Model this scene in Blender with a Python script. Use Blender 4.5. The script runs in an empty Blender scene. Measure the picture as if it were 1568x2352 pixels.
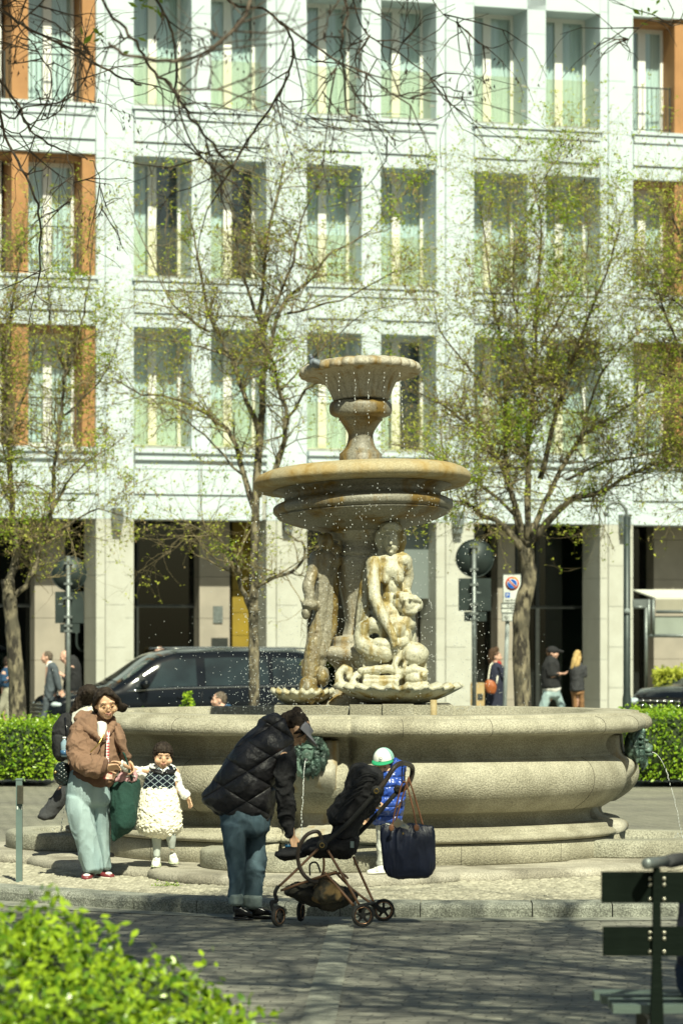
import bpy, bmesh, math, random
from mathutils import Vector, Matrix, noise
R = math.radians
S = bpy.context.scene
COL = S.collection
# ---------------------------------------------------------------- camera, world, sun
CAMH, HOR, F = 1.95, 1470.0, 7840.0          # eye height, horizon row and focal length in 1568x2352 picture units
cam_d = bpy.data.cameras.new('camera'); cam = bpy.data.objects.new('camera', cam_d); COL.objects.link(cam)
cam.location = (0, 0, CAMH); cam.rotation_euler = (R(90), 0, 0)
cam_d.sensor_fit = 'VERTICAL'; cam_d.sensor_height = 36; cam_d.lens = 120
cam_d.shift_y = (HOR - 1176) / 2352
cam_d.clip_start = 0.5; cam_d.clip_end = 600
cam_d.dof.use_dof = True; cam_d.dof.focus_distance = 26.0; cam_d.dof.aperture_fstop = 4.3
S.camera = cam
SUN_EL, SUN_AZ = 50, 15                       # azimuth: degrees to the right of straight behind the camera
w = bpy.data.worlds.new('World'); S.world = w; w.use_nodes = True
nt = w.node_tree; nt.nodes.clear()
sky = nt.nodes.new('ShaderNodeTexSky'); sky.sky_type = 'NISHITA'; sky.sun_disc = False
sky.sun_elevation = R(SUN_EL); sky.sun_rotation = R(180 - SUN_AZ); sky.dust_density = 2.0; sky.air_density = 1.0
bg = nt.nodes.new('ShaderNodeBackground'); bg.inputs[1].default_value = 0.052
wo = nt.nodes.new('ShaderNodeOutputWorld'); tint = nt.nodes.new('ShaderNodeMix'); tint.data_type = 'RGBA'; tint.blend_type = 'MULTIPLY'; tint.inputs[0].default_value = 1; tint.inputs[7].default_value = (.93, 1, .86, 1)
nt.links.new(sky.outputs[0], tint.inputs[6]); nt.links.new(tint.outputs[2], bg.inputs[0]); nt.links.new(bg.outputs[0], wo.inputs[0])
sd = bpy.data.lights.new('sun', 'SUN'); sun = bpy.data.objects.new('sun', sd); COL.objects.link(sun)
sd.energy = 5.0; sd.angle = R(0.55); sd.color = (1.0, 0.995, 0.77)
sdir = Vector((math.sin(R(SUN_AZ)) * math.cos(R(SUN_EL)), -math.cos(R(SUN_AZ)) * math.cos(R(SUN_EL)), math.sin(R(SUN_EL))))
sun.rotation_euler = sdir.to_track_quat('Z', 'Y').to_euler()
S.view_settings.view_transform = 'Standard'; S.view_settings.look = 'None'; S.view_settings.gamma = 1
S.view_settings.exposure = 0.52
S.cycles.max_bounces = 6; S.cycles.transparent_max_bounces = 24; S.cycles.use_denoising = True
S.cycles.sample_clamp_indirect = 4.0
random.seed(7)

# ---------------------------------------------------------------- helpers
def W(dx, dy, Y): return Vector(((dx - 784) / F * Y, Y, CAMH + (HOR - dy) / F * Y))
def crop(ox, oy, sc):
    return lambda cx, cy, Y: W((ox + cx / sc) / 1.7417, (oy + cy / sc) / 1.7417, Y)
C1 = crop(1000, 1400, 1.5684); C2 = crop(150, 2600, 1.8447); C3 = crop(800, 2750, 1.568); C4 = crop(1731, 2700, 1.568)
C7 = crop(1731, 1900, 1.568); C8 = crop(0, 1900, 1.3067)

def tag(o, label=None, cat=None, group=None, kind=None):
    if label: o['label'] = label
    if cat: o['category'] = cat
    if group: o['group'] = group
    if kind: o['kind'] = kind
    return o
def thing(name, label, cat, loc=(0, 0, 0), rotz=0, group=None):
    o = bpy.data.objects.new(name, None); COL.objects.link(o); o.empty_display_size = .2
    o.location = loc; o.rotation_euler = (0, 0, rotz)
    return tag(o, label, cat, group)

class MB:
    def __init__(s): s.v = []; s.f = []; s.sm = []
    def add(s, vs, fs, smooth=True):
        b = len(s.v); s.v += [tuple(p) for p in vs]
        s.f += [tuple(b + i for i in f) for f in fs]; s.sm += [smooth] * len(fs); return s
    def box(s, a, b, c, d, e, f, M=None):
        vs = [(x, y, z) for x in (a, b) for y in (c, d) for z in (e, f)]
        if M: vs = [M @ Vector(p) for p in vs]
        return s.add(vs, [(0, 1, 3, 2), (4, 6, 7, 5), (0, 4, 5, 1), (2, 3, 7, 6), (0, 2, 6, 4), (1, 5, 7, 3)], False)
    def rings(s, rs, cap=True, closed=True, smooth=True):
        n = len(rs[0]); vs = [p for r in rs for p in r]; fs = []
        for i in range(len(rs) - 1):
            for j in range(n if closed else n - 1):
                k = (j + 1) % n
                fs.append((i * n + j, i * n + k, (i + 1) * n + k, (i + 1) * n + j))
        if cap:
            fs.append(tuple(range(n))[::-1]); fs.append(tuple((len(rs) - 1) * n + j for j in range(n)))
        return s.add(vs, fs, smooth)
    def tube(s, pts, rad, n=8, cap=True):
        pts = [Vector(p) for p in pts]
        if not isinstance(rad, (list, tuple)): rad = [rad] * len(pts)
        rs = []; prev = None
        for i, p in enumerate(pts):
            t = (pts[min(i + 1, len(pts) - 1)] - pts[max(i - 1, 0)])
            if t.length < 1e-9: t = Vector((0, 0, 1))
            t.normalize()
            if prev is None:
                a = Vector((0, 0, 1)) if abs(t.z) < .9 else Vector((1, 0, 0)); u = t.cross(a).normalized()
            else:
                u = prev - t * prev.dot(t)
                u = u.normalized() if u.length > 1e-6 else t.orthogonal().normalized()
            prev = u; v = t.cross(u)
            rs.append([p + (u * math.cos(2 * math.pi * k / n) + v * math.sin(2 * math.pi * k / n)) * rad[i] for k in range(n)])
        return s.rings(rs, cap)
    def capsule(s, a, b, ra, rb=None, n=14):
        rb = ra if rb is None else rb; a = Vector(a); b = Vector(b); d = b - a
        L = max(d.length, 1e-6); d = d / L; pts = []; rd = []
        for k in range(5):
            t = math.pi / 2 * (1 - k / 4); pts.append(a - d * ra * math.sin(t)); rd.append(max(ra * math.cos(t), ra * .02))
        for k in range(5):
            t = math.pi / 2 * k / 4; pts.append(b + d * rb * math.sin(t)); rd.append(max(rb * math.cos(t), rb * .02))
        return s.tube(pts, rd, n)
    def path(s, pts, rads, n=14):
        for i in range(len(pts) - 1): s.capsule(pts[i], pts[i + 1], rads[i], rads[i + 1], n)
        return s
    def ell(s, c, r, M=None, nu=20, nv=12):
        c = Vector(c); rs = []
        if not isinstance(r, (tuple, list)): r = (r, r, r)
        for i in range(nv + 1):
            t = math.pi * (i / nv); t = min(max(t, .03), math.pi - .03)
            row = []
            for j in range(nu):
                p = Vector((r[0] * math.sin(t) * math.cos(2 * math.pi * j / nu), r[1] * math.sin(t) * math.sin(2 * math.pi * j / nu), r[2] * math.cos(t)))
                if M: p = M @ p
                row.append(c + p)
            rs.append(row)
        return s.rings(rs[::-1])
    def lathe(s, prof, c=(0, 0), n=64, rf=None, M=None):
        rs = []
        for r, z in prof:
            row = []
            for j in range(n):
                a = 2 * math.pi * j / n; rr = rf(r, z, a) if rf else r
                p = Vector((c[0] + rr * math.cos(a), c[1] + rr * math.sin(a), z))
                if M: p = M @ p
                row.append(p)
            rs.append(row)
        return s.rings(rs)
    def prism(s, poly, axis_vec, smooth=False):
        n = len(poly); a = Vector(axis_vec); poly = [Vector(p) for p in poly]
        vs = poly + [p + a for p in poly]
        fs = [tuple(range(n))[::-1], tuple(range(n, 2 * n))] + [(i, (i + 1) % n, n + (i + 1) % n, n + i) for i in range(n)]
        return s.add(vs, fs, smooth)
    def build(s, name, mat, parent=None, local=False):
        me = bpy.data.meshes.new(name)
        vs = s.v
        if parent is not None and not local:
            M = Matrix.Rotation(-parent.rotation_euler.z, 4, 'Z') @ Matrix.Translation(-Vector(parent.location))
            if parent.parent is not None:
                pp = parent.parent
                M = Matrix.Rotation(-pp.rotation_euler.z, 4, 'Z') @ Matrix.Translation(-Vector(pp.location))
            vs = [M @ Vector(p) for p in vs]
        me.from_pydata(vs, [], s.f); me.polygons.foreach_set('use_smooth', s.sm)
        bm = bmesh.new(); bm.from_mesh(me); bmesh.ops.recalc_face_normals(bm, faces=bm.faces); bm.to_mesh(me); bm.free()
        me.materials.append(mat)
        o = bpy.data.objects.new(name, me); COL.objects.link(o)
        if parent is not None: o.parent = parent
        return o
    def remesh(s, voxel, smooth=4, disp=0, dscale=20, fac=.5):
        me = bpy.data.meshes.new('tmp'); me.from_pydata(s.v, [], s.f)
        bm = bmesh.new(); bm.from_mesh(me); bmesh.ops.recalc_face_normals(bm, faces=bm.faces); bm.to_mesh(me); bm.free()
        o = bpy.data.objects.new('tmp', me); COL.objects.link(o)
        m = o.modifiers.new('r', 'REMESH'); m.mode = 'VOXEL'; m.voxel_size = voxel
        if smooth:
            m2 = o.modifiers.new('s', 'SMOOTH'); m2.iterations = smooth; m2.factor = fac
        dg = bpy.context.evaluated_depsgraph_get(); ev = o.evaluated_get(dg); m3 = ev.to_mesh()
        vs = [v.co.copy() for v in m3.vertices]; fs = [tuple(p.vertices) for p in m3.polygons]
        if disp:
            ns = [v.normal.copy() for v in m3.vertices]
            vs = [p + q * disp * noise.fractal(p * dscale, 1.0, 2.0, 3) for p, q in zip(vs, ns)]
        ev.to_mesh_clear(); bpy.data.objects.remove(o); bpy.data.meshes.remove(me)
        s.v = [tuple(p) for p in vs]; s.f = fs; s.sm = [True] * len(fs); return s
    def folds(s, amp, sc, stretch=(1, 1, 1), seed=0):
        me = bpy.data.meshes.new('t'); me.from_pydata(s.v, [], s.f); ns = [v.normal.copy() for v in me.vertices]; bpy.data.meshes.remove(me); out = []
        for p, q in zip(s.v, ns):
            c = Vector((p[0] * stretch[0], p[1] * stretch[1], p[2] * stretch[2])) * sc + Vector((seed * 5.3, seed, seed * 2.2)); c += noise.noise_vector(c * .6) * .9
            a = 1 - abs(noise.noise(c)) * 2.2; b = 1 - abs(noise.noise(c * 2.1 + Vector((9, 3, 1)))) * 2.2
            d = amp * (max(a, 0) ** 2 + .4 * max(b, 0) ** 2 - .4); out.append((p[0] + q.x * d, p[1] + q.y * d, p[2] + q.z * d))
        s.v = out; return s
    def wrinkle(s, amp, sc, stretch=(1, 1, 1), seed=0):
        out = []; c = Vector((seed * 7.1, seed * 3.3, seed))
        for p in s.v:
            q = Vector((p[0] * sc * stretch[0], p[1] * sc * stretch[1], p[2] * sc * stretch[2])) + c
            d = noise.noise_vector(q) * amp; out.append((p[0] + d.x, p[1] + d.y, p[2] + d.z))
        s.v = out; return s

def catmull(a, b, c, d, t):
    return .5 * ((2 * b) + (c - a) * t + (2 * a - 5 * b + 4 * c - d) * t * t + (3 * b - a - 3 * c + d) * t ** 3)
def smooth_path(pts, k=5):
    pts = [Vector(p) for p in pts]; out = []
    for i in range(len(pts) - 1):
        a = pts[max(i - 1, 0)]; b = pts[i]; c = pts[i + 1]; d = pts[min(i + 2, len(pts) - 1)]
        for j in range(k): out.append(catmull(a, b, c, d, j / k))
    out.append(pts[-1]); return out
def sil(mb, rows, P, Y, n=24, k=4, pw=1.0, round_ends=True):
    """loft through elliptical rings; each row: x1,y1,x2,y2 (the outline's two ends), half depth in m, depth offset"""
    rr = [list(r) + [0] * (6 - len(r)) for r in rows]; keys = []
    for r in rr:
        y = Y + r[5]; a = P(r[0], r[1], y); b = P(r[2], r[3], y)
        keys.append(((a + b) / 2, (b - a) / 2, r[4]))
    fine = []
    for i in range(len(keys) - 1):
        q = [keys[max(i - 1, 0)], keys[i], keys[i + 1], keys[min(i + 2, len(keys) - 1)]]
        for j in range(k):
            t = j / k; fine.append(tuple(catmull(q[0][m], q[1][m], q[2][m], q[3][m], t) for m in range(3)))
    fine.append(keys[-1])
    if round_ends:
        def endcap(e, nx):
            d = (e[0] - nx[0]); L = max(min(e[1].length * .35, e[2] * .8), .003)
            d = d.normalized() * L if d.length > 1e-6 else Vector((0, 0, 0))
            return [(e[0] + d * .5, e[1] * .87, e[2] * .87), (e[0] + d * .9, e[1] * .45, e[2] * .45), (e[0] + d, e[1] * .05, e[2] * .05)]
        fine = endcap(fine[0], fine[1])[::-1] + fine + endcap(fine[-1], fine[-2])
    rs = []
    for c, a, d in fine:
        row = []
        for j in range(n):
            t = 2 * math.pi * j / n; ct, st = math.cos(t), math.sin(t)
            ct = math.copysign(abs(ct) ** pw, ct); st = math.copysign(abs(st) ** pw, st)
            row.append(c + a * ct + Vector((0, d, 0)) * st)
        rs.append(row)
    mb.rings(rs); return mb

# ---------------------------------------------------------------- materials
def newmat(name):
    m = bpy.data.materials.new(name); m.use_nodes = True; nt = m.node_tree
    return m, nt, nt.nodes['Principled BSDF']
def nn(nt, t, **kw):
    n = nt.nodes.new(t)
    for k, v in kw.items(): setattr(n, k, v)
    return n
def mapping(nt, scale=(1, 1, 1)):
    tc = nn(nt, 'ShaderNodeTexCoord'); mp = nn(nt, 'ShaderNodeMapping'); mp.inputs['Scale'].default_value = scale
    nt.links.new(tc.outputs['Object'], mp.inputs[0]); return mp.outputs[0]
def ramp(nt, fac, stops):
    r = nn(nt, 'ShaderNodeValToRGB'); el = r.color_ramp.elements
    while len(el) < len(stops): el.new(.5)
    for e, (p, c) in zip(el, stops):
        e.position = p; e.color = (*c, 1) if len(c) == 3 else c
    nt.links.new(fac, r.inputs[0]); return r.outputs[0]
def pm(name, c1, c2=None, scale=8, rough=.8, bump=0, bscale=60, metal=0, stretch=(1, 1, 1), spec=.5, speck=0, c3=None, s3=2, lo=.35, hi=.65, det=4, coat=0):
    m, nt, b = newmat(name); L = nt.links
    b.inputs['Roughness'].default_value = rough; b.inputs['Metallic'].default_value = metal
    b.inputs['Specular IOR Level'].default_value = spec; b.inputs['Coat Weight'].default_value = coat
    c2 = c2 or tuple(x * .8 for x in c1); co = mapping(nt, stretch)
    no = nn(nt, 'ShaderNodeTexNoise'); no.inputs['Scale'].default_value = scale; no.inputs['Detail'].default_value = det; L.new(co, no.inputs[0])
    col = ramp(nt, no.outputs[0], [(lo, c1), (hi, c2)])
    if c3:
        n3 = nn(nt, 'ShaderNodeTexNoise'); n3.inputs['Scale'].default_value = s3; n3.inputs['Detail'].default_value = 5; L.new(co, n3.inputs[0])
        f = ramp(nt, n3.outputs[0], [(.5, (0, 0, 0)), (.62, (1, 1, 1))])
        mx = nn(nt, 'ShaderNodeMix', data_type='RGBA'); L.new(f, mx.inputs[0]); L.new(col, mx.inputs[6]); mx.inputs[7].default_value = (*c3, 1); col = mx.outputs[2]
    if speck:
        vo = nn(nt, 'ShaderNodeTexNoise'); vo.inputs['Scale'].default_value = 95; vo.inputs['Detail'].default_value = 3; L.new(co, vo.inputs[0])
        f = ramp(nt, vo.outputs[0], [(.38, (1 - speck,) * 3), (.62, (1 + speck * .6,) * 3)])
        mx = nn(nt, 'ShaderNodeMix', data_type='RGBA', blend_type='MULTIPLY'); mx.inputs[0].default_value = 1; L.new(col, mx.inputs[6]); L.new(f, mx.inputs[7]); col = mx.outputs[2]
    L.new(col, b.inputs['Base Color'])
    if bump:
        nb = nn(nt, 'ShaderNodeTexNoise'); nb.inputs['Scale'].default_value = bscale; nb.inputs['Detail'].default_value = 4; L.new(co, nb.inputs[0])
        bp = nn(nt, 'ShaderNodeBump'); bp.inputs['Strength'].default_value = min(bump, 1); bp.inputs['Distance'].default_value = .02; L.new(nb.outputs[0], bp.inputs['Height']); L.new(bp.outputs[0], b.inputs['Normal'])
    return m
def leafmat(name, c1, c2, trans=.35, rough=.45):
    m, nt, b = newmat(name); L = nt.links
    g = nn(nt, 'ShaderNodeNewGeometry'); col = ramp(nt, g.outputs['Random Per Island'], [(0, c1), (1, c2)])
    L.new(col, b.inputs['Base Color']); b.inputs['Roughness'].default_value = rough
    t = nn(nt, 'ShaderNodeBsdfTranslucent'); L.new(col, t.inputs[0]); mx = nn(nt, 'ShaderNodeMixShader'); mx.inputs[0].default_value = trans
    L.new(b.outputs[0], mx.inputs[1]); L.new(t.outputs[0], mx.inputs[2]); L.new(mx.outputs[0], nt.nodes['Material Output'].inputs[0]); return m
def glassmat(name, tint, refl=.12, rough=.02, dens=.85):
    m, nt, b = newmat(name); L = nt.links
    t = nn(nt, 'ShaderNodeBsdfTransparent'); t.inputs[0].default_value = (*[c * dens for c in tint], 1)
    g = nn(nt, 'ShaderNodeBsdfGlossy'); g.inputs['Roughness'].default_value = rough
    fr = nn(nt, 'ShaderNodeLayerWeight'); fr.inputs[0].default_value = .5; pw = nn(nt, 'ShaderNodeMath', operation='POWER'); pw.inputs[1].default_value = 4; L.new(fr.outputs['Facing'], pw.inputs[0])
    ad = nn(nt, 'ShaderNodeMath', operation='MULTIPLY_ADD'); ad.inputs[1].default_value = .7; ad.inputs[2].default_value = refl; L.new(pw.outputs[0], ad.inputs[0])
    mx = nn(nt, 'ShaderNodeMixShader'); L.new(ad.outputs[0], mx.inputs[0]); L.new(t.outputs[0], mx.inputs[1]); L.new(g.outputs[0], mx.inputs[2])
    L.new(mx.outputs[0], nt.nodes['Material Output'].inputs[0]); return m
def stained(name, base, base2, stain, stain2, amount=.5, rough=.45, sc=9, bump=.35):
    """stone with ochre water stains that run down in streaks"""
    m, nt, b = newmat(name); L = nt.links
    co = mapping(nt); cs = mapping(nt, (1, 1, .14))
    n1 = nn(nt, 'ShaderNodeTexNoise'); n1.inputs['Scale'].default_value = 70; n1.inputs['Detail'].default_value = 5; L.new(co, n1.inputs[0])
    c = ramp(nt, n1.outputs[0], [(.36, base), (.64, base2)])
    n2 = nn(nt, 'ShaderNodeTexNoise'); n2.inputs['Scale'].default_value = sc; n2.inputs['Detail'].default_value = 5; L.new(cs, n2.inputs[0])
    f = ramp(nt, n2.outputs[0], [(.62 - amount * .3, (0, 0, 0)), (.72 - amount * .22, (1, 1, 1))])
    n3 = nn(nt, 'ShaderNodeTexNoise'); n3.inputs['Scale'].default_value = 14; n3.inputs['Detail'].default_value = 4; L.new(co, n3.inputs[0])
    sc_ = ramp(nt, n3.outputs[0], [(.35, stain), (.65, stain2)])
    mx = nn(nt, 'ShaderNodeMix', data_type='RGBA'); L.new(f, mx.inputs[0]); L.new(c, mx.inputs[6]); L.new(sc_, mx.inputs[7])
    L.new(mx.outputs[2], b.inputs['Base Color']); b.inputs['Roughness'].default_value = rough
    nb = nn(nt, 'ShaderNodeTexNoise'); nb.inputs['Scale'].default_value = 45; nb.inputs['Detail'].default_value = 5; L.new(co, nb.inputs[0])
    bp = nn(nt, 'ShaderNodeBump'); bp.inputs['Strength'].default_value = bump; bp.inputs['Distance'].default_value = .012; L.new(nb.outputs[0], bp.inputs['Height']); L.new(bp.outputs[0], b.inputs['Normal'])
    return m
def brickmat(name, c1, c2, mortar, bw, bh, ms, bump=.5, rough=.75, rot=0, off=.5, c3=None):
    m, nt, b = newmat(name); L = nt.links
    tc = nn(nt, 'ShaderNodeTexCoord'); mp = nn(nt, 'ShaderNodeMapping'); mp.inputs['Rotation'].default_value = (0, 0, rot); L.new(tc.outputs['Object'], mp.inputs[0])
    nw = nn(nt, 'ShaderNodeTexNoise'); nw.inputs['Scale'].default_value = 3.5; nw.inputs['Detail'].default_value = 3; L.new(mp.outputs[0], nw.inputs[0])
    va = nn(nt, 'ShaderNodeVectorMath', operation='MULTIPLY_ADD'); va.inputs[1].default_value = (.16, .10, 0); L.new(nw.outputs['Color'], va.inputs[0]); L.new(mp.outputs[0], va.inputs[2])
    br = nn(nt, 'ShaderNodeTexBrick'); br.inputs['Scale'].default_value = 1; br.inputs['Brick Width'].default_value = bw; br.inputs['Row Height'].default_value = bh
    br.inputs['Mortar Size'].default_value = ms; br.inputs['Mortar Smooth'].default_value = .4; br.offset = off
    br.inputs['Color1'].default_value = (*c1, 1); br.inputs['Color2'].default_value = (*c2, 1); br.inputs['Mortar'].default_value = (*mortar, 1); L.new(va.outputs[0], br.inputs[0])
    no = nn(nt, 'ShaderNodeTexNoise'); no.inputs['Scale'].default_value = .9; no.inputs['Detail'].default_value = 6; L.new(mp.outputs[0], no.inputs[0])
    f = ramp(nt, no.outputs[0], [(.3, (.75, .74, .76)), (.7, (1.2, 1.2, 1.15))])
    mx = nn(nt, 'ShaderNodeMix', data_type='RGBA', blend_type='MULTIPLY'); mx.inputs[0].default_value = 1; L.new(br.outputs[0], mx.inputs[6]); L.new(f, mx.inputs[7])
    L.new(mx.outputs[2], b.inputs['Base Color']); b.inputs['Roughness'].default_value = rough
    n2 = nn(nt, 'ShaderNodeTexNoise'); n2.inputs['Scale'].default_value = 30; L.new(mp.outputs[0], n2.inputs[0])
    ma = nn(nt, 'ShaderNodeMath', operation='MULTIPLY_ADD'); ma.inputs[1].default_value = -1.0; L.new(br.outputs['Fac'], ma.inputs[0]); L.new(n2.outputs[0], ma.inputs[2])
    bp = nn(nt, 'ShaderNodeBump'); bp.inputs['Strength'].default_value = bump; bp.inputs['Distance'].default_value = .012; L.new(ma.outputs[0], bp.inputs['Height']); L.new(bp.outputs[0], b.inputs['Normal'])
    return m

M = {}
M['granite'] = pm('granite', (.42, .395, .30), (.32, .30, .22), 5, .85, .5, 70, speck=.30, c3=(.27, .25, .18), s3=1.3)
M['granite_grey'] = pm('granite_grey', (.38, .37, .29), (.29, .285, .22), 4, .85, .6, 60, speck=.35, c3=(.25, .24, .18), s3=2.2)
M['slab'] = pm('slab_stone', (.44, .41, .33), (.30, .28, .22), 3, .85, .5, 45, speck=.3, c3=(.24, .22, .17), s3=2.5)
M['kerb'] = pm('kerb_stone', (.36, .37, .31), (.22, .23, .19), 4, .85, .7, 40, speck=.45)
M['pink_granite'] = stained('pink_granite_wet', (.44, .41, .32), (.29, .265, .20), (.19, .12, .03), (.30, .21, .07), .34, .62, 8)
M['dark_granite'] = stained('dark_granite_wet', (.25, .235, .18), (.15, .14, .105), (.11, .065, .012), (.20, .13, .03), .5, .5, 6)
M['yellow_granite'] = stained('ochre_granite', (.42, .36, .22), (.30, .25, .14), (.30, .20, .06), (.40, .31, .15), .6, .72, 5)
M['marble'] = stained('old_marble', (.52, .50, .38), (.40, .39, .29), (.18, .125, .03), (.36, .29, .12), .44, .5, 11, .3)
M['marble_dark'] = stained('soiled_marble', (.30, .28, .21), (.20, .18, .13), (.13, .085, .025), (.25, .19, .07), .62, .4, 8, .4)
M['bronze'] = pm('verdigris_bronze', (.045, .085, .068), (.02, .032, .026), 16, .45, .5, 50, metal=.35, c3=(.20, .30, .24), s3=7)
M['pier_stone'] = stained('pier_stone', (.40, .38, .30), (.30, .28, .22), (.26, .17, .06), (.34, .27, .14), .4, .6, 6)
M['facade'] = pm('facade_stone', (.55, .635, .66), (.525, .605, .63), 1.6, .8, .08, 50, speck=.04)
M['facade_back'] = pm('joint_backing_stone', (.42, .42, .38), (.36, .36, .33), 3, .9)  # darker backing stone that shows in the joints
M['base_stone'] = pm('arcade_stone', (.50, .505, .44), (.45, .45, .385), 2.2, .8, .15, 60, speck=.1)
M['inner_stone'] = pm('inner_stone', (.36, .32, .26), (.30, .27, .22), 2, .8, .1, 60)
M['terracotta'] = pm('terracotta', (.42, .215, .085), (.36, .18, .07), 3, .75, .1, 40)
M['white_paint'] = pm('white_window_paint', (.80, .80, .76), (.76, .76, .72), 3, .4)
M['dark_metal'] = pm('dark_metal', (.035, .04, .038), (.05, .055, .05), 12, .45, metal=.4)
M['grey_metal'] = pm('galvanised_metal', (.22, .25, .24), (.16, .18, .17), 14, .45, metal=.5, bump=.1)
M['sill_metal'] = pm('sill_metal', (.30, .31, .27), (.24, .25, .22), 5, .5)
M['curtain'] = pm('sheer_curtain', (.88, .90, .88), (.72, .78, .77), 2, .9, stretch=(6, 6, .3))
M['room'] = pm('room_dark', (.05, .085, .09), (.03, .055, .06), .8, .9)
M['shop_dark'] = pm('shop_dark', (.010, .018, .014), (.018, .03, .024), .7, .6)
M['glass'] = glassmat('window_glass', (.90, .955, .95), .10, .02, .99)
M['shopglass'] = glassmat('shop_glass', (.25, .42, .36), .07)
M['railglass'] = glassmat('balcony_glass', (.98, .97, .86), .09, .05, .98)  # yellowish tint stands in for reflections in the balcony glass
M['yellow_panel'] = pm('yellow_panel', (.30, .21, .02), (.24, .17, .02), 2, .5)
M['grey_blind'] = pm('grey_blind', (.17, .20, .19), (.15, .18, .17), 1, .7)
M['bark'] = pm('bark', (.25, .215, .14), (.035, .03, .022), 12, .95, 1, 22, stretch=(1, 1, .45), c3=(.09, .08, .055), s3=3.5, det=8, lo=.42, hi=.58)
M['twig'] = pm('twig_bark', (.26, .215, .11), (.13, .105, .055), 4, .9)
M['twig_dark'] = pm('twig_bark_dark', (.13, .10, .07), (.08, .06, .045), 4, .9)
M['water'] = pm('basin_water', (.05, .08, .08), (.04, .06, .06), 3, .05, .3, 14)
m_, nt_, b_ = newmat('water_drop'); b_.inputs['Base Color'].default_value = (.92, .95, .93, 1); b_.inputs['Roughness'].default_value = .12; b_.inputs['Transmission Weight'].default_value = .55; b_.inputs['IOR'].default_value = 1.33; M['drop'] = m_
M['leaf_spring'] = leafmat('spring_leaf', (.26, .44, .03), (.48, .64, .06), .5)
M['leaf_bud'] = leafmat('olive_bud', (.40, .46, .05), (.60, .62, .10), .45, .7)
M['pod'] = leafmat('dry_pod', (.18, .13, .06), (.32, .25, .12), .15, .8)
M['pod_dark'] = leafmat('dark_pod', (.05, .038, .03), (.09, .065, .045), .1, .8)
M['hedge'] = leafmat('hedge_leaf', (.07, .17, .010), (.40, .56, .03), .3, .3)
M['hedge_far'] = leafmat('hedge_leaf_far', (.10, .24, .012), (.38, .54, .03), .35, .35)
M['hedge_shade'] = pm('hedge_core_shade', (.025, .045, .01), (.015, .025, .008), 14, .9)  # near-black green: shade inside the hedges, put in as colour
# ================================================================= ground
FX, FY = 0.18, 29.3                            # fountain centre
KERB = [(-6.5, 28.6), (-4.2, 26.8), (-2.6, 25.5), (-1.5, 24.6), (-.6, 24.12), (.2, 23.95), (1.2, 23.92), (2.4, 24.0), (4.2, 24.5), (6.5, 25.6)]
kp = smooth_path([(x, y, 0) for x, y in KERB], 8)
M['street'] = brickmat('street_paving', (.25, .24, .19), (.19, .185, .145), (.10, .10, .075), .22, .12, .012, .5, .8, R(35))
M['pavers'] = brickmat('porphyry_setts', (.28, .275, .225), (.21, .205, .17), (.125, .12, .10), .20, .105, .007, .5, .7, R(5), .5)
M['band'] = pm('granite_band', (.33, .335, .27), (.25, .255, .21), 4, .75, .4, 50, speck=.25)
M['pebble'] = leafmat('pebble', (.25, .235, .175), (.43, .405, .31), 0, .8)
M['pebble_bed'] = pm('pebble_bed', (.17, .155, .115), (.12, .11, .08), 20, .95)
mb = MB(); xs = [-90, -30, -8, 8, 30, 90]; ysz = [(-30, 0), (8, 0), (34, 0), (42, -.1), (80, -.1), (240, -.1)]
for j in range(len(ysz) - 1):
    for i in range(len(xs) - 1):
        mb.add([(xs[i], ysz[j][0], ysz[j][1]), (xs[i + 1], ysz[j][0], ysz[j][1]), (xs[i + 1], ysz[j + 1][0], ysz[j + 1][1]), (xs[i], ysz[j + 1][0], ysz[j + 1][1])], [(0, 1, 2, 3)], False)
tag(mb.build('ground', M['street']), kind='structure')
# setts in front of the kerb
mb = MB(); n = len(kp)
mb.add([(p.x, p.y, .004) for p in kp] + [(p.x * 1.2, 4, .004) for p in kp], [(i, i + 1, n + i + 1, n + i) for i in range(n - 1)], False)
tag(mb.build('sett_paving', M['pavers']), kind='structure')
mb = MB(); off = [(p.x, p.y - .30 - .12 * (p.x < -1.2) * min(1, (-1.2 - p.x))) for p in kp]
mb.add([(p.x, p.y - .002, .008) for p in kp] + [(a, b, .008) for a, b in off], [(i, i + 1, n + i + 1, n + i) for i in range(n - 1)], False)
tag(mb.build('gutter_stone', M['band']), kind='structure')
mb = MB(); mb.add([(-.30, 12.5, .012), (-.125, 12.5, .012), (.094, 23.62, .012), (-.08, 23.62, .012)], [(0, 1, 2, 3)], False)
tag(mb.build('paving_band', M['band']), kind='structure')
# kerb: separate rounded stones
mb = MB(); i = 0
while i < n - 1:
    k = min(i + random.choice([4, 5, 6]), n - 1); seg = kp[i:k + 1]; rs = []
    for a, p in enumerate(seg):
        q = Vector(p)
        if a == 0: q = q.lerp(seg[1], .03)
        if a == len(seg) - 1: q = q.lerp(seg[-2], .03)
        t = (kp[min(i + a + 1, n - 1)] - kp[max(i + a - 1, 0)]).normalized(); nrm = Vector((-t.y, t.x, 0))
        pr = [(0, -.02), (0, .07), (.012, .092), (.04, .103), (.15, .106), (.30, .106), (.30, -.02)]
        rs.append([q + nrm * d + Vector((0, 0, z + .002 * math.sin(i * 9))) for d, z in pr])
    mb.rings(rs, True, True, False); i = k
tag(mb.build('kerb', M['kerb']), kind='structure')
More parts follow.
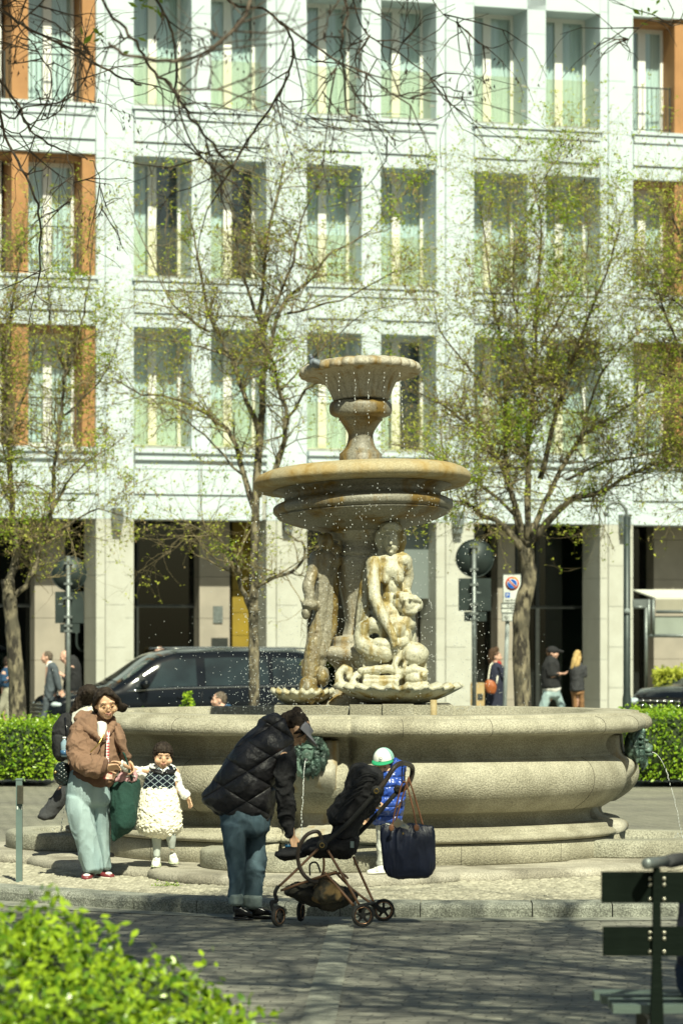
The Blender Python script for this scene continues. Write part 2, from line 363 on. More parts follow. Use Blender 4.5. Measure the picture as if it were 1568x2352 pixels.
# pebble bed between kerb and fountain step
inner = []
for p in kp: inner.append(Vector((p.x, p.y + .29, 0)))
mb = MB(); mb.add([(p.x, p.y, .075) for p in inner] + [(p.x * .95, 31.5, .045) for p in inner], [(i, i + 1, n + i + 1, n + i) for i in range(n - 1)], False)
tag(mb.build('pebble_bed', M['pebble_bed']), kind='structure')
def ky(x):
    for a, b in zip(inner, inner[1:]):
        if a.x <= x <= b.x: return a.y + (b.y - a.y) * (x - a.x) / (b.x - a.x)
    return 99
mb = MB(); NA = math.pi * 2
def in_slab(x, y):
    if math.hypot(x - FX, y - FY) < 2.85: return True
    for a in NOTCH:
        if math.hypot(x - FX - 2.25 * math.cos(a), y - FY - 2.25 * math.sin(a)) < 1.25: return True
    return False
NOTCH = [R(-90 - 10.7 + 90 * k) for k in range(4)]
yy = 24.1; row = 0
while yy < 29.2:
    x = -3.4 + (row % 2) * .03
    while x < 3.4:
        px = x + random.uniform(-.008, .008); py = yy + random.uniform(-.008, .008)
        if py > ky(px) + .02 and not in_slab(px, py) and abs(px) < .1 * py + .25:
            s_ = random.uniform(.024, .034); z0 = .06 + .004 * random.random() + (.075 - .06) * max(0, 1 - (py - 24.2) / 2)
            e = random.uniform(.8, 1.1); rs = []
            for lv, (rr, zz) in enumerate([(1, 0), (.9, .55), (.5, .92)]):
                rs.append([(px + s_ * rr * math.cos(NA * j / 7 + row), py + s_ * e * rr * math.sin(NA * j / 7 + row), z0 + zz * s_ * .75) for j in range(7)])
            b = len(mb.v); mb.rings(rs, False); mb.f.append(tuple(b + 14 + j for j in range(7))); mb.sm.append(True)
        x += .058
    yy += .052; row += 1
tag(mb.build('pebbles', M['pebble']), kind='stuff')
# ================================================================= hotel-like building
TH = R(18.7); FD = 80.2
def U(dx):
    t = (dx - 784) / F; return FD * t / (math.cos(TH) - t * math.sin(TH))
bld = thing('building', 'pale stone building with recessed windows and orange bays behind the fountain', 'building', (0, FD, 0), TH)
sills = [6.37, 10.3, 14.25]; tops = [9.17, 13.11, 17.05]; GT = 4.74; TOP = 19.5; B0 = -.1
pairs = [(308, 440, 485, 612), (705, 830, 875, 1001), (1088, 1210, 1253, 1377)]
pil = [(221, 308), (612, 705), (1001, 1088), (1377, 1453)]
Wl, Wr = U(-900), U(2500)
mb = MB(); bs = MB(); bk = MB()
def stones(mbx, u0, u1, z0, z1, w0, w1, step=.98, off=0, gap=.009):
    z = z0; k = 0
    nz = z0 + (off if off else step)
    while z < z1 - 1e-4:
        e = min(nz, z1)
        if z1 - e < .2: e = z1
        mbx.box(u0 + gap / 2, u1 - gap / 2, w0, w1, z + gap / 2, e - gap / 2); z = e; nz = z + step
for a, b in pil:
    ua, ub = U(a), U(b); q = (ub - ua) * .24; mb = MB(); bs = MB()
    for mm, z0, z1 in ((bs, B0, GT), (mb, GT + .0, TOP)):
        stones(mm, ua, ua + q, z0, z1, 0, 1.1, .98, .6); stones(mm, ub - q, ub, z0, z1, 0, 1.1, .98, .6)
        stones(mm, ua + q, ub - q, z0, z1, -.035, 1.09, .98, .9)
    pl = mb.build('pillar', M['facade'], bld, True); bs.build('pillar_base', M['base_stone'], pl, True)
    bk.box(ua + .02, ub - .02, .03, 1.07, B0, TOP - .02)
# small piers inside window pairs
for a, b, c, d in pairs:
    mb = MB(); stones(mb, U(b), U(c), sills[0], TOP, .0, 1.1, 1.3, 1.0); mb.build('window_pier', M['facade'], bld, True); bk.box(U(b) + .02, U(c) - .02, .03, 1.07, sills[0], TOP - .02)
mb = MB()
allspans = [(U(a), U(d), True) for a, b, c, d in pairs] + [(Wl, U(221), False), (U(1453), Wr, False)]
for u0, u1, pairspan in allspans:
    for i in range(3):
        s_ = sills[i]; lo = GT if i == 0 else tops[i - 1]
        g = .01
        if i == 0:
            mb.box(u0, u1, -.16, 1.1, s_ - .11, s_); mb.box(u0 + g, u1 - g, -.10, 1.1, s_ - .27, s_ - .112)
            mb.box(u0 + g, u1 - g, -.02, 1.1, 5.9, s_ - .272)
            um = u0
            while um < u1 - .1:
                ue = min(um + 1.55, u1)
                mb.box(um + g, ue - g, -.02, 1.1, 5.32, 5.885); mb.box(um + g, ue - g, .02, 1.1, GT, 5.30); um = ue
            bk.box(u0, u1, .05, 1.05, GT + .02, s_ - .05)
        else:
            mb.box(u0 - .05, u1 + .05, -.09, 1.1, s_ - .075, s_); mb.box(u0 + g, u1 - g, -.05, 1.1, s_ - .27, s_ - .10)
            um = u0; L_ = (u1 - u0) / max(1, round((u1 - u0) / 1.7))
            while um < u1 - .05:
                mb.box(um + g, um + L_ - g, -.015, 1.1, lo + .33, s_ - .285); um += L_
            mb.box(u0 + g, u1 - g, .03, 1.1, lo, lo + .305)
            bk.box(u0, u1, .06, 1.05, lo + .02, s_ - .02)
    mb.box(u0, u1, 0, 1.1, tops[2], TOP)
mb.build('wall', M['facade'], bld, True)
bk.build('wall_core', M['facade_back'], bld, True)
# interior behind windows
mb = MB(); mb.box(Wl, Wr, 3.0, 3.2, 4.9, TOP)
for i in range(3): mb.box(Wl, Wr, 1.12, 3.0, sills[i] - .3, sills[i] - .02); mb.box(Wl, Wr, 1.12, 3.0, tops[i] + .02, tops[i] + .1)
mb.build('interior', M['room'], bld, True)
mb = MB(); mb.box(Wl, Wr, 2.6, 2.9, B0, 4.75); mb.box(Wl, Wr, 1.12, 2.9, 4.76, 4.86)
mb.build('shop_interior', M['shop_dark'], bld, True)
def curtain(u0, u1, z0, z1, w, par):
    c = MB(); nn_ = 40; rs = []
    top = [(u0 + (u1 - u0) * j / nn_, w + .035 * math.sin(j * 1.9 + u0) + .015 * math.sin(j * 4.7), 0) for j in range(nn_ + 1)]
    c.add([(a, b, z0) for a, b, _ in top] + [(a, b, z1) for a, b, _ in top], [(j, j + 1, nn_ + 2 + j, nn_ + 1 + j) for j in range(nn_)])
    c.build('curtain', M['curtain'], par, True)
def window(u0, u1, z0, z1, w, rail):
    fw = .07; mid = (u0 + u1) / 2; c = MB()
    c.box(u0, u0 + fw, w, w + .1, z0, z1); c.box(u1 - fw, u1, w, w + .1, z0, z1)
    c.box(u0 + fw, u1 - fw, w + .002, w + .1, z1 - .1, z1); c.box(u0 + fw, u1 - fw, w + .002, w + .1, z0, z0 + .1)
    c.box(mid - .10, mid + .10, w - .012, w + .1, z0 + .1, z1 - .1)
    c.box(mid - .006, mid + .006, w - .02, w - .012, z0 + .1, z1 - .1)
    o = c.build('window', M['white_paint'], bld, True)
    for a, b in ((u0 + fw, mid - .1), (mid + .1, u1 - fw)):
        MB().box(a, b, w + .04, w + .05, z0 + .1, z1 - .1).build('pane', M['glass'], o, True)
        MB().box(a, b, w + .028, w + .038, z0 + .55, z0 + .57).build('glazing_bar', M['white_paint'], o, True) if False else None
    k = random.random()
    if k < .93: curtain(u0 + .02, u1 - .02, z0 + .03, z1 - .04, w + .14, o)
    else:
        curtain(u0 + .02, u0 + (u1 - u0) * .42, z0 + .03, z1 - .04, w + .14, o)
    return o
for a, b, c, d in pairs:
    for (x0, x1) in ((a, b), (c, d)):
        for i in range(3):
            u0, u1 = U(x0), U(x1); o = window(u0, u1, sills[i] + .03, tops[i], .92, 'glass')
            g = MB(); g.box(u0 + .02, u1 - .10, .10, .118, sills[i] + .07, sills[i] + 1.17); g.build('glass_railing', M['railglass'], bld, True)
            g = MB(); g.box(u0, u1, .02, .16, sills[i] + .002, sills[i] + .06); g.build('sill', M['sill_metal'], bld, True)
            for zz in (.35, .95): MB().box(u1 - .13, u1 - .0, .09, .13, sills[i] + zz, sills[i] + zz + .05).build('glass_clamp', M['sill_metal'], bld, True)
# orange bays
def bay(x0, x1, wins, fr):
    for i in range(3):
        s_, t_ = sills[i], tops[i] + .35; c = MB()
        for a, b in fr: c.box(U(a), U(b), .10, 1.0, s_ + .004, t_ - .03)
        c.box(U(x0) + .004, U(x1) - .004, .06, 1.0, t_ - .03, t_); c.box(U(x0) + .05, U(x1) - .05, .3, 1.0, t_ - .5, t_ - .04)
        c.build('orange_surround', M['terracotta'], bld, True)
        for a, b in wins:
            window(U(a), U(b), s_ + .03, t_ - .5, .80, 'iron')
            g = MB(); ua, ub = U(a) + .02, U(b) - .02
            g.box(ua, ub, .30, .33, s_ + 1.12, s_ + 1.15); g.box(ua, ub, .305, .325, s_ + .1, s_ + .12)
            n_ = int((ub - ua) / .115)
            for j in range(n_ + 1):
                uu = ua + (ub - ua) * j / n_; g.box(uu - .007, uu + .007, .308, .322, s_ + .1205, s_ + 1.1195)
            for uu in (ua, ub - .03): g.box(uu, uu + .03, .296, .334, s_ + .005, s_ + 1.16)
            g.build('railing', M['dark_metal'], bld, True)
bay(-260, 221, [(-100, 22), (66, 190)], [(30, 68), (192, 221), (-150, -100)])
bay(1453, 1900, [(1453, 1552)], [(1552, 1600)])
for s0 in (0, 1, 2):   # white lintel over orange bays is thinner: close the gap with wall
    pass
# ground floor
def shop(x0, x1, parts):
    for kind, a, b in parts:
        wq = {'g': 1.75, 's': 1.3, 'y': 1.5, 'v': .55}[kind]
        ua, ub = [U(x) + wq * math.tan(TH + (x - 784) / F) for x in (a, b)]
        if kind == 'g':
            c = MB(); c.box(ua, ub, 1.75, 1.77, B0, 4.75); o = c.build('shop_window', M['shopglass'], bld, True)
            c = MB(); c.box(ua, ua + .05, 1.70, 1.80, B0, 4.75); c.box(ub - .05, ub, 1.70, 1.80, B0, 4.75); c.box(ua + .05, ub - .05, 1.70, 1.80, 2.72, 2.79)
            c.build('frame', M['dark_metal'], o, True)
        if kind == 's':
            c = MB(); stones(c, ua, ub, B0, 4.75, 1.3, 1.9, .98, .6); c.build('inner_pier', M['inner_stone'], bld, True)
        if kind == 'y':
            c = MB()
            for zz in range(9): c.box(ua, ub, 1.5, 1.6, B0 + .54 * zz + .005, B0 + .54 * (zz + 1) - .005)
            c.build('yellow_panel', M['yellow_panel'], bld, True)
        if kind == 'v':
            c = MB(); c.box(ua, ub, .55, .58, 3.0, 4.72); c.box(ua, ub, .53, .60, 2.94, 3.0); c.build('roller_blind', M['grey_blind'], bld, True)
shop(0, 0, [('g', -300, 80), ('s', 80, 150), ('g', 150, 290), ('g', 313, 452), ('s', 458, 528), ('y', 534, 600), ('g', 680, 1000), ('v', 860, 1012), ('s', 900, 960), ('g', 1088, 1142), ('s', 1142, 1182), ('g', 1182, 1232), ('g', 1232, 1352), ('g', 1440, 1530), ('s', 1500, 1580), ('g', 1580, 1900)])
# door plates and wall lamps
c = MB(); c.box(U(486) + .42, U(508) + .42, 1.27, 1.298, 2.35, 2.75); c.build('entry_plate', M['grey_metal'], bld, True)
c = MB(); c.box(U(482) + .42, U(520) + .42, 1.26, 1.298, 1.45, 2.0); c.build('letter_box', M['dark_metal'], bld, True)
for x in (266, 657, 1046, 1428):
    c = MB(); u = U(x); c.box(u - .12, u + .12, -.25, -.036, 4.62, 4.98); c.box(u - .10, u + .10, -.22, -.04, 4.48, 4.62); c.build('wall_lamp', M['grey_metal'], bld, True)

# buildings on the camera's side of the square: seen only as reflections in the glass and car paint
opp = thing('building', 'beige block across the square, seen only as a reflection in windows', 'building', (0, -48, 0)); M['opp_wall'] = pm('beige_render', (.36, .29, .19), (.30, .24, .16), .5, .9)
MB().box(-80, 80, -60, -48, 0, 16).build('wall', M['opp_wall'], opp); mb = MB(); mb.add([(-81, -47, 16), (81, -47, 16), (81, -54, 20), (-81, -54, 20)], [(0, 1, 2, 3)], False); mb.build('roof', M['terracotta'], opp)
for k in range(22):
    for z in (1.5, 5.4, 9.3, 12.9): MB().box(-78 + k * 7.2, -76 + k * 7.2, -48.0, -47.94, z, z + 2.3).build('window', M['shop_dark'], opp)
# ================================================================= fountain
ftn = thing('fountain', 'tall old stone fountain with lobed basin, two stacked bowls, marble figures and bronze lion spouts', 'fountain', (FX, FY, 0))
RC = 2.49
def notch_f(a):
    d = min(abs((a - q + math.pi) % (2 * math.pi) - math.pi) for q in NOTCH); d = math.degrees(d)
    if d > 14: return 0
    if d > 8: return 1 - math.sqrt(max(0, 1 - ((14 - d) / 6) ** 2))
    return 1
def lobed(depth, extra=0):
    def f(r, z, a):
        k = notch_f(a); d = min(abs((a - q + math.pi) % (2 * math.pi) - math.pi) for q in NOTCH); d = math.degrees(d)
        if d < 7.2: return r - depth * .55 + extra
        if d < 8: return r - depth * (.55 + .45 * (d - 7.2) / .8)
        return r - depth * k
    return f
def lathe_lobed(prof, depth, n=720):
    mb = MB(); prof = [(r, z) for r, z in prof]
    mb.lathe(prof, (FX, FY), n, lobed(depth)); return mb
def sp(pts, k=4): return [(p.x, p.z) for p in smooth_path([(r, 0, z) for r, z in pts], k)]
prof = [(RC - .24, .15), (RC - .23, .16), (RC - .23, .32)]
lathe_lobed(prof + [(RC - .5, .322)], .22).build('plinth', M['granite'], ftn)
prof = sp([(RC - .28, .3225), (RC - .215, .33), (RC - .195, .355), (RC - .215, .385), (RC - .26, .395), (RC - .28, .43), (RC - .33, .447)], 4)
lathe_lobed(prof + [(RC - .6, .448)], .22).build('base_moulding', M['granite'], ftn)
prof = sp([(RC - .40, .4485), (RC - .42, .47), (RC - .43, .51), (RC - .40, .55), (RC - .33, .565)], 4) + sp([(RC - .31, .568), (RC - .20, .64), (RC - .13, .72), (RC - .105, .80), (RC - .115, .88), (RC - .16, .95), (RC - .235, .992)], 5) + sp([(RC - .25, .995), (RC - .25, 1.01), (RC - .27, 1.03), (RC - .285, 1.08), (RC - .26, 1.14), (RC - .20, 1.172), (RC - .14, 1.182)], 4)
lathe_lobed(prof + [(RC - .45, 1.184)], .22).build('basin_body', M['granite'], ftn)
prof = sp([(RC - .13, 1.186), (RC - .03, 1.19), (RC + .005, 1.23), (RC - .005, 1.28), (RC - .05, 1.315), (RC - .10, 1.325)], 4) + [(RC - .105, 1.326), (RC - .11, 1.345), (RC - .40, 1.35), (RC - .42, 1.34), (RC - .42, 1.10), (RC - .46, 1.0)]
lathe_lobed(prof, .14).build('coping', M['granite'], ftn)
mb = MB(); mb.lathe([(RC - .34, 1.18), (RC - .34, 1.19), (.3, 1.192)], (FX, FY), 96); mb.build('basin_water', M['water'], ftn)
# mortar joints between the blocks of the basin
M['mortar'] = pm('dark_mortar', (.10, .09, .065), (.06, .055, .04), 9, .95)
def seam(pr, ang, depth, rad=.0024):
    f = lobed(depth); a = R(ang); mb = MB(); mb.tube([(FX + (f(r, z, a) + .0005) * math.cos(a), FY + (f(r, z, a) + .0005) * math.sin(a), z) for r, z in pr], rad, 6); return mb.build('joint', M['mortar'], ftn)
for ang in (-160, -128, -83, -66, -38, -24): seam(sp([(RC - .13, 1.186), (RC - .03, 1.19), (RC + .005, 1.23), (RC - .005, 1.28), (RC - .05, 1.315), (RC - .10, 1.325)], 4), ang, .14)
for ang in (-128, -38): seam(sp([(RC - .31, .568), (RC - .20, .64), (RC - .13, .72), (RC - .105, .80), (RC - .115, .88), (RC - .16, .95), (RC - .235, .992)], 5), ang, .22)
for ang in (-140, -70, -45): seam([(RC - .23, .16), (RC - .23, .32)], ang, .22)
# step slabs
mb = MB(); mb.lathe(sp([(2.86, .03), (2.90, .06), (2.905, .10), (2.88, .135), (2.82, .15)], 3) + [(1.8, .1505)], (FX, FY), 160); mb.build('step', M['slab'], ftn)
cb = []
for k, a in enumerate(NOTCH):
    cx, cy = FX + 2.25 * math.cos(a), FY + 2.25 * math.sin(a)
    mb = MB(); mb.lathe(sp([(1.25, .04), (1.295, .07), (1.30, .11), (1.275, .143), (1.21, .158)], 3) + [(.05, .159)], (cx, cy), 96); mb.build('step', M['slab'], ftn)
    mb = MB(); mb.lathe([(.88, .1595), (.885, .17), (.885, .275), (.87, .297), (.85, .303), (.67, .305), (.65, .295), (.64, .20), (.05, .198)], (cx, cy), 80); mb.build('catch_basin', M['granite_grey'], ftn)
    mb = MB(); mb.lathe([(.645, .24), (.645, .245), (.03, .246)], (cx, cy), 40); mb.build('catch_basin_water', M['water'], ftn)
    # scroll foot and apron at the notch
    d = Vector((math.cos(a), math.sin(a), 0)); t = Vector((-d.y, d.x, 0)); rs = []
    for r, z in sp([(2.12, .30), (2.24, .34), (2.22, .42), (2.03, .47), (2.0, .6), (2.18, .7), (2.30, .82), (2.32, .92), (2.22, 1.0), (2.20, 1.15)], 4):
        wd = .20 - .05 * math.sin(min(1, max(0, (z - .3) / .3)) * math.pi)
        c = Vector((FX, FY, z)) + d * (r + .02)
        rs.append([c + t * wd - d * .4, c + t * wd - d * .03, c + t * (wd - .03), c, c - t * (wd - .03), c - t * wd - d * .03, c - t * wd - d * .4])
    MB().rings(rs).build('spout_pier', M['pier_stone'], ftn)
# tilted upper bowls
BP = Vector((FX, FY, 3.0))
def tiltM(z, fr, rl): 
    c = Vector((FX, FY, z)); return Matrix.Translation(c) @ Matrix.Rotation(R(-fr), 4, 'X') @ Matrix.Rotation(R(-rl), 4, 'Y') @ Matrix.Translation(-c)
def Lz(cy): return 4.4396 - .0013685 * cy
def Lr(px): return px / 730.8
T1 = tiltM(3.2, 4.0, 2.3)
mb = MB(); pr = sp([(Lr(500), Lz(872)), (Lr(600), Lz(868)), (Lr(655), Lz(862)), (Lr(682), Lz(835)), (Lr(676), Lz(800)), (Lr(650), Lz(775)), (Lr(620), Lz(766))], 5) + [(Lr(612), Lz(758)), (Lr(560), Lz(758)), (Lr(540), Lz(790)), (.1, Lz(800))]
mb.lathe(pr, (FX, FY), 128, None, T1); mb.build('bowl_rim', M['yellow_granite'], ftn)
mb = MB(); pr = [(Lr(230), Lz(1150))] + sp([(Lr(240), Lz(1140)), (Lr(300), Lz(1118)), (Lr(430), Lz(1085)), (Lr(520), Lz(1050)), (Lr(542), Lz(1035))], 4) + sp([(Lr(530), Lz(1030)), (Lr(560), Lz(1010)), (Lr(562), Lz(975)), (Lr(535), Lz(955)), (Lr(515), Lz(950))], 4) + sp([(Lr(510), Lz(948)), (Lr(492), Lz(930)), (Lr(495), Lz(905)), (Lr(530), Lz(880)), (Lr(560), Lz(873))], 4) + [(Lr(300), Lz(870))]
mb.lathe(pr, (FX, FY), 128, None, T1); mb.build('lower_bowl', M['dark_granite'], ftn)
T2 = tiltM(4.1, 6.0, 2.5)
def scal(r, z, a): return r * (1 + .075 * (abs(math.cos(a * 14)) ** .6) - .045)
mb = MB(); pr = sp([(Lr(170), Lz(318)), (Lr(180), Lz(290)), (Lr(200), Lz(240)), (Lr(228), Lz(195)), (Lr(268), Lz(158)), (Lr(320), Lz(148)), (Lr(358), Lz(158)), (Lr(375), Lz(138)), (Lr(362), Lz(108)), (Lr(325), Lz(92)), (Lr(290), Lz(88))], 5) + [(Lr(250), Lz(140)), (.05, Lz(160))]
mb.lathe(pr, (FX - .012, FY), 256, scal, T2); mb.build('scalloped_bowl', M['pink_granite'], ftn)
mb = MB(); X2 = FX - .016
pr = sp([(Lr(165), Lz(318)), (Lr(190), Lz(335)), (Lr(197), Lz(370)), (Lr(190), Lz(402)), (Lr(165), Lz(420))], 4) + [(Lr(137), Lz(424)), (Lr(137), Lz(444))] + sp([(Lr(128), Lz(448)), (Lr(112), Lz(470)), (Lr(82), Lz(520)), (Lr(80), Lz(560)), (Lr(95), Lz(612)), (Lr(120), Lz(640))], 4) + [(Lr(128), Lz(648)), (Lr(134), Lz(652)), (Lr(134), Lz(800))]
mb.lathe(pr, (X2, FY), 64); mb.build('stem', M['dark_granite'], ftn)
# column
mb = MB(); pr = [(Lr(235), Lz(1120)), (Lr(235), Lz(1150)), (Lr(205), Lz(1156)), (Lr(200), Lz(1185)), (Lr(150), Lz(1200)), (Lr(145), Lz(1240)), (Lr(170), Lz(1262)), (Lr(172), Lz(1285))] + sp([(Lr(160), Lz(1292)), (Lr(170), Lz(1330)), (Lr(150), Lz(1450)), (Lr(118), Lz(1620)), (Lr(108), Lz(1720)), (Lr(125), Lz(1790))], 5) + [(Lr(190), Lz(1800)), (Lr(196), Lz(1830)), (Lr(190), Lz(1855))] + sp([(Lr(230), Lz(1862)), (Lr(272), Lz(1880)), (Lr(278), Lz(1915)), (Lr(262), Lz(1945))], 4) + [(Lr(235), Lz(1950))] + sp([(Lr(215), Lz(1956)), (Lr(175), Lz(2000)), (Lr(165), Lz(2060)), (Lr(200), Lz(2150)), (Lr(290), Lz(2215)), (Lr(320), Lz(2225))], 4)
mb.lathe(pr[::-1], (FX, FY), 72, lambda r, z, a: r * (1 + (.03 * math.cos(a * 8) if 1.99 < z < 2.65 else 0))); mb.build('column', M['pink_granite'], ftn)
mb = MB()
for (x0, x1, y0, y1, z0, z1) in ((165, 620, -.80, .75, 2222, 2400), (625, 820, -1.0, .3, 2212, 2400), (822, 1010, -1.03, .3, 2208, 2400), (1012, 1250, -.98, .3, 2214, 2400)):
    a, b = (x0 - 706) / 730.8 + FX, (x1 - 706) / 730.8 + FX; mb.box(a, b, FY + y0, FY + y1, max(Lz(z1), 1.0), Lz(z0))
mb.build('centre_plinth', M['granite'], ftn)
c = MB(); p = C1(1150, 2230, FY - 1.12); c.tube([(p.x, p.y, 1.1), (p.x, p.y, Lz(2180))], [.028, .028], 12); c.build('overflow_pipe', M['yellow_granite'], ftn)
# ---- sea-shell basins
def shell(cx, cy, Y, rx, ry, h, ang0, ang1, nf, name='shell', tz=0):
    """fluted scallop: fan of ribs from a hinge; cx,cy are crop coordinates of the centre of its rim"""
    c0 = C1(cx, cy, Y); rs = []
    for i in range(13):
        q = i / 12; row = []
        for j in range(97):
            t = ang0 + (ang1 - ang0) * j / 96
            fl = 1 + .055 * math.cos(t * nf) * q
            row.append(Vector((c0.x + rx * q * fl * math.cos(t), c0.y + ry * q * fl * math.sin(t), c0.z - h + h * (q ** 2.2) * (1 + .10 * math.cos(t * nf)))))
        rs.append(row)
    for i in range(12, -1, -1):
        q = i / 12; rs.append([Vector((c0.x + (p.x - c0.x) * .93, c0.y + (p.y - c0.y) * .93, p.z + .035)) for p in rs[i]])
    mb = MB(); mb.rings(rs, False, False); return mb
sh = shell(930, 2120, FY - .55, .53, .50, .15, 0, 2 * math.pi, 22); sh.build('shell', M['marble'], ftn)
sh = shell(330, 2150, FY - .10, .27, .42, .13, 0, 2 * math.pi, 20); sh.build('shell', M['marble'], ftn)
# ---- marble nymph (front right): one continuous carved mass
def B(cx, cy, dy, r, r2=None):
    return C1(cx, cy, FY - .45 + dy)
def carve(items, voxel, disp, name, mat, Y0, ds=22, smooth=3):
    mb = MB(); q = lambda x, y, d: C1(x, y, Y0 + d)
    for it in items:
        if it[0] == 'e': _, x, y, d, rx, ry, rz = it; mb.ell(q(x, y, d), (rx / 745, rz, ry / 745))
        elif it[0] == 'p':
            mb.path([q(x, y, d) for x, y, d, r in it[1]], [r / 745 for x, y, d, r in it[1]])
        elif it[0] == 'b':
            _, x0, y0, x1, y1, d0, d1 = it; a = q(x0, y1, d0); b = q(x1, y0, d1); mb.box(a.x, b.x, Y0 + d0, Y0 + d1, a.z, b.z)
    mb.remesh(voxel, smooth, disp, ds); o = mb.build(name, mat, ftn); return o
nym = [
 # head, hair
 ('e', 885, 1185, 0, 60, 86, .10), ('e', 885, 1232, -.02, 44, 50, .075), ('e', 884, 1128, .02, 76, 58, .115), ('e', 884, 1078, .03, 56, 44, .09), ('p', [(812, 1150, .0, 24), (806, 1200, .02, 26), (825, 1250, .04, 22), (810, 1300, -.02, 17), (800, 1350, -.03, 14)]),
 ('p', [(955, 1150, .0, 22), (962, 1200, .02, 22), (945, 1260, .03, 20), (950, 1320, 0, 15), (955, 1370, -.01, 12)]), ('p', [(835, 1120, -.08, 16), (870, 1095, -.10, 18), (905, 1098, -.10, 18), (938, 1125, -.08, 16)]),
 ('p', [(878, 1165, -.098, 6), (880, 1200, -.118, 9), (882, 1212, -.118, 11)]), ('p', [(850, 1160, -.088, 5), (872, 1156, -.10, 5)]), ('p', [(890, 1156, -.10, 5), (915, 1160, -.088, 5)]), ('p', [(868, 1236, -.092, 6), (882, 1233, -.10, 7), (896, 1236, -.092, 6)]), ('e', 882, 1268, -.06, 18, 14, .03),
 ('p', [(884, 1270, .02, 40), (884, 1330, .03, 42)]),
 # torso
 ('p', [(785, 1325, .0, 50), (870, 1335, 0, 62), (965, 1320, .02, 48)]), ('e', 876, 1385, 0, 94, 80, .11), ('e', 890, 1480, .01, 66, 90, .09), ('e', 886, 1570, .01, 64, 80, .095), ('p', [(838, 1380, -.05, 36), (845, 1440, -.066, 34)]), ('p', [(926, 1380, -.05, 36), (932, 1436, -.064, 35)]), ('e', 862, 1660, .0, 112, 85, .15),
 # arms
 ('p', [(776, 1332, -.03, 50), (772, 1430, -.09, 44), (780, 1545, -.15, 40), (826, 1660, -.22, 36), (880, 1760, -.26, 27), (902, 1815, -.27, 24)]), ('p', [(902, 1815, -.27, 18), (925, 1850, -.27, 12)]), ('p', [(892, 1815, -.27, 18), (902, 1858, -.28, 11)]),
 ('p', [(972, 1320, .02, 44), (992, 1420, .08, 38), (975, 1510, .06, 33), (1000, 1580, -.05, 26)]),
 # fish
 ('p', [(940, 1590, -.08, 50), (1000, 1605, -.12, 60), (1040, 1600, -.12, 46)]), ('e', 965, 1568, -.21, 10, 10, .02), ('e', 1005, 1562, -.21, 9, 9, .02), ('p', [(930, 1540, -.1, 30), (990, 1545, -.13, 24), (1050, 1560, -.14, 12)]), ('p', [(975, 1575, -.14, 40), (1030, 1560, -.17, 26), (1062, 1575, -.17, 15)]), ('p', [(985, 1635, -.14, 38), (1030, 1640, -.17, 20), (1056, 1612, -.17, 14)]), ('p', [(1000, 1660, -.1, 36), (960, 1720, -.12, 50), (900, 1700, -.12, 40)]), ('e', 1005, 1720, -.08, 36, 46, .08),
 # drapery at the back and left
 ('p', [(735, 1380, .12, 40), (722, 1560, .12, 48), (702, 1760, .08, 46), (700, 1950, .02, 50)]), ('p', [(980, 1700, .05, 60), (960, 1900, .05, 90)]),
 # coiled tail, legs
 ('p', [(850, 1800, -.14, 40), (838, 1750, -.14, 46), (780, 1722, -.14, 52), (718, 1745, -.12, 50), (695, 1800, -.12, 48), (710, 1850, -.14, 58), (770, 1885, -.17, 66), (840, 1900, -.18, 66), (900, 1880, -.17, 50)]), ('p', [(800, 1845, -.2, 40), (880, 1850, -.2, 44), (960, 1830, -.17, 44)]), ('e', 930, 1760, -.15, 52, 70, .10), ('e', 975, 1800, -.12, 44, 60, .09),
 ('e', 1028, 1915, -.14, 94, 84, .13), ('p', [(940, 1900, -.17, 26), (905, 1980, -.22, 20), (925, 2030, -.24, 18), (950, 2050, -.22, 14)]), ('p', [(985, 1940, -.2, 16), (965, 1985, -.24, 12), (990, 2000, -.24, 10)]),
 # rock mass, book, masks
 ('b', 705, 1900, 1100, 2170, -.16, .22), ('b', 712, 2040, 940, 2068, -.30, 0), ('b', 706, 2070, 930, 2112, -.31, 0), ('p', [(700, 2015, -.22, 26), (860, 2000, -.22, 30), (935, 2020, -.2, 24)]),
 ('e', 1040, 2060, -.2, 76, 50, .10), ('e', 1085, 2040, -.26, 30, 26, .05), ('p', [(965, 2020, -.22, 30), (1030, 2006, -.24, 30), (1095, 2020, -.24, 24)]), ('p', [(985, 2105, -.24, 22), (1050, 2112, -.28, 24), (1105, 2100, -.25, 20)]),
 ('p', [(620, 2130, -.18, 32), (560, 2090, -.16, 30), (556, 2040, -.14, 26), (590, 1995, -.12, 24), (625, 2010, -.12, 22), (620, 2050, -.14, 20)]), ('p', [(650, 2120, -.16, 40), (655, 2050, -.1, 26), (700, 2030, -.08, 30)]), ('p', [(640, 2140, -.2, 40), (700, 2150, -.25, 40), (1000, 2160, -.25, 44), (1120, 2140, -.2, 34)]),
]
for i_ in range(7):      # drapery ridges and tail creases
    x_ = 690 + i_ * 7; nym.append(('p', [(x_ + 26 - i_ * 2, 1520 + 20 * i_, -.02 * i_ + .08, 9), (x_, 1720, .0 - .02 * i_, 10), (x_ + 6, 1900 + 5 * i_, -.05 - .015 * i_, 9)]))
    nym.append(('p', [(815 + 11 * i_, 1075 + abs(3 - i_) * 9, -.05, 8), (850 + 12 * i_, 1112 + abs(3 - i_) * 6, -.11, 8)]))
    nym.append(('p', [(880 + 14 * i_, 1680 + 12 * (i_ % 3), -.155, 8), (860 + 18 * i_, 1740 + 10 * (i_ % 2), -.19, 9), (880 + 12 * i_, 1800, -.17, 7)]))
carve(nym, .0068, .004, 'nymph_statue', M['marble'], FY - .32)
mb = MB()
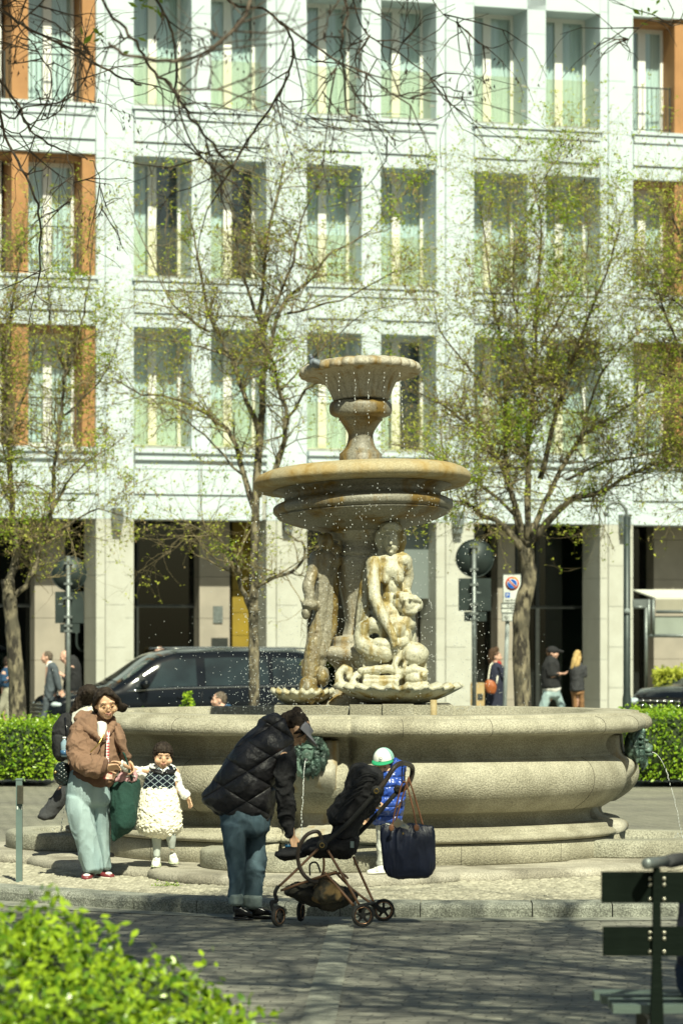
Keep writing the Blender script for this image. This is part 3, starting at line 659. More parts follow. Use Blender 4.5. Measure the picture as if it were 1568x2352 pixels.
mer = [('e', 480, 1205, 0, 46, 62, .09), ('p', [(452, 1180, .0, 30), (470, 1240, .06, 34), (500, 1300, .05, 30)]), ('e', 530, 1250, .05, 48, 40, .08),
 ('p', [(415, 1300, -.02, 44), (480, 1310, .02, 60), (540, 1320, .05, 44)]), ('p', [(412, 1305, -.03, 42), (390, 1400, -.06, 38), (365, 1480, -.1, 40), (375, 1560, -.12, 34), (372, 1590, -.12, 36)]), ('e', 372, 1600, -.13, 52, 34, .07), ('e', 352, 1650, -.12, 30, 44, .06), ('p', [(330, 1585, -.13, 14), (320, 1570, -.13, 8)]), ('p', [(400, 1600, -.1, 30), (430, 1620, -.02, 26)]),
 ('p', [(465, 1330, .0, 52), (455, 1500, 0, 48), (430, 1700, -.02, 46), (400, 1850, -.05, 54), (375, 2030, -.08, 52)]), ('p', [(515, 1340, .08, 46), (510, 1550, .10, 46), (500, 1750, .10, 48), (450, 1850, .06, 50), (420, 1960, .0, 60)]), ('p', [(470, 1700, .02, 44), (430, 1900, -.02, 60)]),
 ('p', [(350, 1960, -.02, 30), (345, 2030, -.04, 28)]), ('e', 365, 2110, -.12, 60, 62, .12), ('e', 455, 2050, -.10, 44, 66, .10), ('e', 420, 2160, -.14, 54, 40, .1), ('p', [(340, 2080, -.16, 26), (330, 2150, -.2, 24), (380, 2200, -.2, 26)])]
for i_ in range(9):
    i_ *= .72; mer.append(('p', [(440 + 13 * i_, 1360 + 6 * (i_ % 3), -.055 + .012 * i_, 9), (432 + 14 * i_, 1600, -.06 + .012 * i_, 10), (395 + 17 * i_, 1860 + 12 * (i_ % 2), -.09 + .012 * i_, 11), (370 + 14 * i_, 1990, -.10 + .02 * i_, 9)]))
carve(mer, .0068, .005, 'mer_figure_statue', M['marble_dark'], FY - .2)
# ---- bronze lion spouts
M['verdigris'] = pm('verdigris', (.14, .22, .175), (.07, .12, .095), 14, .5, .5, 50, metal=.2, c3=(.06, .09, .07), s3=12)
def lion(k):
    a = NOTCH[k]; d = Vector((math.cos(a), math.sin(a), 0)); t = Vector((-d.y, d.x, 0)); o = Vector((FX, FY, 0)) + d * (RC - .12); mb = MB()
    def q(x, y, z): return o + t * x * .7 + d * y + Vector((0, 0, z))
    Mx = Matrix((( t.x, d.x, 0), (t.y, d.y, 0), (0, 0, 1)))
    e = lambda x, y, z, rx, ry, rz: mb.ell(q(x, y, z), (rx, ry, rz), Mx)
    pth = lambda pts, r: mm.path([q(*p) for p in pts], r, 10)
    mf = MB(); mm = mb; mb = mf
    e = lambda x, y, z, rx, ry, rz: mf.ell(q(x, y, z), (rx, ry, rz), Mx)
    em = lambda x, y, z, rx, ry, rz: mm.ell(q(x, y, z), (rx, ry, rz), Mx)
    e(0, -.02, 1.06, .075, .10, .085); e(0, .06, 1.035, .045, .06, .05); e(0, .075, .985, .034, .045, .022); e(0, .10, 1.05, .026, .022, .018)
    for s in (-1, 1):
        e(s * .032, .055, 1.10, .028, .03, .014); em(s * .075, -.02, 1.135, .028, .02, .03); e(s * .03, .08, 1.02, .026, .032, .026)
        pth([(s * .05, .02, 1.15), (s * .11, -.01, 1.17), (s * .15, -.03, 1.11), (s * .16, -.02, 1.03), (s * .14, .0, .96)], [.03, .036, .038, .034, .026])
        pth([(s * .08, .03, 1.06), (s * .11, .03, 1.0), (s * .115, .03, .94), (s * .10, .03, .88)], [.03, .034, .03, .012])
        pth([(s * .05, .04, .98), (s * .07, .045, .92), (s * .06, .04, .86)], [.026, .026, .010])
        pth([(s * .10, -.02, 1.10), (s * .155, -.02, 1.06), (s * .175, .0, .98), (s * .165, .0, .92)], [.03, .03, .026, .012])
        pth([(0, .0, 1.18), (s * .06, -.02, 1.19), (s * .12, -.05, 1.18)], [.03, .03, .025])
    em(0, -.06, 1.05, .16, .06, .13); pth([(0, .05, .96), (0, .05, .90), (0, .03, .85)], [.03, .028, .012])
    for i_ in range(16):
        t_ = -2.5 + 5.0 * i_ / 15; r1, r2 = .085, .165 + .015 * (i_ % 2); pth([(r1 * math.sin(t_), .035, 1.06 + r1 * math.cos(t_)), ((r1 + .04) * math.sin(t_ + .1), .04, 1.06 + (r1 + .04) * math.cos(t_ + .1)), (r2 * math.sin(t_ + .25), -.01, 1.05 + r2 * .85 * math.cos(t_ + .25))], [.014, .017, .008])
    mm.remesh(.0055, 1, .005, 40); mo = mm.build('lion_mane', M['bronze'], ftn)
    mf.remesh(.005, 1, .002, 40); mf.build('lion_face', M['verdigris'], ftn)
    m2 = MB(); m2.tube([q(0, .07, 1.005), q(0, .115, 1.003)], [.020, .018], 12); m2.build('spout_pipe', M['dark_metal'], ftn)
    # jet
    rng = random.Random(k); j = MB(); v0 = .66 if k == 1 else .50; T = .388
    ps = []
    for i in range(46):
        tt = T * i / 45; ps.append(q(.008 * math.sin(i * .7 + k) * tt, .115 + v0 * tt, 1.0 - 4.9 * tt * tt))
    j.tube(ps[:20], [.0036 - .00008 * i for i in range(20)], 6)
    for i in range(20, 45):
        if rng.random() < .9: j.ell(ps[i] + Vector((rng.uniform(-.004, .004), rng.uniform(-.004, .004), 0)), (.0038, .0038, .012), None, 6, 5)
    for i in range(30): j.ell(ps[-1] + Vector((rng.uniform(-.07, .07), rng.uniform(-.07, .07), rng.uniform(0, .06) - .0)), .0035, None, 5, 4)
    tag(j.build('water_jet', M['drop'], ftn), kind='stuff')
for k in (0, 1, 3): lion(k)
# ---- falling water beads
dr = MB(); rng = random.Random(3)
def strand(x, y, z0, z1, vx=0, vy=0, dens=.03, r=.0045):
    z = z0
    while z > z1:
        fall = z0 - z; t = math.sqrt(2 * fall / 9.8)
        if rng.random() < .8: dr.ell((x + vx * t + rng.gauss(0, .004), y + vy * t + rng.gauss(0, .004), z), (r * rng.uniform(.6, 1.1), r, r * rng.uniform(1, 2.4)), None, 5, 4)
        z -= dens * rng.uniform(.4, 1.5)
for cx in (560, 655, 745, 838, 932, 480): 
    x = FX + (cx - 706) / 730.8; y = FY - math.sqrt(max(.01, .49 ** 2 - (x - FX) ** 2))
    strand(x, y, 4.2 + (cx - 560) * .00002, 3.55, (FX - x) * .0 + rng.uniform(-.03, .12), -.02)
for i in range(120):
    a = rng.uniform(math.pi, 2 * math.pi); r = .94; x, y = FX + r * math.cos(a), FY + r * math.sin(a)
    for j in range(9): dr.ell((x + rng.gauss(0, .09), y + rng.gauss(0, .09) - .03, rng.uniform(1.35, 3.25)), (rng.uniform(.002, .0038), .003, rng.uniform(.003, .008)), None, 5, 4)
for i in range(1700):
    a = rng.uniform(0, 2 * math.pi); r = abs(rng.gauss(.5, .55)); dr.ell((FX + r * math.cos(a) * 1.2 - .1, FY - .35 + .7 * r * math.sin(a), 1.3 + abs(rng.gauss(0, .55))), (rng.uniform(.0018, .004),) * 3, None, 5, 4)
for i in range(330):
    dr.ell((FX - .7 + rng.gauss(0, .22), FY - .2 + rng.uniform(-.4, .4), 1.35 + abs(rng.gauss(0, .3))), (rng.uniform(.002, .0045),) * 3, None, 5, 4)
tag(dr.build('water_drops', M['drop']), 'fine drops of water splashing round the fountain bowls', 'water drops', kind='stuff')
# ================================================================= trees
def grow(segs, p, d, L, r, lv, rng, droop=0, tips=None, env=None, wig=.22):
    """random twig: adds polylines (points, radii, level)"""
    n = 5 if lv < 3 else 4; pts = [p]; rad = [r]; q = Vector(p); d = Vector(d)
    for i in range(n):
        d = (d + Vector((rng.gauss(0, wig), rng.gauss(0, wig), rng.gauss(0, wig) + (.05 if droop == 0 else -droop)))).normalized()
        q = q + d * L / n; pts.append(q.copy()); rad.append(r * (1 - .75 * (i + 1) / n))
    if env and not env(pts[-1]): 
        return
    segs.append((pts, rad, lv))
    if lv >= 4:
        if tips is not None: tips += [(pts[-1], d), (pts[2], d)]
        return
    kids = [0, 5, 5, 3][lv]
    for i in range(kids):
        k = rng.randint(1, n); t = rng.random(); b = pts[k - 1].lerp(pts[k], t)
        nd = (d + Vector((rng.gauss(0, .75), rng.gauss(0, .75), rng.gauss(.05, .6)))).normalized()
        grow(segs, b, nd, L * rng.uniform(.45, .75), rad[k] * .75 + .0008, lv + 1, rng, droop, tips, env, wig)
def leafs(mb, tips, rng, prob, size, spread, num):
    for p, d in tips:
        if rng.random() > prob: continue
        for i in range(rng.randint(*num)):
            c = p + Vector((rng.gauss(0, spread), rng.gauss(0, spread), rng.gauss(0, spread))); a = Vector((rng.gauss(0, 1), rng.gauss(0, 1), rng.gauss(0, .6))).normalized()
            b = a.cross(Vector((rng.gauss(0, 1), rng.gauss(0, 1), 1))).normalized(); s_ = size * rng.uniform(.5, 1.3)
            mb.add([c - a * s_, c - b * s_ * .42, c + a * s_, c + b * s_ * .42], [(0, 1, 2, 3)], False)
def pods(mb, tips, rng, prob, size, num):
    for p, d in tips:
        if rng.random() > prob: continue
        for i in range(rng.randint(*num)):
            c = p + Vector((rng.gauss(0, .02), rng.gauss(0, .02), rng.uniform(-.04, .0))); s_ = size * rng.uniform(.6, 1.4); a = rng.uniform(0, 6.28)
            b = Vector((math.cos(a), math.sin(a), 0)) * size * .2; e = Vector((rng.gauss(0, .3), rng.gauss(0, .3), -1)) * s_; f = b * rng.uniform(-2, 2)
            mb.add([c, c + e * .5 + b + f, c + e, c + e * .5 - b + f], [(0, 1, 2, 3)], False)
def tree(name, label, Y, base, limbs, seed, dens=1.0, twigL=.9, leafp=.55, podp=.35, group=None, env=None, leaf='leaf_bud', bright=.12, depth=1.3, tw='twig', scale=1.0, podsz=.05, maxl=4):
    rng = random.Random(seed); root = thing(name, label, 'tree', base, 0, group)
    segs = []; tips = []; tr = MB(); tgs = MB()
    for li, (pts, r0, r1, dy) in enumerate(limbs):
        P = []; m = len(pts)
        for i, (x, y) in enumerate(pts):
            P.append(W(x, y, Y + dy * (i / (m - 1)) ** 1.2))
        P = smooth_path(P, 4); N = len(P)
        if li: P = [p + Vector((rng.gauss(0, .012), rng.gauss(0, .02), rng.gauss(0, .012))) for p in P]
        rad = [r0 + (r1 - r0) * (i / (N - 1)) ** .8 for i in range(N)]
        rad = [q * (1 + .07 * math.sin(i * 2.1 + li) + rng.uniform(-.04, .04)) for i, q in enumerate(rad)]
        if li == 0: rad[0] *= 1.35; rad[1] *= 1.12
        tr.tube(P, rad, 12 if r0 > .06 else 7)
        Ltot = sum((P[i + 1] - P[i]).length for i in range(N - 1)); cnt = int(Ltot * 9.5 * dens * (0.0 if li == 0 and r1 > .05 else 1))
        for c in range(cnt):
            t = rng.uniform(.18 if r0 > .03 else .0, 1); i = min(int(t * (N - 1)), N - 2); b = P[i].lerp(P[i + 1], t * (N - 1) - i); ax = (P[i + 1] - P[i]).normalized()
            d = (ax * .5 + Vector((rng.gauss(0, .8), rng.gauss(0, .8) * depth, rng.gauss(.25, .55)))).normalized()
            grow(segs, b, d, twigL * rng.uniform(.5, 1.25), min(rad[i] * .45, .012) * scale, 2, rng, .03 if rng.random() < .4 else 0, tips, env)
    for pts, rad, lv in segs:
        mbx = tgs; mbx.tube(pts, [max(q, .0012 * scale) for q in rad], 4 if lv < 3 else 3, False)
    tr.build('trunk', M['bark'], root); tgs.build('crown', M[tw], root)
    lf = MB(); leafs(lf, tips, rng, min(1, leafp * 1.4), .023, .016, (2, 4)); 
    o = lf.build('leaf_buds', M[leaf], root); tag(o, kind='stuff')
    if bright:
        lf = MB(); cl = [rng.choice(tips)[0] for _ in range(int(len(tips) * .0035) + 3)]
        near = [(p, d) for p, d in tips if any((p - c).length < .3 for c in cl)]
        leafs(lf, near, rng, bright * 5, .03, .035, (3, 6)); leafs(lf, tips, rng, bright * .5, .028, .014, (1, 3))
        tag(lf.build('young_leaves', M['leaf_spring'], root), kind='stuff')
    if podp:
        pb = MB(); cl = [rng.choice(tips)[0] for _ in range(int(len(tips) * .004) + 4)]
        near = [(p, d) for p, d in tips if any((p - c).length < .35 for c in cl)]
        pods(pb, near, rng, podp * 1.6, podsz, (2, 4)); pods(pb, tips, rng, podp * .3, podsz, (1, 1))
        tag(pb.build('seed_pods', M['pod'], root), kind='stuff')
    return root
G4 = 'young street trees behind the fountain'
def bse(x, Y): p = W(x, 1470, Y); return (p.x, p.y, -.02)
def tpts(lst): return lst
gy = lambda Y: HOR + (CAMH + .05) / Y * F
tree('street_tree', 'young tree with forked trunk rising in front of the black van', 50, bse(583, 50), [
 ([(584, gy(50)), (583, 1500), (582, 1400), (585, 1250), (590, 1100), (601, 950)], .085, .052, 0),
 ([(601, 950), (606, 850), (600, 700), (612, 560), (640, 430), (655, 370)], .05, .010, .4),
 ([(580, 1410), (552, 1350), (540, 1290), (505, 1240), (455, 1215), (400, 1190)], .045, .008, -1.0),
 ([(590, 1190), (560, 1090), (530, 1000), (470, 950), (400, 915), (330, 905), (262, 870)], .052, .008, .8),
 ([(600, 1010), (560, 900), (530, 820), (480, 720), (450, 560), (430, 480)], .046, .008, 1.2),
 ([(584, 1352), (620, 1330), (680, 1305), (700, 1255), (660, 1225), (648, 1190)], .04, .007, -.6),
 ([(592, 1140), (640, 1060), (660, 960), (640, 890), (628, 830), (590, 770)], .055, .008, -.8),
 ([(660, 970), (700, 900), (750, 850), (760, 760)], .025, .006, -1),
 ([(606, 850), (650, 700), (720, 640), (760, 580), (850, 530), (960, 400)], .035, .005, 1.2),
 ([(604, 760), (560, 640), (535, 500), (500, 400)], .03, .005, -.8),
 ([(604, 760), (670, 600), (700, 480), (750, 400)], .03, .005, -.5),
 ([(552, 1090), (470, 1000), (400, 960), (340, 1010)], .02, .005, -1.2),
 ([(480, 760), (400, 700), (330, 560), (290, 440)], .02, .004, .5),
 ([(660, 720), (780, 690), (880, 640), (960, 600)], .02, .004, -.4),
 ([(640, 900), (740, 800), (840, 720), (960, 690)], .018, .004, .6),
 ([(530, 820), (440, 790), (340, 780), (270, 760)], .018, .004, -.6),
], 11, .8, 1.05, .55, .3, G4, bright=.14)
tree('street_tree', 'broad young tree with a dark leaning trunk beside the no parking sign', 51, bse(1205, 51), [
 ([(1206, gy(51)), (1196, 1500), (1198, 1400), (1214, 1330), (1206, 1260)], .14, .11, 0),
 ([(1206, 1270), (1150, 1205), (1100, 1180), (1065, 1155), (1010, 1150)], .065, .012, -.6),
 ([(1202, 1250), (1180, 1150), (1140, 1050), (1080, 980), (1000, 920), (930, 890)], .05, .007, .5),
 ([(1212, 1240), (1210, 1050), (1225, 900), (1232, 700), (1240, 520), (1220, 400)], .055, .006, .6),
 ([(1225, 1240), (1300, 1155), (1380, 1130), (1470, 1080), (1580, 1050)], .065, .012, -.5),
 ([(1220, 1230), (1262, 1130), (1320, 1020), (1400, 960), (1500, 900), (1600, 870)], .05, .008, .6),
 ([(1240, 1100), (1290, 900), (1340, 760), (1400, 600), (1430, 480)], .045, .005, -1),
 ([(1200, 1240), (1170, 1120), (1160, 950), (1150, 800), (1120, 620), (1100, 440)], .045, .005, 1.3),
 ([(1180, 1180), (1100, 1110), (1020, 1060), (960, 1030), (900, 1020)], .03, .005, -1),
 ([(1150, 930), (1080, 850), (1010, 760), (990, 640)], .025, .004, .3),
 ([(1225, 900), (1190, 760), (1180, 600), (1240, 430), (1290, 350)], .025, .004, -.4),
 ([(1300, 1100), (1400, 1060), (1500, 1040), (1568, 1000)], .025, .005, -1),
 ([(1330, 1010), (1380, 860), (1470, 760), (1540, 700)], .025, .004, .8),
 ([(1240, 800), (1300, 700), (1350, 560), (1320, 440)], .02, .004, .8),
], 12, 1.3, 1.1, .66, .36, G4, bright=.2)
tree('street_tree', 'slim tree with knobbly trunk at the left edge of the hedge', 49.5, bse(40, 49.5), [
 ([(46, gy(49.5)), (40, 1600), (34, 1500), (25, 1400), (18, 1330)], .135, .095, 0),
 ([(20, 1340), (40, 1270), (30, 1150), (20, 1000), (15, 850), (30, 700), (60, 540)], .07, .01, .6),
 ([(26, 1375), (70, 1330), (95, 1240), (120, 1170), (125, 1080), (142, 950), (152, 850)], .045, .022, -.4),
 ([(152, 850), (185, 750), (205, 640), (215, 540)], .022, .005, -.2), ([(152, 860), (120, 760), (110, 650), (90, 560)], .02, .005, -.5),
 ([(95, 1245), (160, 1205), (225, 1170), (300, 1190)], .025, .005, -.8), ([(105, 1210), (170, 1090), (230, 1040), (290, 1000)], .022, .005, .7),
 ([(20, 1000), (60, 900), (80, 800), (70, 700)], .03, .005, .7), ([(15, 900), (-40, 780), (-60, 700)], .03, .005, .7), ([(30, 1150), (-30, 1050), (-60, 940)], .03, .005, -.7),
 ([(140, 960), (210, 900), (260, 820), (280, 720)], .018, .004, .6), ([(60, 1290), (20, 1230), (-20, 1180)], .02, .005, -1),
], 13, 1.0, 1.0, .6, .38, G4, bright=.16)
tree('street_tree', 'dense leafing tree reaching in from the right edge of the photo', 49, bse(1760, 49), [
 ([(1762, gy(49)), (1755, 1450), (1745, 1300)], .15, .12, 0),
 ([(1745, 1310), (1690, 1180), (1600, 1080), (1520, 1020)], .06, .008, -.4), ([(1745, 1310), (1700, 1100), (1620, 900), (1540, 760), (1500, 620)], .06, .007, .3),
 ([(1745, 1310), (1720, 1050), (1660, 800), (1580, 600), (1540, 480)], .06, .007, -.6), ([(1620, 900), (1530, 860), (1450, 830)], .03, .004, .5), ([(1660, 800), (1560, 700), (1470, 660)], .03, .004, -.7), ([(1690, 950), (1600, 960), (1500, 940)], .03, .004, -1),
], 14, 1.3, 1.0, .75, .4, G4, bright=.3, depth=1)

# ---- tree overhead, near the camera: its boughs hang into the top of the picture
FGB = [
 ([(0, 20), (60, 62), (160, 110), (250, 165), (325, 195)], .016, .006, 19), ([(-30, 150), (40, 240), (70, 300), (140, 345), (205, 365)], .020, .004, 20),
 ([(-40, 180), (20, 330), (70, 420), (92, 510), (90, 640)], .018, .006, 20.5), ([(225, -20), (300, 80), (345, 155), (400, 205), (440, 270), (512, 362)], .011, .007, 16),
 ([(350, -20), (392, 60), (405, 130), (404, 215)], .012, .006, 17), ([(505, -20), (600, 20), (655, 60), (672, 110), (660, 175), (625, 240), (570, 320), (530, 390), (498, 440)], .012, .006, 18),
 ([(785, -20), (788, 60), (786, 130), (800, 260)], .016, .004, 16), ([(640, 50), (760, 130), (840, 170), (900, 215), (1000, 235)], .010, .003, 16.5),
 ([(800, -30), (850, 80), (930, 130), (1000, 190), (1062, 215)], .009, .003, 18), ([(250, 100), (300, 128), (400, 140), (480, 115), (560, 40), (580, -20)], .011, .008, 14),
 ([(400, 210), (500, 205), (600, 235), (680, 250)], .007, .003, 14), ([(0, 250), (60, 245), (150, 230), (190, 190), (215, 130)], .010, .004, 18.5),
 ([(0, 290), (80, 280), (150, 240), (200, 100), (225, 60)], .008, .003, 20), ([(405, 215), (440, 330), (500, 400), (510, 445)], .008, .004, 17),
 ([(70, 300), (120, 200), (90, 120), (40, 60)], .008, .003, 19.5), ([(786, 130), (740, 210), (690, 290)], .006, .002, 17), ([(786, 150), (830, 240), (920, 350)], .006, .002, 17),
 ([(980, -20), (1060, 60), (1120, 110), (1180, 90)], .006, .002, 18), ([(0, 60), (70, 30), (110, -10)], .009, .004, 18), ([(665, 130), (740, 140), (800, 110), (900, 150)], .006, .002, 18.5),
 ([(1568, 30), (1500, 40), (1450, 80), (1440, 100)], .007, .002, 18), ([(210, 365), (230, 420), (235, 480)], .005, .002, 20), ([(300, 80), (250, 110), (180, 100)], .007, .003, 16), ([(150, 345), (170, 420), (160, 470)], .005, .002, 20),
]
rng = random.Random(5); root = thing('overhanging_tree', 'leafless boughs of a near tree hanging into the top of the picture', 'tree', (-4.6, 14.5, 0))
tr = MB(); crown = MB(); tips = []; segs = []
tk = smooth_path([(-4.6, 14.5, 0), (-4.5, 14.6, 1.5), (-4.3, 14.6, 3.2), (-4.0, 14.8, 4.6)], 5); tr.tube(tk, [.24 - .004 * i for i in range(len(tk))], 14)
hubs = []
for e in [(-2.6, 15.5, 6.6), (-1.4, 16.5, 7.0), (0.4, 16.0, 7.3), (-2.8, 18.0, 6.8), (-.6, 13.0, 7.0), (1.6, 17.5, 7.4), (-3.2, 20, 6.6), (.5, 19.0, 7.2)]:
    m = Vector(tk[-1]).lerp(Vector(e), .5) + Vector((0, 0, .7)); pp = smooth_path([tk[-1], m, e], 6)
    if e[2] > 6: tr.tube(pp, [.09 - .065 * i / (len(pp) - 1) for i in range(len(pp))], 8); hubs += pp[4:]
def vis(p):     # does a point of the high crown hang into the picture?
    if p.y < 2: return False
    return p.z < CAMH + (HOR + 40) / F * p.y and abs(p.x) < 850 / F * p.y
for pts, r0, r1, Y in FGB:
    P = [W(x, y, Y + .25 * math.sin(i * 1.7 + x * .01)) for i, (x, y) in enumerate(pts)]
    if vis(P[-1]) and not (P[0] - P[-1]).length == 0:
        st = P[0] if pts[0][1] < 40 or pts[0][0] <= 0 or pts[0][0] >= 1568 else None
        if st is not None:
            hb = min(hubs, key=lambda h: (h - st).length); mid = st.lerp(hb, .4) + (st - P[1]) * .8
            up = [hb, hb.lerp(mid, .5) + Vector((0, 0, .1)), mid]
            P = up + P
    P = smooth_path(P, 5); N = len(P); r0 *= .62; crown.tube([p + Vector((rng.gauss(0, .004),) * 3) for p in P], [r0 + (r1 - r0) * i / (N - 1) for i in range(N)], 8)
    for c in range(int(3 + N * .16)):
        i = rng.randint(N // 4, N - 1)
        if rng.random() < .8 or True:
            ax = (P[min(i + 1, N - 1)] - P[i - 1]).normalized(); d = (ax * .7 + Vector((rng.gauss(0, .7), rng.gauss(0, .5), rng.gauss(-.1, .6)))).normalized()
            grow(segs, P[i], d, rng.uniform(.25, .7), .0045, 3, rng, .05, tips, None, .28)
for pts, rad, lv in segs: crown.tube(pts, [max(q, .0015) for q in rad], 4, False)
# high crown, above the picture, that dapples the paving
segs2 = []; t2 = []
def envh(p): return (not vis(p - Vector((0, 0, .15)))) and p.z > 4.6 and 6 < p.y < 21
for h in hubs * 2:
    for c in range(2): grow(segs2, h, Vector((rng.gauss(.15, 1), rng.gauss(-.35, 1), rng.gauss(.1, .4))).normalized(), rng.uniform(1.2, 2.4), .022, 1 if rng.random() < .35 else 2, rng, 0, t2, envh, .2)
for pts, rad, lv in segs2: crown.tube(pts, [max(q * 1.25, .0035) for q in rad], 4, False)
tr.build('trunk', M['bark'], root); crown.build('crown', M['twig_dark'], root)
pb = MB(); cl = [W(x, y, Y) for x, y, Y in [(300, 275, 19), (395, 90, 17), (500, 100, 16), (545, 110, 16), (1090, 205, 18), (1110, 175, 18), (430, 100, 17), (235, 470, 20), (780, 60, 16), (770, 20, 16), (1290, 350, 20), (115, 235, 19), (205, 170, 19), (740, 330, 18), (660, 320, 18), (540, 60, 16), (60, 120, 18), (870, 320, 18)]]
for c in cl:
    for i in range(12): tips.append((c + Vector((rng.gauss(0, .07), rng.gauss(0, .08), rng.gauss(0, .07))), Vector((0, 0, -1))))
pods(pb, tips[-len(cl) * 12:], rng, .75, .028, (1, 2)); pods(pb, tips, rng, .10, .026, (1, 2)); tag(pb.build('seed_pods', M['pod_dark'], root), kind='stuff')
lf = MB(); c = [(W(x, y, 17), Vector((0, 0, 1))) for x, y in [(345, 8), (352, 15), (338, 14), (225, 80), (1500, 15), (1470, 30), (300, 105)]]; leafs(lf, c, rng, 1, .03, .04, (5, 9)); tag(lf.build('young_leaves', M['leaf_spring'], root), kind='stuff')
lf = MB(); leafs(lf, t2, rng, .25, .05, .07, (1, 2)); tag(lf.build('leaf_buds', M['leaf_bud'], root), kind='stuff')
# a second tree just out of the picture on the right, whose crown shades the paving too
rng = random.Random(8); root = thing('shade_tree', 'bare tree standing just right of the picture that shades the paving', 'tree', (5.2, 12.5, 0))
tr = MB(); crown = MB(); tk = smooth_path([(5.2, 12.5, 0), (5.1, 12.6, 2), (5.0, 12.7, 4.4)], 5); tr.tube(tk, [.25 - .005 * i for i in range(len(tk))], 14); segs = []; t3 = []
for e in [(1.4, 12.5, 7), (2.2, 14.5, 7.2), (3.0, 17.5, 7.3), (1.0, 10.5, 6.6), (2.6, 11.0, 7.6), (.2, 13.6, 7.5), (1.4, 16, 7.8), (3.2, 15.6, 6.9)]:
    pp = smooth_path([tk[-1], Vector(tk[-1]).lerp(Vector(e), .5) + Vector((0, 0, .7)), e], 6); tr.tube(pp, [.10 - .07 * i / (len(pp) - 1) for i in range(len(pp))], 8)
    for h in pp[4:]:
        for c in range(2): grow(segs, h, Vector((rng.gauss(-.1, 1), rng.gauss(0, 1), rng.gauss(.1, .4))).normalized(), rng.uniform(1.2, 2.4), .024, 1 if rng.random() < .35 else 2, rng, 0, t3, envh, .2)
for pts, rad, lv in segs: crown.tube(pts, [max(q * 1.25, .0035) for q in rad], 4, False)
tr.build('trunk', M['bark'], root); crown.build('crown', M['twig_dark'], root)
lf = MB(); leafs(lf, t3, rng, .25, .05, .07, (1, 2)); tag(lf.build('leaf_buds', M['leaf_bud'], root), kind='stuff')

# ================================================================= hedges
def hedge(name, label, x0, x1, y0, y1, top, mat, n, size, seed, group=None, cull=None, inner=True):
    rng = random.Random(seed); root = thing(name, label, 'hedge', ((x0 + x1) / 2, (y0 + y1) / 2, 0), 0, group)
    mb = MB(); nz = lambda x, y: top(x, y) + .12 * noise.noise(Vector((x * 2.3 + seed, y * 2.3, 0))) + .10 * noise.noise(Vector((x * 8, y * 8, seed)))
    k = 0
    while k < n:
        x = rng.uniform(x0, x1); y = rng.uniform(y0, y1); t = nz(x, y); side = rng.random()
        if side < .35: y = y0 + abs(rng.gauss(0, .06)) - (rng.random() < .15) * rng.uniform(0, .08) + .06 * noise.noise(Vector((x * 3, 0, rng.random() * 2))); z = rng.uniform(.0, t)
        elif side < .42: x = x1 - abs(rng.gauss(0, .07)); z = rng.uniform(0, nz(x, y))
        elif side < .49: x = x0 + abs(rng.gauss(0, .07)); z = rng.uniform(0, nz(x, y))
        else: z = t - abs(rng.gauss(0, .05)) + (rng.random() < .12) * rng.uniform(0, .13)
        if cull and not cull(x, y, z): k += .3; continue
        k += 1; c = Vector((x, y, z))
        nrm = (Vector((rng.gauss(0, .7), rng.gauss(-.3, .7), rng.gauss(.5, .6)))).normalized(); a = nrm.orthogonal().normalized(); a = Matrix.Rotation(rng.uniform(0, 6.28), 3, nrm) @ a; b = nrm.cross(a)
        s_ = size * rng.uniform(.55, 1.25)
        mb.add([c - a * s_, c - a * s_ * .2 + b * s_ * .5, c + a * s_ * .6 + b * s_ * .38, c + a * s_ * 1.05 - nrm * s_ * .2, c + a * s_ * .6 - b * s_ * .38, c - a * s_ * .2 - b * s_ * .5], [(0, 1, 2, 3, 4, 5)], False)
    tag(mb.build('leaves', M[mat], root), kind='stuff')
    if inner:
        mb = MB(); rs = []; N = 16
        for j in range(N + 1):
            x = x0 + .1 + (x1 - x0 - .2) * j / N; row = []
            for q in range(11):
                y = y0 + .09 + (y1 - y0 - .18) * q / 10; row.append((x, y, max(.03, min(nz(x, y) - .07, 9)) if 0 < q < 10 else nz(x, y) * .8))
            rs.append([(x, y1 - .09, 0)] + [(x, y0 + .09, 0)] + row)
        mb.rings(rs); mb.build('shade_core', M['hedge_shade'], root)  # solid dark filling that paints the shaded gaps between the leaves
    return root
def ftop(x, y):
    t = .93 if x < -1.2 else .93 - .62 * (x + 1.2) ** 1.25
    return t
hedge('hedge', 'blurred bright green hedge in the near left corner', -2.6, -.22, 11.6, 13.2, lambda x, y: max(.2, .88 - (.385 * max(0, x + 1.30) ** 1.1)) - .25 * max(0, (12.3 - y)) ** 1.5, 'hedge', 16000, .022, 1)
sp_ = MB(); rng = random.Random(4); hb = W(118, 2130, 12.3)
for (x, y) in [(112, 2040), (150, 2085), (190, 2095), (80, 2090), (255, 2120)]:
    a = W(x + 10, y + 120, 12.3); b = W(x, y, 12.3); ps = smooth_path([a, a.lerp(b, .5) + Vector((.01, 0, 0)), b], 5)
    for p in ps:
        for i in range(3):
            c = p + Vector((rng.gauss(0, .02), rng.gauss(0, .02), rng.gauss(0, .015))); u_ = Vector((rng.gauss(0, 1), rng.gauss(0, 1), rng.gauss(0, 1))).normalized(); v_ = u_.orthogonal().normalized(); sp_.add([c - u_ * .024, c + v_ * .011, c + u_ * .024, c - v_ * .011], [(0, 1, 2, 3)], False)
hr = [o for o in COL.objects if o.name == 'hedge'][0]
tag(sp_.build('shoots', M['hedge'], hr), kind='stuff')
GH = 'clipped hedges behind the fountain'
hedge('clipped_hedge', 'low clipped hedge under the slim tree left of the backpack', -7.2, -4.02, 47.6, 49.4, lambda x, y: .80, 'hedge_far', 9000, .028, 2, GH)
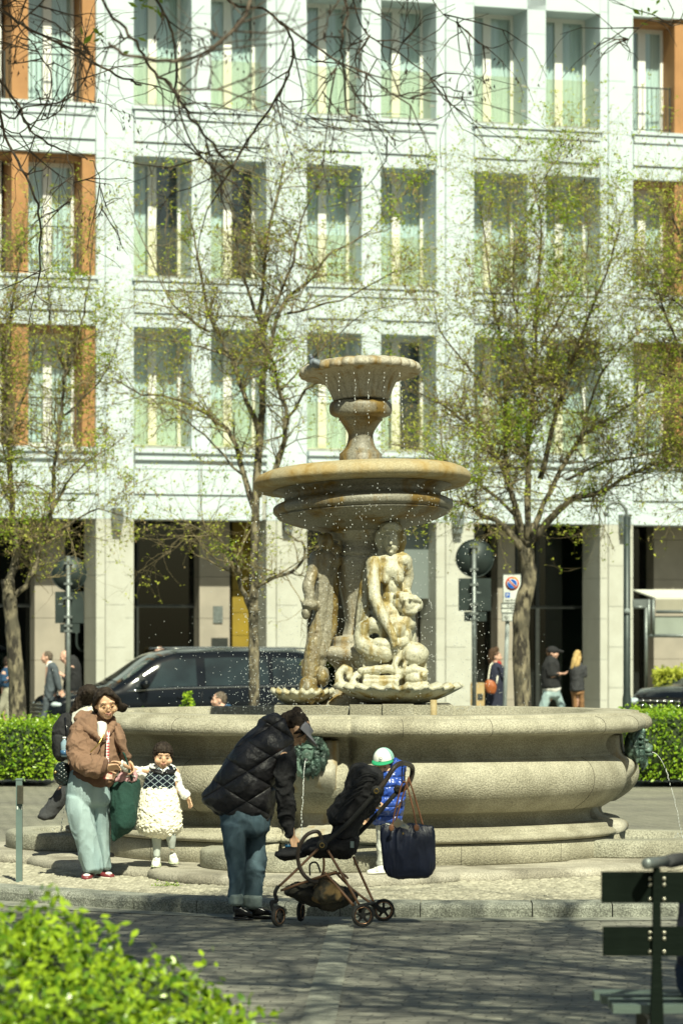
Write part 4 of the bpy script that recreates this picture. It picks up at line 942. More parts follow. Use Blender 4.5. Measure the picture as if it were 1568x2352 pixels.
hedge('clipped_hedge', 'low clipped hedge beside the right end of the basin below the parked car', 4.02, 7.4, 47.4, 49.6, lambda x, y: .92 + .07 * min(1, max(0, (x - 4.3))), 'hedge_far', 9000, .028, 3, GH)
hedge('clipped_hedge', 'hedge behind the basin with one shoot showing above the rim', -3.0, -1.6, 48.0, 49.0, lambda x, y: .80, 'hedge_far', 1500, .028, 6, GH)
rt = thing('bush_shoot', 'bright yellow green shoot poking above the basin rim before the van', 'bush', (W(432, 1600, 47.5).x, 47.5, 0)); mb = MB(); rng = random.Random(2)
for i in range(330):
    z = rng.random(); p = W(432, 1588, 47.5) + Vector((rng.gauss(0, .02 + .07 * z), rng.gauss(0, .08), -z * .5)); u_ = Vector((rng.gauss(0, 1), rng.gauss(0, 1), rng.gauss(0, .6))).normalized(); v_ = u_.orthogonal().normalized(); mb.add([p - u_ * .03, p + v_ * .015, p + u_ * .03, p - v_ * .015], [(0, 1, 2, 3)], False)
mb.build('leaves', M['hedge'], rt); mb = MB(); p = W(432, 1590, 47.5); mb.tube([(p.x, p.y, .0), p], [.012, .004], 6); mb.build('stem', M['twig'], rt)
# tuft growing at the step
rt = thing('weed_tuft', 'small green weed growing from the pebbles against the stone step', 'plant', tuple(W(385, 2040, 26.0)[:2]) + (.07,)); mb = MB()
for i in range(260):
    p = W(385, 2036, 25.95) + Vector((rng.gauss(0, .055), rng.gauss(0, .02), abs(rng.gauss(0, .02)) - .012)); u_ = Vector((rng.gauss(0, 1), rng.gauss(0, 1), rng.gauss(0, .8))).normalized(); v_ = u_.orthogonal().normalized(); mb.add([p - u_ * .008, p + v_ * .005, p + u_ * .008, p - v_ * .005], [(0, 1, 2, 3)], False)
mb.build('leaves', M['hedge'], rt)
mb = MB(); 
for i in range(9): p = W(385, 2042, 25.97) + Vector((rng.gauss(0, .05), 0, 0)); mb.tube([p + Vector((0, .03, -.01)), p + Vector((rng.gauss(0, .02), -.01, .03))], [.002, .001], 4)
mb.build('stems', M['twig'], rt)
# reddish shrub in a planter behind the parked car
hedge('shrub', 'pale olive and reddish shrub behind the dark parked car', 6.35, 9.2, 69, 70, lambda x, y: 1.32, 'leaf_bud', 5000, .05, 5)
# ================================================================= people
M['skin'] = pm('skin', (.66, .42, .27), (.60, .37, .23), 18, .5, spec=.35)
M['skin_pale'] = pm('skin_pale', (.62, .38, .28), (.56, .33, .24), 18, .5, spec=.35)
M['lips'] = pm('lips', (.48, .22, .16), None, 5, .5); M['eye'] = pm('eye_dark', (.07, .045, .03), None, 5, .6); M['eyewhite'] = pm('eye_white', (.42, .38, .34), None, 5, .5)
def hairmat(n, a, b): return pm(n, a, b, 30, .55, .6, 60, stretch=(1.5, 1.5, .12), spec=.12)
M['hair_black'] = hairmat('hair_black', (.020, .015, .012), (.045, .034, .026)); M['hair_brown'] = hairmat('hair_brown', (.10, .06, .035), (.05, .03, .02)); M['hair_blond'] = hairmat('hair_blond', (.58, .42, .18), (.42, .28, .11)); M['hair_grey'] = hairmat('hair_grey', (.16, .13, .10), (.09, .07, .05))
def cloth(n, c, k=.72, rough=.9, bump=.35, bs=40): return pm(n, c, tuple(x * k for x in c), 6, rough, bump, bs)
M['brown_fleece'] = cloth('brown_fleece', (.23, .135, .085), .85, .95, .25, 30); M['brown_dark'] = cloth('brown_rib', (.14, .075, .045)); M['white_cotton'] = cloth('white_cotton', (.78, .77, .72), .92, .9, .15, 30)
M['light_denim'] = pm('light_denim', (.36, .47, .47), (.25, .35, .36), 5, .9, .3, 200, stretch=(1, 1, .3)); M['blue_denim'] = pm('blue_denim', (.055, .10, .13), (.145, .225, .27), 7, .9, .35, 200, stretch=(1, 1, .35)); M['denim_cuff'] = cloth('pale_denim_cuff', (.32, .40, .38))
M['black_cloth'] = cloth('black_cloth', (.018, .018, .020)); M['black_leather'] = pm('black_leather', (.012, .012, .014), None, 5, .22); M['charcoal'] = cloth('charcoal_denim', (.05, .052, .055))
M['cream'] = cloth('cream_fabric', (.88, .84, .68), .93, .9, .2, 60); M['grey_tights'] = cloth('pale_grey_tights', (.48, .52, .48), .95, .9, .1); M['shoe_white'] = pm('white_shoe', (.74, .74, .66), (.62, .62, .52), 14, .6); M['burgundy'] = pm('burgundy_leather', (.20, .035, .04), None, 6, .4)
M['green_tote'] = cloth('dark_green_canvas', (.012, .055, .040)); M['navy'] = pm('navy_nylon', (.012, .018, .045), (.008, .012, .03), 4, .42, .2, 20); M['tan_leather'] = pm('tan_leather', (.27, .12, .06), None, 8, .5)
M['suit'] = cloth('grey_suit', (.085, .105, .12), .8); M['navy_cloth'] = cloth('navy_cloth', (.022, .026, .050)); M['dark_jacket'] = cloth('dark_jacket', (.02, .021, .022)); M['blue_top'] = cloth('blue_top', (.02, .07, .15)); M['beige'] = cloth('beige_trousers', (.36, .35, .26)); M['tan_trousers'] = cloth('tan_trousers', (.30, .16, .07)); M['orange_leather'] = pm('orange_leather', (.38, .11, .03), None, 8, .5)
M['red_cloth'] = cloth('red_scarf', (.45, .03, .02)); M['gold'] = pm('gold_metal', (.6, .42, .14), None, 5, .3, metal=.9); M['pink'] = cloth('pink_shopper', (.62, .36, .38)); M['gold_frame'] = M['gold']
def puffer(name, c, k, rough, vertical=False, dist=.03):
    m, nt, b = newmat(name); L = nt.links; b.inputs['Base Color'].default_value = (*c, 1); b.inputs['Roughness'].default_value = rough
    tc = nn(nt, 'ShaderNodeTexCoord'); sx = nn(nt, 'ShaderNodeSeparateXYZ'); L.new(tc.outputs['Object'], sx.inputs[0])
    outs = []
    for sgn in ((.62, -.62) if not vertical else (0,)):
        ma = nn(nt, 'ShaderNodeMath', operation='MULTIPLY_ADD'); ma.inputs[1].default_value = sgn; L.new(sx.outputs[0], ma.inputs[0]); L.new(sx.outputs[2], ma.inputs[2])
        mk = nn(nt, 'ShaderNodeMath', operation='MULTIPLY'); mk.inputs[1].default_value = k; L.new(ma.outputs[0], mk.inputs[0])
        si = nn(nt, 'ShaderNodeMath', operation='SINE'); L.new(mk.outputs[0], si.inputs[0]); ab = nn(nt, 'ShaderNodeMath', operation='ABSOLUTE'); L.new(si.outputs[0], ab.inputs[0])
        pw = nn(nt, 'ShaderNodeMath', operation='POWER'); pw.inputs[1].default_value = .4; L.new(ab.outputs[0], pw.inputs[0]); outs.append(pw.outputs[0])
    h = outs[0]
    if len(outs) > 1: mu = nn(nt, 'ShaderNodeMath', operation='MULTIPLY'); L.new(outs[0], mu.inputs[0]); L.new(outs[1], mu.inputs[1]); h = mu.outputs[0]
    no = nn(nt, 'ShaderNodeTexNoise'); no.inputs['Scale'].default_value = 16; no.inputs['Detail'].default_value = 3; L.new(tc.outputs['Object'], no.inputs[0])
    ad = nn(nt, 'ShaderNodeMath', operation='MULTIPLY_ADD'); ad.inputs[1].default_value = .6; L.new(no.outputs[0], ad.inputs[0]); L.new(h, ad.inputs[2])
    bp = nn(nt, 'ShaderNodeBump'); bp.inputs['Strength'].default_value = 1; bp.inputs['Distance'].default_value = dist; L.new(ad.outputs[0], bp.inputs['Height']); L.new(bp.outputs[0], b.inputs['Normal']); return m
M['black_puffer'] = puffer('black_puffer', (.022, .021, .024), 15, .48); M['blue_puffer'] = puffer('blue_puffer', (.025, .07, .33), 42, .3, True, .02); M['quilted_black'] = puffer('quilted_black', (.01, .018, .018), 90, .3, dist=.008)

def hframe(yaw, pitch, roll=0):
    """x = the head's right-to-left axis, y = towards the face, z = up; yaw 0 faces the camera, positive turns to the picture's right"""
    return Matrix.Rotation(R(yaw), 3, 'Z') @ Matrix.Rotation(R(roll), 3, 'Y') @ Matrix.Rotation(R(pitch), 3, 'X') @ Matrix(((1, 0, 0), (0, -1, 0), (0, 0, 1)))
# note: face direction is -Y (towards the camera) in the world
def head_parts(mb, c, h, Fm, ch=0):
    k = h / .22; c = Vector(c)
    def e(x, y, z, rx, ry, rz): mb.ell(c + Fm @ Vector((x * k, y * k, z * k)), (rx * k, ry * k, rz * k), Fm, 16, 10)
    e(0, -.012, .025, .074, .092, .085); e(0, .022, -.02, .064 + ch * .008, .062, .075); e(0, .045, -.072, .036, .036, .034); e(0, .030, -.05, .054, .05, .045)
    e(0, .090 - ch * .004, -.012, .011, .014, .022); e(0, .097 - ch * .008, -.027, .015 - ch * .002, .012, .010)                       # nose
    e(-.03, .074, .028, .026, .012, .010); e(.03, .074, .028, .026, .012, .010)                      # brow ridge
    e(-.036 - ch * .01, .060, -.03, .026 + ch * .006, .024, .024 + ch * .004); e(.036 + ch * .01, .060, -.03, .026 + ch * .006, .024, .024 + ch * .004)                    # cheeks
    e(0, .082, -.054, .020, .012, .010); e(-.029, .064, .004, .024, .016, .022); e(.029, .064, .004, .024, .016, .022)
    for s in (-1, 1): e(s * .075, -.005, -.008, .010, .018, .028)
def face_bits(root, c, h, Fm, glasses=False, lip='lips', brow='hair_black', down=False):
    k = h / .22; c = Vector(c); q = lambda x, y, z: c + Fm @ Vector((x * k, y * k, z * k))
    for s in (-1, 1):
        mb = MB(); mb.ell(q(s * .030, .083, .006), ((.014 if not down else .010) * k, .006 * k, (.0033 if not down else .002) * k), Fm, 12, 8); o = mb.build('eye', M['eyewhite' if not down else 'skin'], root)
        mb = MB(); mb.ell(q(s * .030, .0880, .006), (.0050 * k, .003 * k, (.0034 if not down else .0014) * k), Fm, 10, 8); mb.path([q(s * .046, .081, .010), q(s * .03, .089, .0135), q(s * .014, .086, .010)], [.0010 * k, .0016 * k, .0009 * k], 6); mb.remesh(.0014, 0); mb.build('iris', M['eye'], o)
        mb = MB(); mb.path([q(s * .050, .078, .030), q(s * .030, .090, .036), q(s * .014, .088, .031)], [.001 * k, .0018 * k, .0014 * k], 6); mb.build('eyebrow', M[brow], root)
    mb = MB(); mb.path([q(-.022, .080, -.052), q(-.008, .0925, -.048), q(0, .094, -.050), q(.008, .0925, -.048), q(.022, .080, -.052)], [.0025 * k, .0045 * k, .004 * k, .0045 * k, .0025 * k], 8); mb.path([q(-.016, .085, -.056), q(0, .093, -.060), q(.016, .085, -.056)], [.003 * k, .0055 * k, .003 * k], 8); mb.build('mouth', M[lip], root)
    if glasses:
        mb = MB()
        for s in (-1, 1):
            mb.tube([q(s * .034 + .027 * math.cos(t / 24 * 2 * math.pi), .098, -.006 + .023 * math.sin(t / 24 * 2 * math.pi)) for t in range(25)], .0007 * k, 5)
            mb.tube([q(s * .060, .095, .0), q(s * .078, .03, .005), q(s * .080, -.01, .006)], .0011 * k, 5)
        mb.tube([q(-.008, .100, .0), q(0, .103, .003), q(.008, .100, .0)], .0012 * k, 5); mb.build('glasses', M['gold_frame'], root)
def hand_parts(mb, w, d, n, size=.17, curl=.5, side=1, spread=.12):
    """w wrist, d pointing direction, n palm normal, side +1/-1 thumb side; palm, four fingers and thumb"""
    d = Vector(d).normalized(); n = Vector(n); n = (n - d * n.dot(d)).normalized(); t = d.cross(n) * side; w = Vector(w); k = size / .17
    P = lambda a, b, c: w + d * a * k + t * b * k + n * c * k
    for b in (-.028, -.010, .010, .028): mb.path([P(.0, b * .55, 0), P(.05, b, 0), P(.085, b * 1.05, .0)], [.015 * k, .0125 * k, .0105 * k], 8)
    for i, (b, L) in enumerate(((.031, .068), (.0105, .078), (-.0105, .072), (-.031, .056))):
        p = P(.085, b, 0); a = curl * .5; pts = [p]; rr = [.0095 * k]
        for j, f in enumerate((.45, .32, .23)):
            dv = d * math.cos(a) + n * math.sin(a) + t * spread * (b / .03); pts.append(pts[-1] + dv.normalized() * L * f * k); rr.append((.0088 - .0011 * j) * k); a += curl
        mb.path(pts, rr, 8)
    pts = [P(.018, .026, .004), P(.045, .048, .012), P(.070, .058, .022), P(.090, .056, .032)]; mb.path(pts, [.014 * k, .0115 * k, .0095 * k, .0080 * k], 8)
def blob(items, P, Y, voxel, smooth=3, sc=900):
    mb = MB()
    for it in items:
        if it[0] == 'p': mb.path([P(x, y, Y + d) for x, y, d, r in it[1]], [r for x, y, d, r in it[1]])
        elif it[0] == 'e': mb.ell(P(it[1], it[2], Y + it[3]), it[4])
        elif it[0] == 's': sil(mb, it[1], P, Y, 20, 3)
        elif it[0] == 'f': it[1](mb)
    return mb.remesh(voxel, smooth)
def garment(name, rowsets, P, Y, mat, root, voxel=.008, wr=.006, ws=9, st=(1, 1, .5), smooth=2, seed=0, disp=0, dsc=20):
    mb = MB()
    for rows in rowsets:
        if isinstance(rows, tuple) and rows[0] == 'p': mb.path([P(x, y, Y + d) for x, y, d, r in rows[1]], [r for x, y, d, r in rows[1]])
        elif callable(rows): rows(mb)
        else: sil(mb, rows, P, Y, 28, 4)
    mb.remesh(voxel, smooth, disp, dsc); mb.wrinkle(wr, ws, st, seed + 1)
    if wr > .002: mb.folds(wr * .95, ws * 1.1, st, seed + 5)
    return mb.build(name, mat, root)
def shoe(mb, heel, toe, wd, h):
    heel = Vector(heel); toe = Vector(toe); d = toe - heel; L = d.length; d.normalize(); t = Vector((-d.y, d.x, 0)); rs = []
    for f, a, b in ((0, .62, .95), (.06, .80, 1.0), (.25, .85, 1.0), (.45, .88, .78), (.65, 1.0, .58), (.85, .92, .48), (.97, .6, .38), (1, .3, .25)):
        c = heel + d * L * f; row = []
        for j in range(16):
            an = 2 * math.pi * j / 16; y = math.cos(an); z = math.sin(an)
            row.append(c + t * wd * .5 * a * math.copysign(abs(y) ** .7, y) + Vector((0, 0, h * b * .5 * (1 + math.copysign(abs(z) ** .6, z)))))
        rs.append(row)
    mb.rings(rs); return mb
def sole(heel, toe, wd, h, z=0):
    mb = MB(); shoe(mb, Vector(heel) + Vector((0, 0, z)), Vector(toe) + Vector((0, 0, z)), wd * 1.06, h * 2.0); return mb

# ---------------------------------------------------------------- woman in the brown hoodie
Y = 26.8; b0 = C2(430, 1690, Y)
r = thing('person', 'woman in brown hoodie and wide pale jeans looking down at the girl', 'person', (b0.x, Y, .06))
hc = C2(507, 396, Y - .03); Fm = hframe(14, 16, -6)
def hw(mb): head_parts(mb, hc, .236, Fm, .7)
def hnd1(mb): hand_parts(mb, C2(505, 868, Y - .255), (1, -.1, .10), (.0, -.6, -.6), .145, .5, 1)
def hnd2(mb): hand_parts(mb, C2(665, 820, Y - .0), (.45, -.15, -.9), (-.3, -.6, -.4), .145, .8, -1)
body = [('f', hw), ('p', [(492, 470, .03, .055), (480, 560, .05, .06)]), ('f', hnd1), ('f', hnd2), ('p', [(480, 560, .05, .08), (455, 700, .05, .12), (440, 860, .04, .12), (420, 960, .04, .13)]), ('p', [(305, 590, .04, .04), (295, 770, -.06, .035), (400, 850, -.16, .030), (505, 866, -.255, .025)]), ('p', [(590, 610, .04, .035), (632, 740, -.01, .03), (660, 820, .0, .022)]),
 ('p', [(340, 960, .03, .08), (340, 1290, -.01, .045), (400, 1620, .0, .035)]), ('p', [(450, 960, .06, .08), (482, 1290, .13, .04), (505, 1600, .17, .03)])]
blob(body, C2, Y, .0065, 2).build('body', M['skin'], r)
face_bits(r, hc, .236, Fm, True, down=True)
kq = .236 / .22; q = lambda x, y, z: hc + Fm @ Vector((x * kq, y * kq, z * kq))
mb = MB(); mb.ell(q(0, -.026, .042), (.082, .092, .082), Fm); mb.path([q(-.015, .050, .104), q(.035, .074, .085), q(.070, .056, .055), q(.086, .02, .0)], [.016, .016, .018, .020]); mb.path([q(-.02, .050, .102), q(-.052, .056, .078), q(-.076, .03, .04), q(-.083, .0, .0)], [.014, .014, .014, .016])
mb.path([q(-.01, .040, .104), q(-.050, .020, .085), q(-.074, -.02, .04), q(-.074, -.04, -.03), q(-.06, -.05, -.085)], [.018, .020, .022, .024, .018]); mb.path([q(.0, .050, .098), q(.045, .052, .080), q(.076, .030, .035), q(.092, .0, -.02), q(.135, -.03, -.045), q(.175, -.04, -.055)], [.020, .022, .020, .030, .024, .005])
mb.path([q(.07, .0, .03), q(.095, -.03, -.04), q(.13, -.05, -.075), q(.16, -.05, -.07)], [.035, .04, .026, .006]); mb.path([q(0, -.07, .0), q(-.02, -.08, -.06), q(-.05, -.06, -.09)], [.05, .05, .03])
mb.remesh(.006, 2, .008, 30); mb.build('hair', M['hair_black'], r)
garment('shirt', [[(440, 535, 515, 545, .05), (440, 590, 515, 600, .08), (430, 660, 520, 670, .08)]], C2, Y - .045, M['white_cotton'], r, .007, .003)
garment('hoodie', [
 [(350, 480, 560, 535, .08, .05), (272, 535, 612, 560, .11, .05), (240, 620, 640, 640, .14, .05), (238, 760, 640, 780, .15, .04), (240, 880, 590, 900, .15, .03), (250, 930, 560, 985, .145, .03)]], C2, Y, M['brown_fleece'], r, .008, .013, 9, (1, 1, 1), 2, 3)
garment('sleeve', [[(278, 535, 375, 560, .08, .03), (222, 640, 385, 660, .10, -.02), (216, 760, 400, 740, .10, -.08), (258, 852, 430, 776, .085, -.14), (375, 936, 480, 795, .075, -.20), (470, 940, 508, 800, .070, -.235)]], C2, Y, M['brown_fleece'], r, .007, .016, 11, (1, 1, 1), 1, 4)
garment('sleeve', [[(560, 555, 622, 590, .08, .03), (572, 650, 650, 655, .08, -.03), (600, 740, 668, 735, .07, -.02), (615, 805, 690, 785, .055, .0)]], C2, Y, M['brown_fleece'], r, .007, .010, 11, (1, 1, 1), 1, 5)
garment('hood', [('p', [(330, 468, .12, .030), (300, 510, .06, .034), (350, 570, -.04, .032), (420, 620, -.09, .028), (462, 655, -.11, .018)]), ('p', [(400, 478, .12, .034), (330, 480, .12, .030), (335, 535, .04, .036), (405, 600, -.06, .024)]), ('p', [(548, 505, .06, .030), (555, 550, -.01, .032), (525, 612, -.08, .026), (480, 660, -.115, .018)]), ('p', [(420, 485, .12, .036), (540, 510, .10, .036)])], C2, Y, M['brown_fleece'], r, .007, .006, 12, (1, 1, 1), 2, 6)
mb = MB(); mb.tube([C2(470, 665, Y - .118), C2(465, 780, Y - .118), C2(440, 960, Y - .118)], .0035, 5); mb.build('zip', M['brown_dark'], r)
garment('cuff', [[(462, 940, 500, 800, .075, -.228), (486, 934, 518, 806, .070, -.245)]], C2, Y, M['brown_dark'], r, .007, .003)
garment('waistband', [[(246, 905, 575, 930, .175, .02), (255, 950, 545, 992, .165, .02)]], C2, Y, M['brown_dark'], r, .008, .004)
garment('jeans', [
 [(225, 900, 530, 960, .15, .03), (212, 1000, 540, 1020, .16, .03), (212, 1100, 540, 1110, .14, .03)],
 [(214, 1080, 395, 1080, .12, .01), (225, 1200, 415, 1200, .11, -.02), (255, 1330, 440, 1330, .11, -.02), (290, 1470, 465, 1470, .115, .0), (330, 1630, 490, 1615, .12, .0)],
 [(385, 1080, 540, 1080, .11, .06), (405, 1200, 538, 1200, .10, .10), (425, 1330, 538, 1330, .10, .14), (455, 1470, 540, 1470, .10, .17), (470, 1600, 545, 1600, .10, .18)]],
 C2, Y, M['light_denim'], r, .008, .016, 6, (1, 1, .35), 2, 8)
for hx, tx, hy, dy in ((375, 372, 1665, 0), (455, 545, 1640, .14)):
    hl = C2(hx, 1700, Y + dy); tt = C2(tx, 1700, Y + dy); hl.z = .075; tt.z = .075
    if hx == 375: hl = hl + Vector((.01, .10, 0)); tt = tt + Vector((-.005, -.14, 0))
    else: tt = tt + Vector((.02, -.06, 0)); hl = hl + Vector((-.06, .06, 0))
    o = shoe(MB(), hl, tt, .09, .075).build('shoe', M['burgundy'], r); sole(hl, tt, .09, .013, -.003).build('sole', M['shoe_white'], o)
    d_ = (tt - hl).normalized(); mb = MB(); mb.ell(hl + (tt - hl) * .78 + Vector((0, 0, .032)), (.03, .04, .016)); mb.build('toe_patch', M['white_cotton'], o)
mb = MB(); pts = smooth_path([C2(525, 598, Y - .17), C2(520, 700, Y - .20), C2(518, 800, Y - .21), C2(516, 880, Y - .22)], 6); 
mb.rings([[p + Vector((-.011, 0, 0)), p + Vector((.011, 0, 0)), p + Vector((.011, .003, 0)), p + Vector((-.011, .003, 0))] for p in pts], True, True, False)
m, nt, b = newmat('checked_strap'); L_ = nt.links; tc = nn(nt, 'ShaderNodeTexCoord'); mp = nn(nt, 'ShaderNodeMapping'); mp.inputs['Rotation'].default_value = (0, R(45), 0); L_.new(tc.outputs['Object'], mp.inputs[0]); ck = nn(nt, 'ShaderNodeTexChecker'); ck.inputs['Scale'].default_value = 62; ck.inputs[1].default_value = (.45, .04, .05, 1); ck.inputs[2].default_value = (.75, .68, .66, 1); L_.new(mp.outputs[0], ck.inputs[0]); L_.new(ck.outputs[0], b.inputs['Base Color']); M['checks'] = m
mb.build('phone_strap', M['checks'], r)
mb = MB(); p = C2(520, 915, Y - .235); mb.box(p.x - .036, p.x + .036, p.y, p.y + .01, p.z - .04, p.z + .04); mb.build('phone_pouch', pm('patterned_pouch', (.62, .30, .24), (.75, .68, .55), 45, .5, c3=(.5, .06, .05), s3=30), r)
mb = MB(); pts = smooth_path([C2(490, 628, Y - .15), C2(455, 690, Y - .19), C2(395, 752, Y - .19)], 9)
for i, p in enumerate(pts): mb.ell(p, (.006, .004, .008), None, 6, 4)
mb.remesh(.003, 0); mb.build('bag_chain', M['gold'], r)
o = thing('shoulder_bag', 'small quilted black bag at the hip of the woman in brown', 'bag', tuple(C2(180, 985, Y - .02)))
garment('bag_body', [[(150, 835, 235, 850, .03), (120, 880, 248, 900, .05), (118, 940, 250, 950, .05), (150, 985, 225, 995, .03)]], C2, Y - .02, M['quilted_black'], o, .006, .004); mb = MB(); mb.ell(C2(133, 902, Y - .075), (.012, .006, .010)); mb.build('clasp', M['gold'], o)
o = thing('tote_bag', 'large dark green cloth tote hanging from the arm of the woman in brown', 'bag', tuple(C2(640, 1390, Y + .05)))
garment('bag_body', [[(515, 965, 755, 960, .05), (520, 1060, 755, 1050, .08), (535, 1200, 745, 1180, .09), (545, 1300, 730, 1290, .08), (545, 1392, 700, 1335, .03)]], C2, Y + .06, M['green_tote'], o, .008, .014, 7, (1, 1, .4), 2, 4)
mb = MB(); mb.tube(smooth_path([C2(560, 980, Y), C2(590, 800, Y - .02), C2(622, 755, Y - .06), C2(650, 790, Y - .08), C2(700, 965, Y)], 6), .008, 6); mb.tube(smooth_path([C2(600, 975, Y + .1), C2(620, 830, Y + .05), C2(640, 760, Y + .04), C2(665, 800, Y + .04), C2(730, 965, Y + .1)], 6), .008, 6); mb.build('handles', M['green_tote'], o)
o = thing('shopping_bag', 'pink patterned cloth folded over the tote by the girl\'s sleeve', 'bag', tuple(C2(680, 960, Y - .06))); garment('cloth', [[(640, 870, 720, 870, .02), (600, 920, 740, 925, .03), (560, 965, 735, 958, .03)]], C2, Y + .03, M['pink'], o, .006, .008, 20); mb = MB(); mb.tube([C2(650, 935, Y - .005), C2(690, 925, Y - .005), C2(725, 935, Y)], .006, 6); mb.build('trim', M['white_cotton'], o)

# ---------------------------------------------------------------- little girl
Y = 27.0; r = thing('person', 'little girl in a cream rosette skirt and sequin top holding a hand', 'person', tuple(C2(900, 1600, Y)))
hc = C2(926, 786, Y - .02); Fm = hframe(10, 8, 3); gh = .20
def hw(mb): head_parts(mb, hc, gh, Fm, 1)
def gh1(mb): hand_parts(mb, C2(608, 833, Y - .36), (-1, -.1, .12), (0, -.4, -.8), .095, .6, -1)
def gh2(mb): hand_parts(mb, C2(1112, 1092, Y - .08), (.35, -.25, -1), (-.6, -.5, 0), .105, .35, -1, .3)
blob([('f', hw), ('p', [(925, 850, .02, .035), (925, 900, .02, .04)]), ('f', gh1), ('f', gh2), ('p', [(925, 900, .02, .07), (910, 1050, .02, .09)]), ('p', [(830, 900, .0, .022), (735, 890, -.11, .018), (690, 878, -.20, .018), (608, 836, -.36, .016)]), ('p', [(1020, 900, .0, .03), (1045, 1030, -.03, .026), (1112, 1092, -.08, .02)]), ('p', [(880, 1200, .02, .05), (880, 1400, .0, .024), (880, 1520, .0, .02)]), ('p', [(975, 1200, .02, .05), (982, 1370, -.045, .024), (992, 1460, -.03, .02)])], C2, Y, .0055, 2).build('body', M['skin'], r)
face_bits(r, hc, gh, Fm, brow='hair_brown')
kq2 = gh / .22; q = lambda x, y, z: hc + Fm @ Vector((x * kq2, y * kq2, z * kq2))
mb = MB(); mb.ell(q(0, -.020, .036), (.080, .088, .084), Fm); mb.ell(q(0, -.05, .0), (.068, .05, .07), Fm)
for i in range(11): x = -.060 + .012 * i; mb.path([q(x * .35, .020, .112), q(x * .92, .068 - abs(x) * .3, .084), q(x * 1.05, .086 - abs(x) * .35, .046 + .005 * (i % 3))], [.012, .010, .005], 8)
for s in (-1, 1): mb.path([q(s * .072, .02, .06), q(s * .080, .01, .0), q(s * .074, .0, -.05)], [.012, .009, .004], 8)
mb.remesh(.005, 1, .005, 60); mb.build('hair', M['hair_black'], r)
garment('sleeves', [[(820, 860, 790, 960, .055, 0), (740, 862, 745, 935, .045, -.10), (690, 850, 670, 905, .042, -.20), (630, 812, 612, 872, .035, -.33)], [(1010, 880, 1035, 900, .04, 0), (1020, 960, 1062, 940, .045, 0), (1030, 1030, 1085, 1010, .042, -.03), (1085, 1108, 1130, 1062, .035, -.08)], [(815, 865, 1030, 880, .06), (800, 960, 1040, 960, .07)]], C2, Y, M['white_cotton'], r, .006, .010, 14, (1, 1, 1), 2, 2)
# sequined bodice with crossing silver lines
m, nt, b = newmat('sequin_check'); L_ = nt.links; tc = nn(nt, 'ShaderNodeTexCoord'); sx = nn(nt, 'ShaderNodeSeparateXYZ'); L_.new(tc.outputs['Object'], sx.inputs[0]); ps = []
for sg in (.8, -.8):
    a = nn(nt, 'ShaderNodeMath', operation='MULTIPLY_ADD'); a.inputs[1].default_value = sg; L_.new(sx.outputs[0], a.inputs[0]); L_.new(sx.outputs[2], a.inputs[2]); bb = nn(nt, 'ShaderNodeMath', operation='MULTIPLY'); bb.inputs[1].default_value = 60; L_.new(a.outputs[0], bb.inputs[0]); c = nn(nt, 'ShaderNodeMath', operation='SINE'); L_.new(bb.outputs[0], c.inputs[0]); d = nn(nt, 'ShaderNodeMath', operation='ABSOLUTE'); L_.new(c.outputs[0], d.inputs[0]); ps.append(d.outputs[0])
mn = nn(nt, 'ShaderNodeMath', operation='MINIMUM'); L_.new(ps[0], mn.inputs[0]); L_.new(ps[1], mn.inputs[1]); col = ramp(nt, mn.outputs[0], [(.10, (.45, .55, .58)), (.26, (.012, .018, .03))]); L_.new(col, b.inputs['Base Color']); b.inputs['Roughness'].default_value = .22; b.inputs['Metallic'].default_value = .3
vz = nn(nt, 'ShaderNodeTexVoronoi'); vz.inputs['Scale'].default_value = 220; L_.new(tc.outputs['Object'], vz.inputs[0]); bp = nn(nt, 'ShaderNodeBump'); bp.inputs['Strength'].default_value = .8; bp.inputs['Distance'].default_value = .005; L_.new(vz.outputs['Color'], bp.inputs['Height']); L_.new(bp.outputs[0], b.inputs['Normal']); M['sequin'] = m
garment('bodice', [[(820, 862, 1030, 885, .065), (805, 920, 1032, 930, .085), (778, 1010, 1030, 1025, .10), (775, 1035, 1032, 1045, .10)]], C2, Y, M['sequin'], r, .006, .003)
garment('collar', [('p', [(826, 872, -.02, .010), (870, 900, -.070, .014), (925, 916, -.082, .012)]), ('p', [(950, 908, -.082, .012), (1000, 905, -.06, .014), (1022, 884, -.02, .010)]), ('p', [(860, 885, -.055, .012), (925, 898, -.075, .010), (1000, 890, -.05, .012)])], C2, Y, M['black_leather'], r, .005, .002)
mb = MB(); sil(mb, [(778, 1022, 1032, 1030, .10), (746, 1100, 1046, 1100, .13), (730, 1200, 1060, 1200, .15), (728, 1290, 1066, 1290, .155), (748, 1330, 1052, 1336, .145)], C2, Y, 40, 6); rng = random.Random(9); base = list(mb.v); nb_ = len(base) // 40
for _ in range(520):
    i_, j_, t_, u2 = rng.randint(0, nb_ - 2), rng.randint(0, 39), rng.random(), rng.random(); p = (Vector(base[i_ * 40 + j_]).lerp(Vector(base[i_ * 40 + (j_ + 1) % 40]), t_)).lerp(Vector(base[(i_ + 1) * 40 + j_]), u2); s_ = rng.uniform(.009, .017)
    c = C2(900, 1200, Y); out = Vector((p.x - c.x, (p.y - c.y), rng.gauss(0, .05))).normalized(); Mo = out.to_track_quat('Z', 'Y').to_matrix(); mb.ell(p, (s_, s_ * rng.uniform(.6, 1), .010), Mo, 8, 5)
mb.remesh(.0055, 2); mb.folds(.006, 38, (1, 1, 1), 3); mb.folds(.003, 90, (1, 1, 1), 7); mb.build('rosette_skirt', M['cream'], r)
